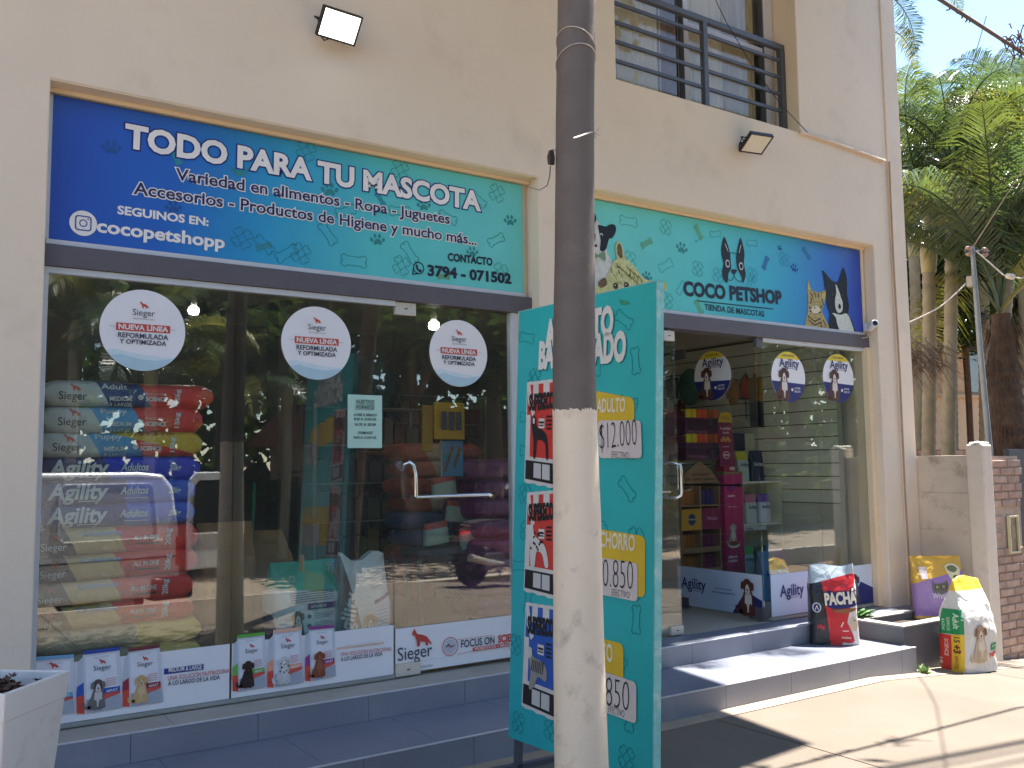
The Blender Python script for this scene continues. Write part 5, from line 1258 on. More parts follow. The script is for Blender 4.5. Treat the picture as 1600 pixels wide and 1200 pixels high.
PAL = [(90, 50, 44), (50, 78, 92), (116, 110, 98), (44, 78, 60), (116, 92, 50), (70, 46, 70), (50, 54, 70), (100, 62, 46)]
shelf_unit('metal shelving deep in the left shop with small packs', 3.0, 4.1, 2.6, 2.95, .27, 2.0, 5, PAL, 3, .10)
shelf_unit('wide back wall shelving with assorted packs', 4.3, 6.0, 4.6, 4.95, .27, 2.3, 6, PAL, 4, .14)
# bundle hung up: blue and black item in the middle
hg = MB(); rr = random.Random(5)
o = MB().ball((0, 0, 0), .28, 1.1, .6, .9, 12).build('hanging_bundle', M('dark_teal_fabric', (30, 70, 80), .7, .3, 12, bump=6, bscale=8), None, smooth=True, loc=(3.25, 2.2, 2.16)); tag(o, 'dark teal pet cushion bundle on top of the inner shelving', 'cushion')
for v in o.data.vertices: v.co += v.co.normalized()*noise.noise(v.co*9)*.06
# stacks of bags behind the door
mK1 = bands('bag_red_cream', (176, 90, 70), [(1, .4, -.10, (190, 170, 150)), (1, .4, .12, (160, 60, 54))], .5, 2.5)
mK2 = bands('bag_blue_grey', (90, 104, 140), [(1, .4, .05, (150, 150, 160))], .5, 2.5)
mK3 = bands('bag_purple', (110, 40, 96), [(1, .2, .2, (130, 56, 110))], .35, 2.5)
for i in range(9):
    lying_bag('feed_bag', '%s feed bag of the inner stack behind the door handle' % ordn[i], 'bag', (3.45+(.02 if i % 2 else -.02), 1.35, 1.50-.125*i), .62, .13, .42, mK2 if i in (4, 5) else mK1, 60+i, (1, .12*(i % 3-1), 0), 'feed bags stacked behind the glass door', .01)
for i in range(8):
    lying_bag('feed_bag', '%s purple feed bag of the pile at the right of the door' % ordn[i], 'bag', (3.78+(.03 if i % 2 else -.02), 1.0, 1.36-.14*i), .66, .15, .45, mK3, 80+i, (1, .10*(i % 3-1), 0), 'purple feed bags piled inside', .012)
# loose pale packs
for i, (x, y, z_, a) in enumerate(((3.30, .92, 1.24, .5), (3.42, .95, 1.06, -.4), (3.22, .90, .92, .3), (3.50, .88, .90, .9))):
    prod('treat_pack', '%s pale packet in the heap of treats behind the door' % ordn[i], 'packet', frame((x, y, z_), (1, .2, a*.3), (a*.5, 0, 1)), .22, .15, .05, (170, 190, 180), (190, 80, 60), 'pale treat packets heaped behind the door', seed=i)
# heap support table
tb = empty('display_table', 'low dark table carrying the treat packets behind the door', 'table', (3.35, 1.0, .27))
MB().box(-.3, .3, -.15, .12, .58, .62).build('table_top', BEAM, tb)
for sx in (-.28, .25):
    for sy in (-.13, .08): MB().box(sx, sx+.03, sy, sy+.03, 0, .58).build('leg', BEAM, tb)
# yellow posters / hanging packs
hp = empty('hanging_display', 'yellow and blue treat bags hanging behind the glass door', 'display', mw=frame((2.98, .42, 1.45), (1, .1, 0), (0, 0, 1)))
MB().box(-.04, .20, .18, .42, -.02, .0).build('yellow_pack', P((206, 160, 40)), hp, bevel=.006); MB().box(-.12, -.04, .10, .40, -.04, -.02).build('yellow_pack', P((170, 130, 40)), hp, bevel=.006)
MB().box(.0, .18, -.06, .17, -.01, .01).build('blue_pack', P((60, 130, 170)), hp, bevel=.006); MB().tube([(.08, .42, 0), (.08, 1.56, 0)], .003, 5).build('cord', BLACK, hp)
S = Surf(hp, base=.003)
for x in (.0, .06, .12): S.rect('dark_window', P((70, 80, 90)), x, .24, x+.045, .36, 1)
S.base = .0105
for a, b in (((.03, -.02), (.09, .13)), ((.10, -.0), (.15, .12))): S.line('bone_picture', P((110, 80, 40)), [a, b], .022, 2)
S.line('yellow_edge', P((206, 160, 40)), [(.0, -.06), (.0, .17)], .01, 1); S.finish()
# ceiling lamps
for (x, y, z_), lab in (((3.05, .62, 2.40), 'lit bulb lamp hanging behind the glass door'), ((1.75, 1.7, 2.55), 'lit round lamp hanging above the stacked dog food bags'), ):
    lp = empty('ceiling_lamp', lab, 'lamp', (x, y, z_)); lp.scale = (.75,)*3
    MB().lathe([(.012, 0.03), (.028, .045), (.03, .10), (.012, .13)], (0, 0, 0), 16).build('lamp_base', P((220, 220, 216)), lp, smooth=True)
    MB().lathe([(.01, -.035), (.04, -.028), (.048, 0.0), (.045, .03), (.02, .045)], (0, 0, 0), 18).build('bulb', M('lit_bulb', (255, 255, 245), .4, 0, emis=6) if 'lit_bulb' not in bpy.data.materials else bpy.data.materials['lit_bulb'], lp, smooth=True)
    MB().tube([(0, 0, .13), (0, 0, (3.05-z_)/.75)], .004, 6).build('cord', P((200, 200, 196)), lp)

# ------------------------------------------------------------------ right shop interior
sw = empty('slat_wall', 'pale slatted display wall along the right side of the shop', 'slat wall', (0, 0, 0))
SWM = M('slat_board', (228, 224, 208), .6, .05, 3)
for i in range(13): MB().box(6.955, 6.975, .35, 4.6, 1.10+i*.118, 1.10+i*.118+.108).build('slat', SWM, sw, bevel=.003)
MB().box(6.9755, 6.984, .35, 4.6, 1.09, 2.65).build('backing', P((70, 68, 60)), sw)
MB().box(6.94, 6.98, .30, .345, .27, 2.9).build('edge_profile', P((170, 172, 160)), sw)
# orange harness hung on slats
hr_ = empty('dog_harness', 'orange and black dog harness hanging on the slatted wall', 'harness', mw=frame(at(1168, 606, X=6.93), (0, -1, 0), (0, 0, 1)))
MB().prism(blob([(-.09, -.10), (.09, -.11), (.10, -.02), (.03, .07), (.0, .14), (-.04, .10), (-.08, .0)], 4), .02, 'z').build('vest', M('orange_fabric', (206, 84, 60), .8, .12, 20, bump=2), hr_, bevel=.006)
MB().tube([(-.09, -.10, .02), (.09, -.11, .02), (.10, -.02, .02), (.03, .07, .02), (.0, .14, .02), (-.04, .10, .02), (-.08, .0, .02), (-.09, -.10, .02)], .008, 6).tube([(.09, -.05, .02), (.04, -.06, .025), (.05, -.11, .02)], .007, 6).tube([(-.02, -.1, .01), (-.02, -.30, .01)], .005, 6).build('strap', BLACK, hr_)
o = MB().ball((0, 0, 0), .10, .5, .8, 1.3, 10).build('hanging_toy', M('ochre_fabric', (160, 110, 50), .8, .2, 12), None, smooth=True, loc=at(1145, 612, X=6.80)); tag(o, 'ochre toy hanging left of the orange harness', 'toy')
o = MB().ball((0, 0, 0), .16, .5, .9, 1.2, 10).build('hanging_toy', M('teal_fabric', (44, 100, 90), .8, .2, 12), None, smooth=True, loc=at(1078, 605, X=6.80)); tag(o, 'dark teal pet coat hanging left of the open leaf sticker', 'coat')
for i, (px, py, col, nm_) in enumerate(((1062, 640, (120, 44, 50), 'dark red'), (1072, 668, (60, 60, 66), 'charcoal'), (1182, 640, (60, 62, 70), 'grey'), (1050, 600, (66, 90, 84), 'sea green'), (1046, 690, (110, 70, 40), 'brown'), (1180, 600, (150, 120, 60), 'sandy'))):
    q = at(px, py, X=6.92); o = MB().box(-.02, .02, -.07, .07, -.16, .06).box(-.004, .004, -.02, .02, .06, .10).build('hanging_pack', P(col), None, bevel=.008, loc=q); tag(o, '%s pet accessory pack hanging on the slatted wall' % nm_, 'pack')
# cardboard product rack
def cbox(b, x0, x1, y0, y1, z0, z1): return b.box(x0, x1, y0, y1, z0, z1)
Yk = 1.0
rk = empty('cardboard_rack', 'cardboard treat rack with peaked top, gold and plum panels', 'display rack', mw=frame((5.655, Yk, .268), (1, 0, 0), (0, 0, 1)))
KB = M('rack_cardboard', (150, 118, 92), .8, .06, 6); RWD = .485
MB().box(0, RWD, 0, 1.02, -.30, -.285).build('back_panel', KB, rk)
for x in (0, RWD/2-.008, RWD-.016): MB().box(x, x+.016, 0, 1.02, -.285, 0).build('divider', KB, rk)
MB().prism([(-.0, 1.02), (RWD, 1.02), (RWD*.82, 1.12), (RWD*.5, 1.21), (RWD*.18, 1.12)], .0, 'z', -.02).build('peak_panel', KB, rk)
for j, y in enumerate((.08, .26, .44, .62, .82)): 
    MB().box(.017, RWD/2-.009, y, y+.012, -.285, 0).box(RWD/2+.009, RWD-.017, y, y+.012, -.285, 0).build('shelf', KB, rk)
    if y in (.26, .44, .08): MB().box(.017, RWD-.017, y-.014, y+.03, .0005, .006).build('shelf_front', KB, rk)
MB().box(.0, RWD/2-.002, .62, .80, .001, .010).build('gold_panel', P((200, 150, 50)), rk); MB().box(RWD/2+.002, RWD, .62, .80, .001, .010).build('plum_panel', P((140, 36, 84)), rk)
S = Surf(rk, base=.0105); S.ell('round_logo', P((34, 54, 110)), (RWD*.25, .71), .045, .05, 2); S.text('Pedigree', P((220, 200, 160)), (RWD*.14, .705), (RWD*.36, .705), .018, 3, False, .02)
S.text('Whiskas', P((206, 150, 190)), (RWD*.62, .70), (RWD*.88, .70), .028, 3, False, .03); S.finish()
S = Surf(rk, base=.0005); S.text('Alimento húmedo', P((70, 44, 34)), (.14, 1.085), (.345, 1.085), .020, 2, False, .03); S.text('100% completo y balanceado', P((70, 44, 34)), (.06, 1.045), (.425, 1.045), .020, 2, False, .03); S.finish()
for j, y in enumerate((.092, .272, .452, .832)):
    for side in (0, 1):
        for q in range(4):
            x = .020+side*RWD/2+.027+q*.053
            mt_ = ((170, 110, 56), (190, 120, 60)) if side == 0 else ((120, 50, 90), (150, 60, 110))
            if j == 3 and side: mt_ = ((60, 50, 120), (110, 60, 130))
            base = bpy.data.objects.get('wet_food_pouch%d%d' % (side, j == 3 and side))
            mw_ = rk.matrix_world @ Matrix.Translation((x, y, -.05))
            key = ('pp', side, j == 3 and side)
            if key not in _cache:
                o = MB().box(-.024, .024, 0, .115, -.03, -.012).box(-.022, .022, .115, .128, -.023, -.019).build('wet_food_pouch', P(mt_[0], .3), None, bevel=.006)
                _cache[key] = o.data
            else:
                o = bpy.data.objects.new('wet_food_pouch', _cache[key]); COL.objects.link(o)
            o.matrix_world = mw_
            tag(o, '%s wet food pouch, %s from left on the %s cardboard rack shelf' % ('gold' if side == 0 else 'violet' if j == 3 else 'plum', NTH[q+side*4], ('bottom', 'second lowest', 'third', 'top')[j]), 'pouch', '%s pouches in the cardboard rack' % ('gold' if side == 0 else 'violet' if j == 3 else 'plum'))
# pink tower display beside the rack
pk = empty('pink_display', 'tall pink cardboard display with a cat and a bowl', 'display stand', mw=frame((6.165, Yk-.03, .268), (1, 0, 0), (0, 0, 1)))
MB().box(0, .235, 0, 1.09, -.30, 0).build('column', gradmat('pink_card', [(0, (120, 30, 76)), (.6, (196, 40, 110)), (1, (190, 50, 120))], (0, .9, 0)), pk, bevel=.003)
MB().box(-.002, .237, 1.091, 1.115, -.30, .003).build('cap', KB, pk)
S = Surf(pk, base=.0005)
S.text('¡Sabores', P((230, 210, 220)), (.02, .36), (.135, .36), .022, 2, False, .04, .2); S.text('irresistibles!', P((230, 210, 220)), (.02, .325), (.135, .325), .020, 2, False, .04, .2)
S.text('Alimento húmedo', P((230, 200, 216)), (.04, .80), (.15, .80), .014, 2, False, .02); S.ell('round_mark', P((150, 40, 130)), (.09, .97), .06, .03, 2); S.line('small_print', P((230, 210, 220)), [(.04, .90), (.12, .90)], .012, 2)
S.line('small_print', P((220, 180, 200)), [(.05, .22), (.12, .22)], .010, 2); S.line('small_print', P((220, 180, 200)), [(.05, .20), (.12, .20)], .008, 2)
sitdog(S, .088, .47, .20, P((170, 160, 150)), P((176, 168, 158)), P((226, 222, 216)), 2, name='cat_picture')
S.ell('bowl_picture', P((222, 216, 210)), (.09, .475), .075, .03, 8); S.ell('bowl_picture', P((120, 60, 40)), (.09, .485), .065, .02, 9); S.finish()
bx = empty('counter_box', 'small pink counter box standing on the pink display', 'box', mw=frame((6.20, Yk-.02, 1.385), (1, 0, 0), (0, 0, 1)))
MB().prism([(-.02, 0), (.13, 0), (.13, .10), (.09, .12), (.02, .11), (-.02, .04)], .0, 'z', -.12).build('box_body', P((176, 36, 80)), bx, bevel=.003); MB().box(.05, .115, .012, .04, .0005, .002).build('white_tag', P((214, 206, 206)), bx)
# purple snack box display on top of the rack
pp = empty('snack_display', 'purple two-tier snack box with tall curved price flag', 'display box', mw=frame((5.72, Yk-.02, 1.49), (1, 0, 0), (0, 0, 1)))
PUR = P((84, 32, 74)); 
for y0 in (0, .215):
    MB().box(0, .42, y0, y0+.155, -.26, 0).build('tier_box', PUR, pp, bevel=.003)
    MB().box(0, .42, y0+.156, y0+.205, -.25, -.01).build('tier_front', P((120, 40, 60)), pp)
    for q, c_ in enumerate(((210, 196, 40), (206, 180, 40), (206, 70, 44), (206, 90, 40), (150, 70, 40), (190, 90, 40))):
        MB().box(.012+q*.067, .072+q*.067, y0+.150, y0+.225, -.06, .002).build('snack_pack', P(c_), pp, bevel=.003)
    S = Surf(pp, base=.0005); S.text('Whiskas Temptations', P((150, 110, 140)), (.03, y0+.02), (.26, y0+.02), .020, 2, False, .02)
    for q in range(3): S.rect('dark_window', P((56, 30, 60)), .03+q*.10, y0+.05, .11+q*.10, y0+.13, 1)
    S.rect('dark_window', P((40, 34, 60)), .33, y0+.03, .40, y0+.14, 2); S.finish()
MB().prism([(.40, -.06), (.585, -.06), (.57, .30), (.56, .40), (.50, .42), (.42, .40), (.385, .33)], .012, 'z', .004).build('price_flag', P((130, 30, 84)), pp)
MB().prism([(.386, .33), (.565, .33), (.56, .405), (.50, .425), (.42, .405)], .0135, 'z', .0121).build('yellow_cap', P((214, 184, 50)), pp)
S = Surf(pp, base=.0136); S.text('NUEVO', P((190, 120, 40)), (.42, .355), (.53, .355), .026, 2, False, .04); S.base = .0122
S.text('Irresistibles', P((222, 190, 206)), (.415, .265), (.545, .265), .024, 2, False, .04); S.text('Snacks', P((222, 190, 206)), (.44, .23), (.52, .23), .022, 2, False, .04)
for q in range(5): S.ell('snack_picture', P((214, 150, 84)), (.43+q*.024, .17+(q % 2)*.02), .020, .016, 2, n=12)
S.ell('cat_logo', P((222, 190, 206)), (.48, .04), .044, .034, 2); S.ell('cat_logo', P((130, 30, 84)), (.48, .04), .034, .025, 3); S.line('cat_logo', P((222, 190, 206)), [(.445, .04), (.515, .04)], .016, 4)
S.line('small_print', P((214, 180, 200)), [(.44, .115), (.52, .115)], .006, 2); S.finish()
MB().tube([(.50, .42, .0), (.56, .55, -.02), (.57, .40, -.01)], .004, 6).build('flag_rod', P((214, 206, 206)), pp)
# agility shelf stand
ag = empty('branded_stand', 'white display stand with navy header holding blue pet food bags', 'display stand', mw=frame((6.40, .98, .268), (1, 0, 0), (0, 0, 1)))
WP_ = P((206, 208, 190)); AW = .53
MB().box(-.06, AW, 0, 1.47, -.32, -.30).build('back_panel', WP_, ag); MB().box(-.10, .36, 1.31, 1.47, -.299, -.27).build('header', P((26, 34, 76)), ag)
for y in (.16, .625, 1.005): MB().box(0, AW, y, y+.018, -.299, .0).build('shelf', P((220, 220, 212)), ag)
for x in (.0, AW-.012): MB().box(x, x+.012, 0, 1.004, -.299, 0).build('side_panel', WP_, ag)
S = Surf(ag, base=-.2695); S.text('Agility', GW, (-.09, 1.35), (.20, 1.35), .085, 2, False, .01); S.line('underline', GW, [(.12, 1.335), (.19, 1.335)], .005, 2); S.finish()
agm = ag.matrix_world
MB().box(.0, .30, .585, .620, .0005, .004).build('shelf_strip', P((200, 206, 214)), ag)
S = Surf(ag, base=.0045); S.text('Agility', AGB, (.03, .594), (.12, .594), .020, 2, False, .02); S.finish()
spc = [(.09, 1.024, .15, .27, (186, 202, 202), (206, 196, 60), 'pale bag with yellow top on the upper shelf of the branded stand', 'Agility'), (.28, 1.024, .17, .28, (26, 44, 80), None, 'navy bag on the upper shelf of the branded stand', 'Nutrican'),
       (.0, 1.024, .10, .26, (26, 38, 90), None, 'dark blue bag at the left end of the upper shelf', None),
       (.18, .644, .15, .26, (206, 212, 216), (206, 120, 150), 'white bag with pink top on the middle shelf', 'Agility'), (.36, .644, .16, .26, (206, 212, 222), (120, 84, 170), 'white bag with violet top on the middle shelf', 'Agility'),
       (.07, .644, .10, .25, (30, 44, 110), None, 'blue bag left of the pink-topped bag', None), (.12, .18, .15, .26, (150, 200, 210), (40, 190, 100), 'pale bag with bright green top on the lowest stand shelf', 'Agility'), (.30, .18, .16, .25, (24, 100, 80), None, 'dark green bag on the lowest stand shelf', None), (.44, .18, .10, .25, (90, 140, 190), None, 'light blue bag at the right end of the lowest stand shelf', None)]
for i, (x, y, w_, h_, c1, c2, lb, tx) in enumerate(spc):
    prod('pet_food_bag', lb, 'bag', agm @ Matrix.Translation((x, y, -.08-.05*(i % 3 == 2))), w_, h_, .08, c1, c2, 'pet food bags on the branded stand', [(tx, -.36, .36, .50, .12)] if tx else None, P((44, 60, 120)) if c1[0] > 100 else GW, i)
for i, (x, y, c1, c2, lb) in enumerate(((6.66, .84, (180, 186, 196), (150, 130, 190), 'white bag with lilac top on the floor by the fixed glass'), (6.46, .78, (90, 140, 180), None, 'small blue bag leaning beside the lilac-topped bag'))):
    prod('pet_food_bag', lb, 'bag', frame((x, y, .268), (1, 0, 0), (0, 0, 1)), .22, .42, .12, c1, c2, 'pet food bags on the shop floor', [('Agility', -.36, .36, .50, .10)], P((44, 80, 150)), 20+i)
# counter and dark goods behind the closed leaf
ct = empty('shop_counter', 'wooden shop counter deep in the right shop', 'counter', (4.9, 2.6, .27))
MB().box(-.6, .5, -.3, .3, .0, 1.0).build('counter_body', M('counter_wood', (96, 66, 46), .5, .15, 8), ct); MB().box(-.63, .53, -.33, .33, 1.001, 1.04).build('counter_top', M('counter_top', (130, 96, 70), .4, .1, 8), ct)

# ------------------------------------------------------------------ right side: boundary wall, pillar, brick pier
OLDPL = M('old_boundary_plaster', (206, 190, 172), .9, .1, 3, bump=2.5, bscale=14, stain=((138, 118, 102), .85, 5))
bw = empty('boundary_wall', 'low plastered boundary wall between the shop corner and the pillar', 'wall', (7.42, -.35, 0))
bw.location = (0, 0, 0)
zt = 1.50
for i in range(6): MB().box(7.352+(.004 if i % 2 else 0), 7.50, -.575, -.122, -.35+i*.309, -.35+(i+1)*.309-.004).build('board_marked_course', OLDPL, bw, bevel=.004)
MB().box(7.358, 7.495, -.57, -.13, -.35, 1.49).build('core', OLDPL, bw)
pr = empty('wall_pillar', 'square cream concrete pillar with broken white top', 'pillar', (7.42, -.65, 0)); pr.location = (0, 0, 0)
b = MB(); rr = random.Random(4); nx = 6; X0, X1, Y0, Y1 = 7.335, 7.475, -.725, -.578
b.box(X0, X1, Y0, Y1, -.4, 1.585)
b.build('shaft', M('pillar_paint', (220, 206, 190), .85, .06, 3, bump=2, bscale=12, stain=((160, 140, 122), .4, 5)), pr, bevel=.014, seg=2)
b = MB()
for _ in range(26): 
    x, y = rr.uniform(X0+.02, X1-.02), rr.uniform(Y0+.02, Y1-.02); b.ball((x, y, 1.585+rr.uniform(0, .014)), rr.uniform(.012, .03), 1, 1, .5, 5)
b.build('broken_cap', M('broken_plaster', (226, 222, 214), .9, .2, 30, bump=4, bscale=30), pr)
bk = empty('brick_pier', 'old red brick pier with a small meter niche beside the pillar', 'brick wall', (7.8, -.6, 0)); bk.location = (0, 0, 0)
BX0, BX1, BY = 7.48, 8.02, -.66
MB().box(BX0, BX1-.02, BY+.010, BY+.24, -.6, 1.49).build('mortar', M('mortar', (176, 156, 140), .95, .15, 12, bump=3, bscale=30), bk)
BC = [M('brick_%d' % i, c_, .9, .18, 14, bump=2.5, bscale=40, stain=((150, 128, 112), .55, 18)) for i, c_ in enumerate(((172, 142, 126), (182, 154, 138), (164, 138, 124), (178, 112, 90)))]
rr = random.Random(12); zc = -.58; row = 0; bmesh_cache = {}
while zc < 1.45:
    x = BX0+(.0 if row % 2 else -.11); 
    while x < BX1-.02:
        a = max(x, BX0)+.004; c_ = min(x+.215, BX1-(.03 if row % 3 == 1 else 0)+rr.uniform(-.012, .02))-.004
        if c_-a > .03 and not (zc > .68 and zc < 1.02 and a < 7.95 and c_ > 7.72):
            key = round(c_-a, 2); 
            o = MB().box(0, c_-a, 0, .1, 0, .056).build('brick', BC[3] if (row in (24, 20) and x < 7.8) else rr.choice(BC[:3]), bk, bevel=.005, seg=1)
            o.location = (a, BY-rr.uniform(0, .006), zc+rr.uniform(-.001, .001))
        x += .222
    zc += .066; row += 1
mb_ = empty('meter_niche', 'small cream framed meter niche set in the brick pier', 'meter box', (7.83, BY-.005, .84))
b = MB(); fw, fh, t = .075, .155, .016
b.box(-fw, fw, -.02, .006, -fh, -fh+t).box(-fw, fw, -.02, .006, fh-t, fh).box(-fw, -fw+t, -.02, .006, -fh+t, fh-t).box(fw-t, fw, -.02, .006, -fh+t, fh-t)
b.build('frame', M('niche_frame', (206, 196, 160), .6, .08, 20), mb_, bevel=.002); MB().box(-fw+t, fw-t, -.004, .004, -fh+t, fh-t).build('glass_front', M('niche_glass', (120, 104, 88), .2, .25, 18), mb_)
MB().box(-.03, .03, -.008, -.004, -.03, .07).build('meter', P((150, 130, 112)), mb_, bevel=.004)
# brick wall behind, with low trees
wl = empty('garden_wall', 'old brick garden wall far behind the boundary wall', 'brick wall', (0, 0, 0))
MB().box(8.6, 16.0, 2.6, 2.78, -.4, 1.62).build('wall_core', M('garden_brick', (134, 104, 88), .9, .25, 4, bump=4, bscale=20, stain=((90, 74, 64), .6, 2)), wl)
b = MB()
for row in range(26):
    for i in range(33): 
        b.box(8.62+i*.225+(.11 if row % 2 else 0), 8.62+i*.225+(.11 if row % 2 else 0)+.21, 2.588, 2.60, -.1+row*.066, -.1+row*.066+.056)
o = b.build('brick_courses', BC[0], wl); o['kind'] = 'stuff'
# neighbour house
nh = empty('neighbour_house', 'beige neighbour house with a tall window behind the palms', 'house', (0, 0, 0))
HB = M('ochre_render', (176, 140, 98), .9, .08, 1.5, bump=2, bscale=10); HC = M('cream_render', (206, 186, 158), .9, .06, 1.5)
HY = 6.0
p1 = at(1452, 600, Y=HY).x; p0 = at(1385, 600, Y=HY).x; p2 = at(1700, 600, Y=HY).x
MB().box(p0-6, p1, HY, HY+4, -.6, 4.0).build('wall', HB, nh)
MB().box(p1, p2+14, HY+.3, HY+4, -.6, 4.0).build('wall', HC, nh)
MB().box(p0-6.4, p2+14, HY-.6, HY+4.4, 4.0, 4.25).build('roof', M('roof_tile_terracotta', (140, 84, 64), .8, .2, 5), nh)
wa = at(1503, 500, Y=HY+.3); wb_ = at(1700, 615, Y=HY+.3)
wz0 = at(1520, 617, Y=HY+.3).z; wz1 = wz0+1.7
for k in range(5):
    x0_ = wa.x+k*1.25
    fr_ = MB().box(x0_, x0_+1.15, HY+.26, HY+.30, wz0, wz1).build('window', M('house_window_frame', (112, 104, 100), .6) if 'house_window_frame' not in bpy.data.materials else bpy.data.materials['house_window_frame'], nh)
    MB().box(x0_+.06, x0_+.56, HY+.245, HY+.262, wz0+.06, wz1-.06).build('pane', M('house_glass', (66, 72, 90), .15, .15, 3) if 'house_glass' not in bpy.data.materials else bpy.data.materials['house_glass'], fr_)
    MB().box(x0_+.60, x0_+1.10, HY+.245, HY+.262, wz0+.06, wz1-.06).build('pane', bpy.data.materials['house_glass'], fr_)
MB().box(p1-.02, p2+14, HY+.2, HY+.3, wz0-.08, wz0-.01).build('sill', HC, nh)
gt = MB().box(0, .9, 0, .05, -.5, 1.55).build('dark_gate', M('navy_gate_paint', (34, 42, 58), .5, .1, 6), None, bevel=.004, loc=(8.15, -.50, 0)); tag(gt, 'dark navy gate edge right of the brick pier', 'gate')

# ------------------------------------------------------------------ palms
FROND = {}
def frond_mesh(seed, ln=2.3, droop=.9, nl=44, lw=.032, ll=.62, vshape=.5):
    """arching feather leaf: rachis tube + folded leaflets, root at origin heading +X and up"""
    rr = random.Random(seed); b = MB(); pts = []
    for i in range(15):
        t = i/14; a = 1.05-droop*2.0*t**1.25; 
        if i == 0: p = Vector((0, 0, 0))
        else: p = pts[-1]+Vector((math.cos(a), 0, math.sin(a)))*ln/14
        pts.append(p)
    b.tube(pts, [.018*(1-t/15)+.002 for t in range(15)], 5, cap=False)
    for i in range(nl):
        t = .14+.86*i/nl; k = t*14; i0 = min(int(k), 13); p = pts[i0].lerp(pts[i0+1], k-i0); tg = (pts[i0+1]-pts[i0]).normalized()
        up = Vector((0, 1, 0)).cross(tg)*-1
        for s_ in (-1, 1):
            l = ll*(math.sin(math.pi*min(1, t*.92+.08))**.6)*rr.uniform(.8, 1.1)
            d = (Vector((0, s_, 0))*.9+tg*(.45+.25*rr.random())+up*(vshape-.1+.25*rr.random())).normalized()
            w_ = tg*lw*.5*rr.uniform(.7, 1.2)
            m1 = p+d*l*.5; e = p+d*l+Vector((0, 0, -l*rr.uniform(.35, .85)))
            b.add([p-w_*.6, m1-w_, e, m1+w_, p+w_*.6], [(0, 1, 2, 3, 4)])
    me = b.build('frond_proto', PALM_MATS[seed % len(PALM_MATS)], None, fixn=False); d_ = me.data; bpy.data.objects.remove(me); return d_
def leafmat(name, col, tr=.45):
    mt, t, bs = newmat(name); L = t.links
    tc = t.nodes.new('ShaderNodeTexCoord'); n = t.nodes.new('ShaderNodeTexNoise'); n.inputs['Scale'].default_value = 3; L.new(tc.outputs['Object'], n.inputs['Vector'])
    oi = t.nodes.new('ShaderNodeObjectInfo'); ad = t.nodes.new('ShaderNodeMath'); ad.operation = 'MULTIPLY_ADD'; ad.inputs[1].default_value = .5; L.new(oi.outputs['Random'], ad.inputs[0]); L.new(n.outputs[0], ad.inputs[2])
    mr = t.nodes.new('ShaderNodeMapRange'); mr.inputs[1].default_value = .4; mr.inputs[2].default_value = 1.1; mr.inputs[3].default_value = .6; mr.inputs[4].default_value = 1.45; L.new(ad.outputs[0], mr.inputs[0])
    s_ = t.nodes.new('ShaderNodeVectorMath'); s_.operation = 'SCALE'; s_.inputs[0].default_value = lin(col); L.new(mr.outputs[0], s_.inputs['Scale'])
    L.new(s_.outputs[0], bs.inputs['Base Color']); bs.inputs['Roughness'].default_value = .28; bs.inputs['Specular IOR Level'].default_value = .6
    tl_ = t.nodes.new('ShaderNodeBsdfTranslucent'); y = t.nodes.new('ShaderNodeVectorMath'); y.operation = 'MULTIPLY'; y.inputs[1].default_value = (1.5, 1.5, .5); L.new(s_.outputs[0], y.inputs[0]); L.new(y.outputs[0], tl_.inputs[0])
    mx = t.nodes.new('ShaderNodeMixShader'); mx.inputs[0].default_value = tr; L.new(bs.outputs[0], mx.inputs[1]); L.new(tl_.outputs[0], mx.inputs[2])
    L.new(mx.outputs[0], t.nodes['Material Output'].inputs[0]); return mt
PALM_MATS = [leafmat('palm_leaf_a', (86, 98, 68), .3), leafmat('palm_leaf_b', (66, 84, 68), .3), leafmat('palm_leaf_c', (112, 112, 70), .38), leafmat('palm_leaf_d', (76, 94, 76), .3)]
FR = [frond_mesh(i, 2.3, dr, 84, .024, .58) for i, dr in enumerate((.75, .95, 1.1, .85))]
RINGM = M('ringed_palm_trunk', (138, 132, 114), .85, .15, 6, bump=2, bscale=20)
SHAFTM = M('palm_crownshaft', (160, 150, 108), .5, .15, 3)
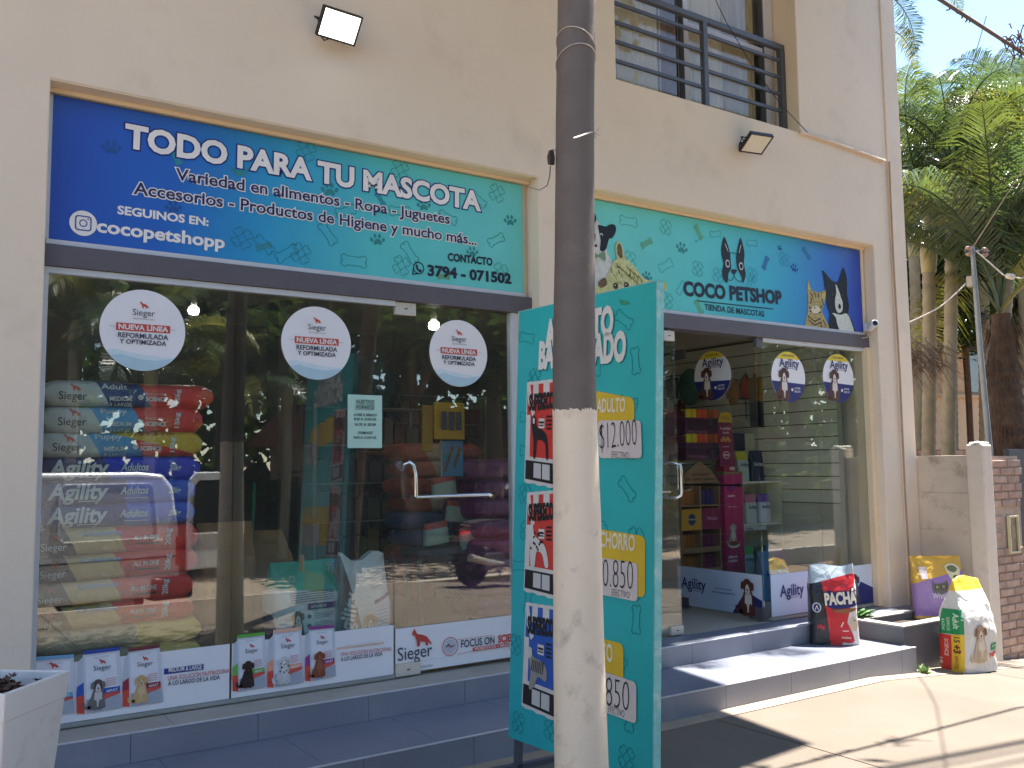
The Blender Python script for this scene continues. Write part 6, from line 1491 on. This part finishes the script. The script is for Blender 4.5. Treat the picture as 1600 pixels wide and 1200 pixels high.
def palm(label, base, top, r0, r1, nf, seed, scale=1.0, shaft=.9, cat='palm tree', infl=False, group=None, mats=None, spread=(0, 6.283)):
    base = Vector(base); top = Vector(top); rr = random.Random(seed)
    r = empty('palm_tree', label, cat, base, group=group); tp = top-base; b = MB(); n = int(tp.length/.033)
    pts = []; rs = []
    for i in range(n+1):
        t = i/n; p = tp*t + Vector((math.sin(t*3)*.04, math.cos(t*2.5)*.04, 0)); pts.append(p); rs.append((r0*(1-t)+r1*t)*(1.10, 1.0, .98, .97)[i % 4])
    b.tube(pts, rs, 12); b.build('trunk', RINGM, r, smooth=True)
    d = tp.normalized()
    if shaft: MB().tube([pts[-1]-d*.02, pts[-1]+d*shaft*.3, pts[-1]+d*shaft*.7, pts[-1]+d*shaft], [r1*1.15, r1*1.35, r1*1.05, r1*.6], 12).build('crownshaft', SHAFTM, r, smooth=True)
    hd = pts[-1]+d*shaft
    for i in range(nf):
        me = FR[rr.randrange(4)]; o = bpy.data.objects.new('frond', me); COL.objects.link(o); o.parent = r
        a = spread[0]+(spread[1]-spread[0])*(i+rr.uniform(-.3, .3))/nf; o.location = hd-d*rr.uniform(0, .12)
        el = rr.uniform(-.55, .35) if i % 3 else rr.uniform(.2, .6)
        o.rotation_euler = (Matrix.Rotation(a, 3, 'Z') @ Matrix.Rotation(-el, 3, 'Y') @ Matrix.Rotation(rr.uniform(-.3, .3), 3, 'X')).to_euler(); s_ = scale*rr.uniform(.8, 1.15); o.scale = (s_, s_, s_)
    if infl:
        b = MB()
        for k in range(40):
            a = rr.uniform(-.7, .7); l = rr.uniform(.3, .62); q = Vector((-math.cos(a), rr.uniform(-.35, .35), math.sin(a)*.6-.15)).normalized(); p0 = pts[-1]-d*.05+q*rr.uniform(0, .2)
            b.tube([p0, p0+q*l*.5+Vector((0, 0, -.02)), p0+q*l+Vector((0, 0, -.16*l))], .007, 4)
        b.build('flower_spray', M('yellow_inflorescence', (190, 150, 60), .7, .2, 12), r)
    return r
gp = 'palms standing right of the shop'
def pb2(px, py, Y): return at(px, py, Y=Y)
palm('ringed palm nearest the shop wall with a straight pale trunk', (pb2(1440, 705, 1.7).x, 1.7, -.3), pb2(1447, 425, 1.7), .085, .075, 10, 11, .85, .72, group=gp)
palm('second ringed palm from the shop wall, its trunk leaning right', (pb2(1468, 705, 1.4).x, 1.4, -.3), pb2(1482, 350, 1.4), .085, .070, 11, 12, .9, .75, group=gp)
palm('tallest leaning palm with a yellow flower spray at the right', (pb2(1512, 690, 1.0).x, 1.0, -.3), pb2(1573, 385, 1.0), .085, .080, 12, 13, .85, .75, infl=True, group=gp)
for i, (px, Y, py, sd, sc) in enumerate(((1425, 3.8, 400, 21, .9), (1530, 3.4, 340, 22, .95), (1592, 3.0, 260, 23, 1.0), (1640, 2.2, 400, 24, .9), (1480, 5.0, 330, 25, 1.0), (1400, 2.6, 470, 26, .8), (1560, 4.6, 450, 27, 1.0), (1650, 4.0, 290, 28, 1.0))):
    x = pb2(px, 600, Y).x
    palm('%s of the taller background palms right of the shop' % ('leftmost', 'third', 'fifth', 'rightmost low', 'second', 'lowest', 'fourth', 'far right')[i], (x, Y, -.3), pb2(px, py, Y), .10, .08, 12, sd, sc, .8, group='background palms')
# frond poking past the corner at the top
b_ = palm('palm frond tree whose long frond hangs past the upper building corner', (8.3, 2.2, -.3), (8.0, 1.2, 5.55), .09, .08, 11, 31, 1.0, .5, group=gp)
for i, (px, py, sc_, ry_) in enumerate(((1372, -42, .62, .75), (1366, -20, .55, 1.1), (1378, 60, .5, .2))):
    q = at(px, py, Y=2.4); o = bpy.data.objects.new('frond', FR[i]); COL.objects.link(o); o.parent = b_; o.location = q-b_.location; o.rotation_euler = (0, ry_, -.5+i*.3); o.scale = (sc_,)*3
# thick date-palm trunk and dry skirt
th = empty('thick_palm', 'thick dark brown palm trunk behind the brick pier', 'palm tree', (0, 0, 0)); q0 = at(1569, 600, Y=.6); th.location = (q0.x, .6, -.3)
rw = (at(1588, 600, Y=.6).x-at(1551, 600, Y=.6).x)*.5*.76
pts = []; rs = []
for i in range(76): pts.append((.02*math.sin(i*.2), 0, i*.045)); rs.append(rw*.94*(1.0+.10*(i % 3 == 0)+.04*math.sin(i*1.7))*(1 if i < 56 else 1-.5*(i-56)/20))
MB().tube(pts, rs, 18).build('trunk', M('fibrous_trunk', (82, 68, 60), .95, .25, 9, bump=6, bscale=30), th, smooth=False)
rr = random.Random(3); b = MB()
for k in range(600):
    a = rr.uniform(0, 6.28); z_ = rr.uniform(1.2, 3.4); p0 = Vector((math.cos(a)*rw, math.sin(a)*rw, z_)); d = Vector((math.cos(a)*.35, math.sin(a)*.35, -1)).normalized(); l = rr.uniform(.12, .4); s_ = Vector((-math.sin(a), math.cos(a), 0))*.008
    b.add([p0-s_, p0+s_, p0+d*l], [(0, 1, 2)])
b.build('fibre_skirt', M('dry_fibre', (84, 64, 52), .95, .3, 9), th)
for i in range(14):
    o = bpy.data.objects.new('frond', FR[i % 4]); COL.objects.link(o); o.parent = th; o.location = (0, 0, 3.4); o.rotation_euler = (0, -rr.uniform(-.4, .6), i*.45); o.scale = (1.2,)*3
# dry hanging fronds next to the wall
ds = empty('dry_fronds', 'brown dried palm fronds hanging beside the shop corner', 'dry fronds', (0, 0, 0)); ds.location = at(1425, 560, Y=1.0)
b = MB()
for k in range(420):
    a = rr.gauss(0, .8); p0 = Vector((rr.uniform(-.35, .45), rr.uniform(-.25, .25), rr.uniform(-.1, .22))); d = Vector((math.sin(a), rr.uniform(-.3, .3), -rr.uniform(.1, 1.0))).normalized(); l = rr.uniform(.2, .6); s_ = Vector((.008, .004, .006))
    b.add([p0-s_, p0+s_, p0+d*l+Vector((0, 0, -.1*l))], [(0, 1, 2)])
b.build('dry_leaflets', M('dry_palm_leaf', (122, 94, 74), .8, .35, 9), ds)
# metal pole with guy wire and insulators
mp = empty('service_mast', 'thin grey metal service mast leaning behind the pillar', 'mast', (0, 0, 0)); A = at(1616-70, 700, Y=-.1); B = at(1519, 385, Y=-.1); mp.location = (A.x, A.y, 0)
LOC = lambda p: (p.x-A.x, p.y-A.y, p.z)
MB().tube([(.03, 0, -.4), LOC(A), LOC(at(1531, 540, Y=-.1)), LOC(B)], [.030, .028, .025, .020], 12).build('mast', M('galvanised_pipe', (132, 138, 142), .5, .1, 12, metal=.3), mp, smooth=True)
MB().box(-.03, .03, -.03, .03, -.05, .05).build('bracket', P((150, 146, 140)), mp, loc=LOC(at(1517, 440, Y=-.1)), bevel=.006)
for k, (px, py) in enumerate(((1513, 388), (1514, 397), (1538, 390), (1539, 398))):
    MB().ball(LOC(at(px, py, Y=-.13)), .028, 1.2, 1, .8, 8).build('insulator', P((150, 126, 116)), mp, smooth=True)
MB().tube([LOC(at(1508, 392, Y=-.12)), LOC(at(1545, 392, Y=-.12))], .010, 6).build('cross_arm', DARKMETAL, mp)
def wire(label, pts, r, name='overhead_wire', cat='wire', mat=None, sag=0):
    P_ = [Vector(p) for p in pts]; out = []
    for a, c_ in zip(P_, P_[1:]):
        for k in range(12): t = k/12; p = a.lerp(c_, t); p.z -= sag*4*t*(1-t); out.append(p)
    out.append(P_[-1]); o = MB().tube(out, r, 6).build(name, mat or WIRE, None, smooth=True); tag(o, label, cat); return o
wire('thin guy wire from the service mast to the shop side wall', [at(1509, 443, Y=-.1), at(1465, 482, Y=-.1), (7.352, .1, at(1417, 513, X=7.35).z)], .006, sag=.01)
w1 = wire('pale service wire with an insulator hanging right of the mast', [at(1525, 392, Y=-.15), at(1568, 430, Y=-.3), at(1595, 435, Y=-.4), at(1640, 420, Y=-.6)], .007)
o = MB().lathe([(.012, -.06), (.026, -.05), (.018, -.035), (.028, -.02), (.018, -.005), (.028, .01), (.018, .025), (.026, .04), (.012, .06)], (0, 0, 0), 12, 'x').build('strain_insulator', P((206, 200, 186)), None, smooth=True, loc=at(1579, 432, Y=-.35)); tag(o, 'pale ribbed strain insulator on the service wire', 'insulator')
wire('taut wire crossing the palms from the mast top to the upper right', [at(1519, 388, Y=-.1), at(1600, 262, Y=-1.5), at(1700, 110, Y=-3)], .004)
# overhead street cables
ca = wire('thick frayed cable bundle crossing the sky at the upper right', [(-8, -1.62, 4.55), at(1420, -30, Y=-1.7), at(1470, 0, Y=-1.7), at(1600, 84, Y=-1.75), (11, -1.9, 4.02), (18, -1.95, 4.4)], .013, 'overhead_cable', 'cable', M('weathered_cable', (104, 88, 82), .8, .2, 30), 0)
b = MB(); rr = random.Random(8)
for k in range(26):
    t = rr.random(); p = at(1480+60*t, 6+38*t, Y=-1.7); q = p+Vector((rr.uniform(-.03, .03), rr.uniform(-.02, .02), rr.uniform(-.03, .005))); b.tube([p, (p+q)/2+Vector((.01, 0, -.008)), q], .006, 5)
for k in range(30):
    p = at(1586, 70, Y=-1.75)+Vector((rr.gauss(0, .04), rr.gauss(0, .03), rr.gauss(0, .035))); q = p+Vector((rr.gauss(0, .05), rr.gauss(0, .03), rr.gauss(0, .05))); b.tube([p, (p+q)/2+Vector((0, 0, .02)), q], .0045, 5)
b.tube([at(1590, 60, Y=-1.75), at(1604, 72, Y=-1.75), at(1612, 90, Y=-1.75)], .006, 5)
o = b.build('cable_wrap', bpy.data.materials['weathered_cable'], None); tag(o, 'tangled frayed wrapping on the thick cable near the palms', 'cable wrap')
for i, (y, z_, r_) in enumerate(((-1.72, 8.2, .028), (-1.80, 8.3, .012), (-1.92, 8.25, .012), (-2.05, 8.6, .02))):
    wire('%s of the high street cables above the frame, seen by its shadow' % ordn[i], [(-10, y+1.1, z_+.3), (6, y, z_), (24, y-3.0, z_+.3)], r_, 'overhead_cable', 'cable', bpy.data.materials['weathered_cable'])
# thin tv antenna rod above the palms
an = MB().tube([at(1541, 25, Y=3), at(1522, 92, Y=3), at(1500, 170, Y=3)], .009, 5).build('antenna_rod', DARKMETAL, None); tag(an, 'thin dark rod rising above the palm crowns', 'antenna')

# ------------------------------------------------------------------ across the street (seen in the glass)
def leaves(n, R, seed, size=.16, sz=.8):
    rr = random.Random(seed); b = MB(); cl = [(Vector((rr.gauss(0, .45), rr.gauss(0, .45), rr.gauss(0, .35)))*R, rr.uniform(.25, .5)*R) for _ in range(26)]
    for _ in range(n):
        c_, rd = rr.choice(cl); p = c_+Vector((rr.gauss(0, 1), rr.gauss(0, 1), rr.gauss(0, .8)))*rd*.42; p.z *= sz
        a = Vector((rr.gauss(0, 1), rr.gauss(0, 1), rr.gauss(0, 1))).normalized(); c2 = a.orthogonal().normalized(); s_ = size*rr.uniform(.6, 1.3)
        b.add([p-a*s_*.5, p+c2*s_*.25, p+a*s_*.5, p-c2*s_*.25], [(0, 1, 2, 3)])
    return b
CM = [leafmat('tree_leaf_a', (70, 88, 44)), leafmat('tree_leaf_b', (54, 76, 40)), leafmat('tree_leaf_c', (104, 112, 56))]
cr = [leaves(9000, 2.6, s_, .24) for s_ in (1, 2)]; crm = []
for i, c_ in enumerate(cr): o = c_.build('crown', CM[i], None, fixn=False); crm.append(o.data); bpy.data.objects.remove(o)
BARK = M('tree_bark', (92, 76, 62), .95, .25, 6, bump=5, bscale=14)
def tree(label, x, y, h, sc, k, lean=0, name='street_tree', gz0=-.4, group='street trees', ly=0):
    r = empty(name, label, 'tree', (x, y, gz0), group=group); rr = random.Random(int(x*10+y))
    MB().tube([(0, 0, 0), (lean*.3, .05+ly*.25, h*.3), (lean*.7, ly*.6, h*.6), (lean, ly, h*.9)], [.17*sc, .13*sc, .11*sc, .05*sc], 10).build('trunk', BARK, r, smooth=True)
    for j in range(4): a = rr.uniform(0, 6.28); MB().tube([(lean*.6, ly*.5, h*.55), (lean*.7+math.cos(a)*.8*sc, ly*.75+math.sin(a)*.8*sc, h*.75), (lean*.8+math.cos(a)*1.7*sc, ly*.9+math.sin(a)*1.7*sc, h*.98)], [.07*sc, .05*sc, .02*sc], 7).build('limb', BARK, r, smooth=True)
    o = bpy.data.objects.new('crown', crm[k]); COL.objects.link(o); o.parent = r; o.location = (lean, ly, h); o.scale = (sc, sc, sc*.85); o.rotation_euler = (0, 0, rr.uniform(0, 6)); return r
TS_ = [(5.2, -15.0, 6.0, 1.3, 0), (9.0, -12.2, 5.5, 1.25, 1), (12.5, -14.5, 6.5, 1.6, 0), (7.2, -19, 8.0, 1.7, 1), (16.5, -13.0, 6, 1.4, 1), (21, -15, 7, 1.7, 0), (12.5, -20, 9, 1.9, 0), (.5, -17, 7.5, 1.5, 1), (27, -17, 8, 2.0, 1), (-4, -15, 7, 1.6, 0), (18, -21, 9, 2.0, 0), (34, -20, 9, 2.2, 0)]
dn = ['broad tree left of the white van', 'spreading tree at the kerb opposite the door', 'large tree near the terracotta roof', 'tall tree behind the white van', 'tree opposite the right shop window', 'large tree further along the street', 'tall tree behind the terracotta roof', 'tree opposite the left end of the shop', 'far street tree beyond the right window', 'tree far left across the street', 'tall tree behind the far houses', 'farthest tree along the street']
for t_, l_ in zip(TS_, dn): tree(l_+', across the street', t_[0], t_[1], t_[2], t_[3], t_[4])
tree('slim leaning young tree on the near kerb reflected in the right entrance', 11.2, -5.7, 4.6, .5, 1, .5, 'young_tree', -.05)
tree('tree added at the near kerb out of view, its canopy shading the pole', 4.55, -5.45, 5.75, .72, 0, -.70, 'street_tree', -.02, 'street trees', 3.05)  # added out of view, crown placed to keep the sun off the pole
for i, (x, y, zt_, sd) in enumerate(((3.6, -11.5, 3.4, 41), (5.0, -11.8, 2.8, 42), (2.6, -12.8, 4.2, 43), (6.4, -12.6, 3.2, 44))):
    palm('%s palm in the garden across the street behind the van' % ('bushy', 'short', 'tall', 'right-hand')[i], (x, y, -.25), (x+.1, y, zt_-.5), .10, .09, 15, sd, .9, .4, group='palms across the street')
# dark shrubs behind the palm trunks
for i, (px, Y, py, sc_x) in enumerate(((1440, 4.4, 450, .62), (1500, 4.9, 420, .7), (1580, 4.2, 440, .68), (1640, 5.0, 400, .8), (1405, 5.2, 400, .7))):
    q = at(px, py, Y=Y); r_ = empty('leafy_shrub', '%s dark leafy shrub behind the palm trunks' % ('shortest', 'middle', 'right-hand', 'farthest right', 'leftmost')[i], 'shrub', (q.x, Y, -.4))
    MB().tube([(0, 0, 0), (.05, 0, q.z*.6), (0, 0, q.z+.4)], .06, 7).build('stem', BARK, r_)
    o = bpy.data.objects.new('foliage', crm[1]); COL.objects.link(o); o.parent = r_; o.location = (0, 0, q.z+.4); o.scale = (sc_x, sc_x*.7, sc_x*.9); o.rotation_euler = (0, 0, i*1.3)
# far belt of trees closing the street
o = MB(); hd = MB(); rr = random.Random(77)
for k in range(24000):
    x = rr.uniform(-45, 75); top = 5.5+2.6*noise.noise(Vector((x*.09, 3, 0)))+1.5*noise.noise(Vector((x*.4, 7, 0)))
    p = Vector((x, rr.gauss(0, 1.0), top*rr.random())); a = Vector((rr.gauss(0, 1), rr.gauss(0, 1), rr.gauss(0, 1))).normalized(); c2 = a.orthogonal().normalized(); s_ = rr.uniform(.35, .9)
    hd.add([p-a*s_*.5, p+c2*s_*.28, p+a*s_*.5, p-c2*s_*.28], [(0, 1, 2, 3)])
o = hd.build('far_trees', CM[1], None, fixn=False, loc=(0, -26, -.4)); o['kind'] = 'stuff'; tag(o, 'dense dark belt of trees closing the view across the street', 'trees')
hd = leaves(7000, 1.0, 19, .16)
for v in hd.v: v.x *= 7; v.y *= .8; v.z = v.z*1.3+1.0
o = hd.build('hedge', CM[2], None, fixn=False, loc=(24, -12.6, -.3)); tag(o, 'lighter bushy hedge opposite the right shop window, across the street', 'hedge')
# hedge
o = MB(); hd = leaves(9000, 1.0, 9, .14); 
for v in hd.v: v.x *= 7; v.y *= .8; v.z = v.z*1.1+.8
o = hd.build('hedge', CM[1], None, fixn=False, loc=(8, -16.2, -.2)); tag(o, 'long dark hedge across the street', 'hedge')
# houses across the street
def house(label, x0, x1, y, z1, wallc, roofc, nw, seed):
    r = empty('street_house', label, 'house', (x0, y, -.3)); W_ = x1-x0
    MB().box(0, W_, -5, 0, 0, z1).build('wall', M('house_wall_%d' % seed, wallc, .9, .1, 1.2), r)
    RM = M('house_roof_%d' % seed, roofc, .85, .2, 3, bump=3, bscale=20); b = MB()
    b.prism([(-5.6, z1-.05), (.9, z1-.25), (.9, z1-.17), (-2.4, z1+1.0), (-5.6, z1+.03)], W_+.5, 'x', -.5).build('roof', RM, r)
    n_ = int((W_+1)/.25)
    b = MB()
    for k in range(n_): b.tube([(-.45+k*.25, .88, z1-.14), (-.45+k*.25, -2.35, z1+1.03)], .05, 6)
    o = b.build('roof_tiles', RM, r); o['kind'] = 'stuff'
    for k in range(nw):
        x = .8+k*(W_-1.6)/max(1, nw-1)-.5
        f_ = MB().box(x, x+1.1, 0.001, .05, 1.0, 2.1).build('window', M('dark_frame', (70, 60, 54), .5) if 'dark_frame' not in bpy.data.materials else bpy.data.materials['dark_frame'], r)
        MB().box(x+.06, x+1.04, .051, .06, 1.06, 2.04).build('pane', bpy.data.materials['house_glass'], f_)
    return r
house('low house with a terracotta tiled roof across the street', 9.5, 16.5, -17.0, 2.5, (176, 150, 120), (160, 96, 72), 3, 1)
house('cream house with a red tiled roof further along the street', 18.5, 26.0, -18.0, 2.8, (200, 180, 150), (150, 84, 66), 3, 2)
bh = empty('dark_street_building', 'two-storey brown building with a barred window across the street', 'building', (-5.0, -13.8, -.3))
MB().box(-2, 8.0, -5, 0, 0, 7.0).build('wall', M('brown_render', (96, 84, 66), .9, .1, 1.2), bh)
fw_ = MB().box(5.2, 7.2, .001, .06, 3.0, 4.6).build('window', bpy.data.materials['dark_frame'], bh); b = MB()
for k in range(9): b.box(5.25+k*.235, 5.27+k*.235, .08, .10, 3.0, 4.6)
for k in range(5): b.box(5.2, 7.2, .08, .10, 3.1+k*.34, 3.12+k*.34)
b.build('window_bars', P((150, 160, 160)), fw_)

# ------------------------------------------------------------------ white van (its reflection shows in the left window)
vn = empty('parked_van', 'white panel van with its rear door open, reflected in the left window', 'van', (.0, -6.75, -.36))
VW = M('white_van_paint', (222, 224, 226), .25, .02, 2, spec=.6); VB = M('van_black_trim', (26, 28, 30), .5, .05)
VG = M('van_dark_glass', (22, 26, 30), .08, .05, spec=.8)
xr = 3.02; xf = xr-4.0; roof = 1.80
prof = [(xf+.02, .35), (xr, .32), (xr, .70), (xr-.02, 1.1), (xr-.10, 1.62), (xr-.22, roof-.03), (xr-.5, roof), (xf+1.5, roof), (xf+1.0, 1.68), (xf+.72, 1.16), (xf+.15, .98), (xf-.02, .70)]
wdt = 1.62
body = MB().prism(prof, 0, 'y', -wdt).build('body', VW, vn, bevel=.05, seg=3)
def side_outline(x0, x1, z0, z1, name, mat, y, t=.01, bev=.03): return MB().box(x0, x1, y, y+t, z0, z1).build(name, mat, vn, bevel=min(bev, .004))
for (x0, x1) in ((xr-2.55, xr-1.55), (xr-1.38, xr-.28)):
    b = MB(); q = [(x0+.06, 1.02), (x1-.05, 1.02), (x1, 1.08), (x1-.06, 1.60), (x1-.12, 1.66), (x0+.05, 1.66), (x0, 1.60), (x0, 1.08)]
    b.prism(q, .006, 'y', .001).build('side_panel', M('panel_grey_white', (206, 210, 216), .2, .02) if 'panel_grey_white' not in bpy.data.materials else bpy.data.materials['panel_grey_white'], vn)
    MB().tube([(p[0], .006, p[1]) for p in q+[q[0]]], .008, 5).build('window_moulding', P((226, 226, 226)), vn)
MB().box(xf+.2, xr-.05, .0015, .012, .78, .80).build('side_crease', VB, vn); MB().box(xr-.34, xr-.20, .001, .02, .95, .99).build('handle', VW, vn)
MB().box(xr-.06, xr+.005, -.14, .012, .68, 1.02).build('tail_light', P((170, 30, 26), .2), vn, bevel=.01)
MB().box(xr-.35, xr+.16, -wdt+.02, .03, .28, .56).build('bumper', VB, vn, bevel=.05, seg=3); MB().box(xf-.12, xf+.3, -wdt+.02, .03, .25, .55).build('bumper', VB, vn, bevel=.05, seg=3)
MB().prism([(xf+.78, 1.12), (xf+1.55, 1.12), (xf+1.55, 1.62), (xf+1.1, 1.62)], .008, 'y', .001).build('front_window', VG, vn)
for wx in (xf+.72, xr-.72):
    for wy in (-.12, -wdt+.12):
        wh = MB().lathe([(.20, -.10), (.30, -.10), (.315, -.06), (.315, .06), (.30, .10), (.20, .10)], (wx, wy, .30), 28, 'y').build('wheel', VB, vn, smooth=True)
        MB().lathe([(.02, -.112), (.19, -.105), (.20, -.09), (.20, .09), (.19, .105), (.02, .112)], (wx, wy, .30), 20, 'y').build('rim', P((150, 150, 154), .3), wh, smooth=True)
dr = MB().prism([(0, .60), (.74, .60), (.76, 1.1), (.70, 1.66), (.62, 1.77), (.10, 1.77), (.02, 1.68), (0, 1.1)], .045, 'y', 0).build('rear_door', VW, vn, bevel=.015, seg=2); dr.location = (xr+.05, .02, .02); dr.rotation_euler = (0, 0, math.radians(-4)); dr['label'] = 'rear door with a dark window, swung open'
MB().prism([(.07, 1.04), (.68, 1.04), (.70, 1.12), (.65, 1.60), (.59, 1.67), (.14, 1.67), (.08, 1.60)], .055, 'y', -.012).build('window', VG, dr)
b = MB(); b.tube([(.09, .058, 1.02), (.75, .058, 1.02)], .006, 5); b.build('moulding', P((226, 226, 226)), dr)

_a = math.radians(-7); _p = Vector((3.05, 0, 0)); vn.rotation_euler = (0, 0, _a); _q = Matrix.Rotation(_a, 3, 'Z') @ _p; vn.location = (3.05-_q.x, -6.80-_q.y, -.36)
# ------------------------------------------------------------------ maroon scooter
mo = empty('parked_scooter', 'dark maroon scooter standing on the pavement, reflected in the glass door', 'motor scooter', (6.15, -5.2, -.03)); mo.rotation_euler = (0, 0, math.radians(-12))
MR = M('maroon_plastic', (92, 26, 48), .22, .04, spec=.7); RB = M('tyre_rubber', (24, 24, 26), .8, .05)
for wx in (0.0, 1.22):
    wh = MB().lathe([(.19, -.045), (.24, -.05), (.275, -.02), (.28, 0), (.275, .02), (.24, .05), (.19, .045)], (wx, 0, .28), 30, 'y').build('wheel', RB, mo, smooth=True)
    b = MB(); b.lathe([(.03, -.05), (.03, .05)], (wx, 0, .28), 12, 'y')
    for k in range(5): a = k*6.283/5; b.tube([(wx, 0, .28), (wx+.19*math.cos(a), 0, .28+.19*math.sin(a))], .014, 6)
    b.lathe([(.185, -.04), (.195, -.045), (.195, .045), (.185, .04)], (wx, 0, .28), 24, 'y'); b.build('rim', P((120, 118, 122), .3), wh, smooth=True)
MB().prism(blob([(-.12, .62), (-.05, .52), (.18, .48), (.42, .40), (.50, .30), (.82, .28), (.92, .40), (.98, .62), (1.02, .92), (.96, .98), (.88, .86), (.80, .52), (.62, .50), (.55, .66), (.30, .74), (.02, .76)], 4), .12, 'y', -.12).build('bodywork', MR, mo, bevel=.03, seg=3, smooth=True)
MB().prism(blob([(-.02, .74), (.25, .74), (.58, .68), (.62, .74), (.50, .80), (.22, .82), (-.02, .80)], 4), .12, 'y', -.12).build('seat', RB, mo, bevel=.03, seg=3, smooth=True)
MB().prism(blob([(1.0, .58), (1.16, .56), (1.36, .42), (1.38, .48), (1.22, .62), (1.05, .66)], 4), .07, 'y', -.07).build('front_mudguard', MR, mo, bevel=.015, smooth=True)
MB().prism(blob([(.92, .80), (1.06, .84), (1.10, .98), (1.02, 1.10), (.92, 1.04), (.88, .90)], 4), .15, 'y', -.15).build('front_fairing', MR, mo, bevel=.03, smooth=True)
MB().tube([(1.22, .06, .28), (1.12, .06, .55), (1.0, .05, .95)], .022, 8).tube([(1.22, -.06, .28), (1.12, -.06, .55), (1.0, -.05, .95)], .022, 8).build('fork', DARKMETAL, mo)
MB().tube([(.88, .34, 1.03), (.96, .18, 1.06), (.98, 0, 1.04), (.96, -.18, 1.06), (.88, -.34, 1.03)], .016, 8).build('handlebar', RB, mo, smooth=True)
for s_ in (-1, 1):
    MB().tube([(.94, s_*.22, 1.06), (.96, s_*.30, 1.18)], .006, 6).build('mirror_stalk', DARKMETAL, mo); MB().ball((.96, s_*.31, 1.22), .06, .35, 1, .7, 8).build('mirror', CHROME, mo, smooth=True)
MB().prism(blob([(-.16, .58), (-.06, .56), (.04, .64), (-.02, .70), (-.14, .66)], 4), .08, 'y', -.08).build('tail_light', P((190, 24, 30), .12), mo, bevel=.01)
MB().prism([(-.28, .30), (-.20, .32), (-.10, .52), (-.14, .56)], .08, 'y', -.08).build('rear_mudguard', RB, mo); MB().tube([(.4, .16, .26), (.1, .17, .30), (-.2, .18, .38)], [.02, .045, .05], 10).build('exhaust', STEEL, mo, smooth=True)
MB().box(.1, .6, -.10, .12, .20, .42).build('engine', DARKMETAL, mo, bevel=.03); MB().tube([(.35, .10, .24), (.30, .24, .02)], .012, 6).build('stand', DARKMETAL, mo)
MB().tube([(-.10, .09, .76), (-.18, .0, .78), (-.10, -.09, .76)], .012, 6).build('grab_rail', CHROME, mo)
bpy.context.view_layer.update()
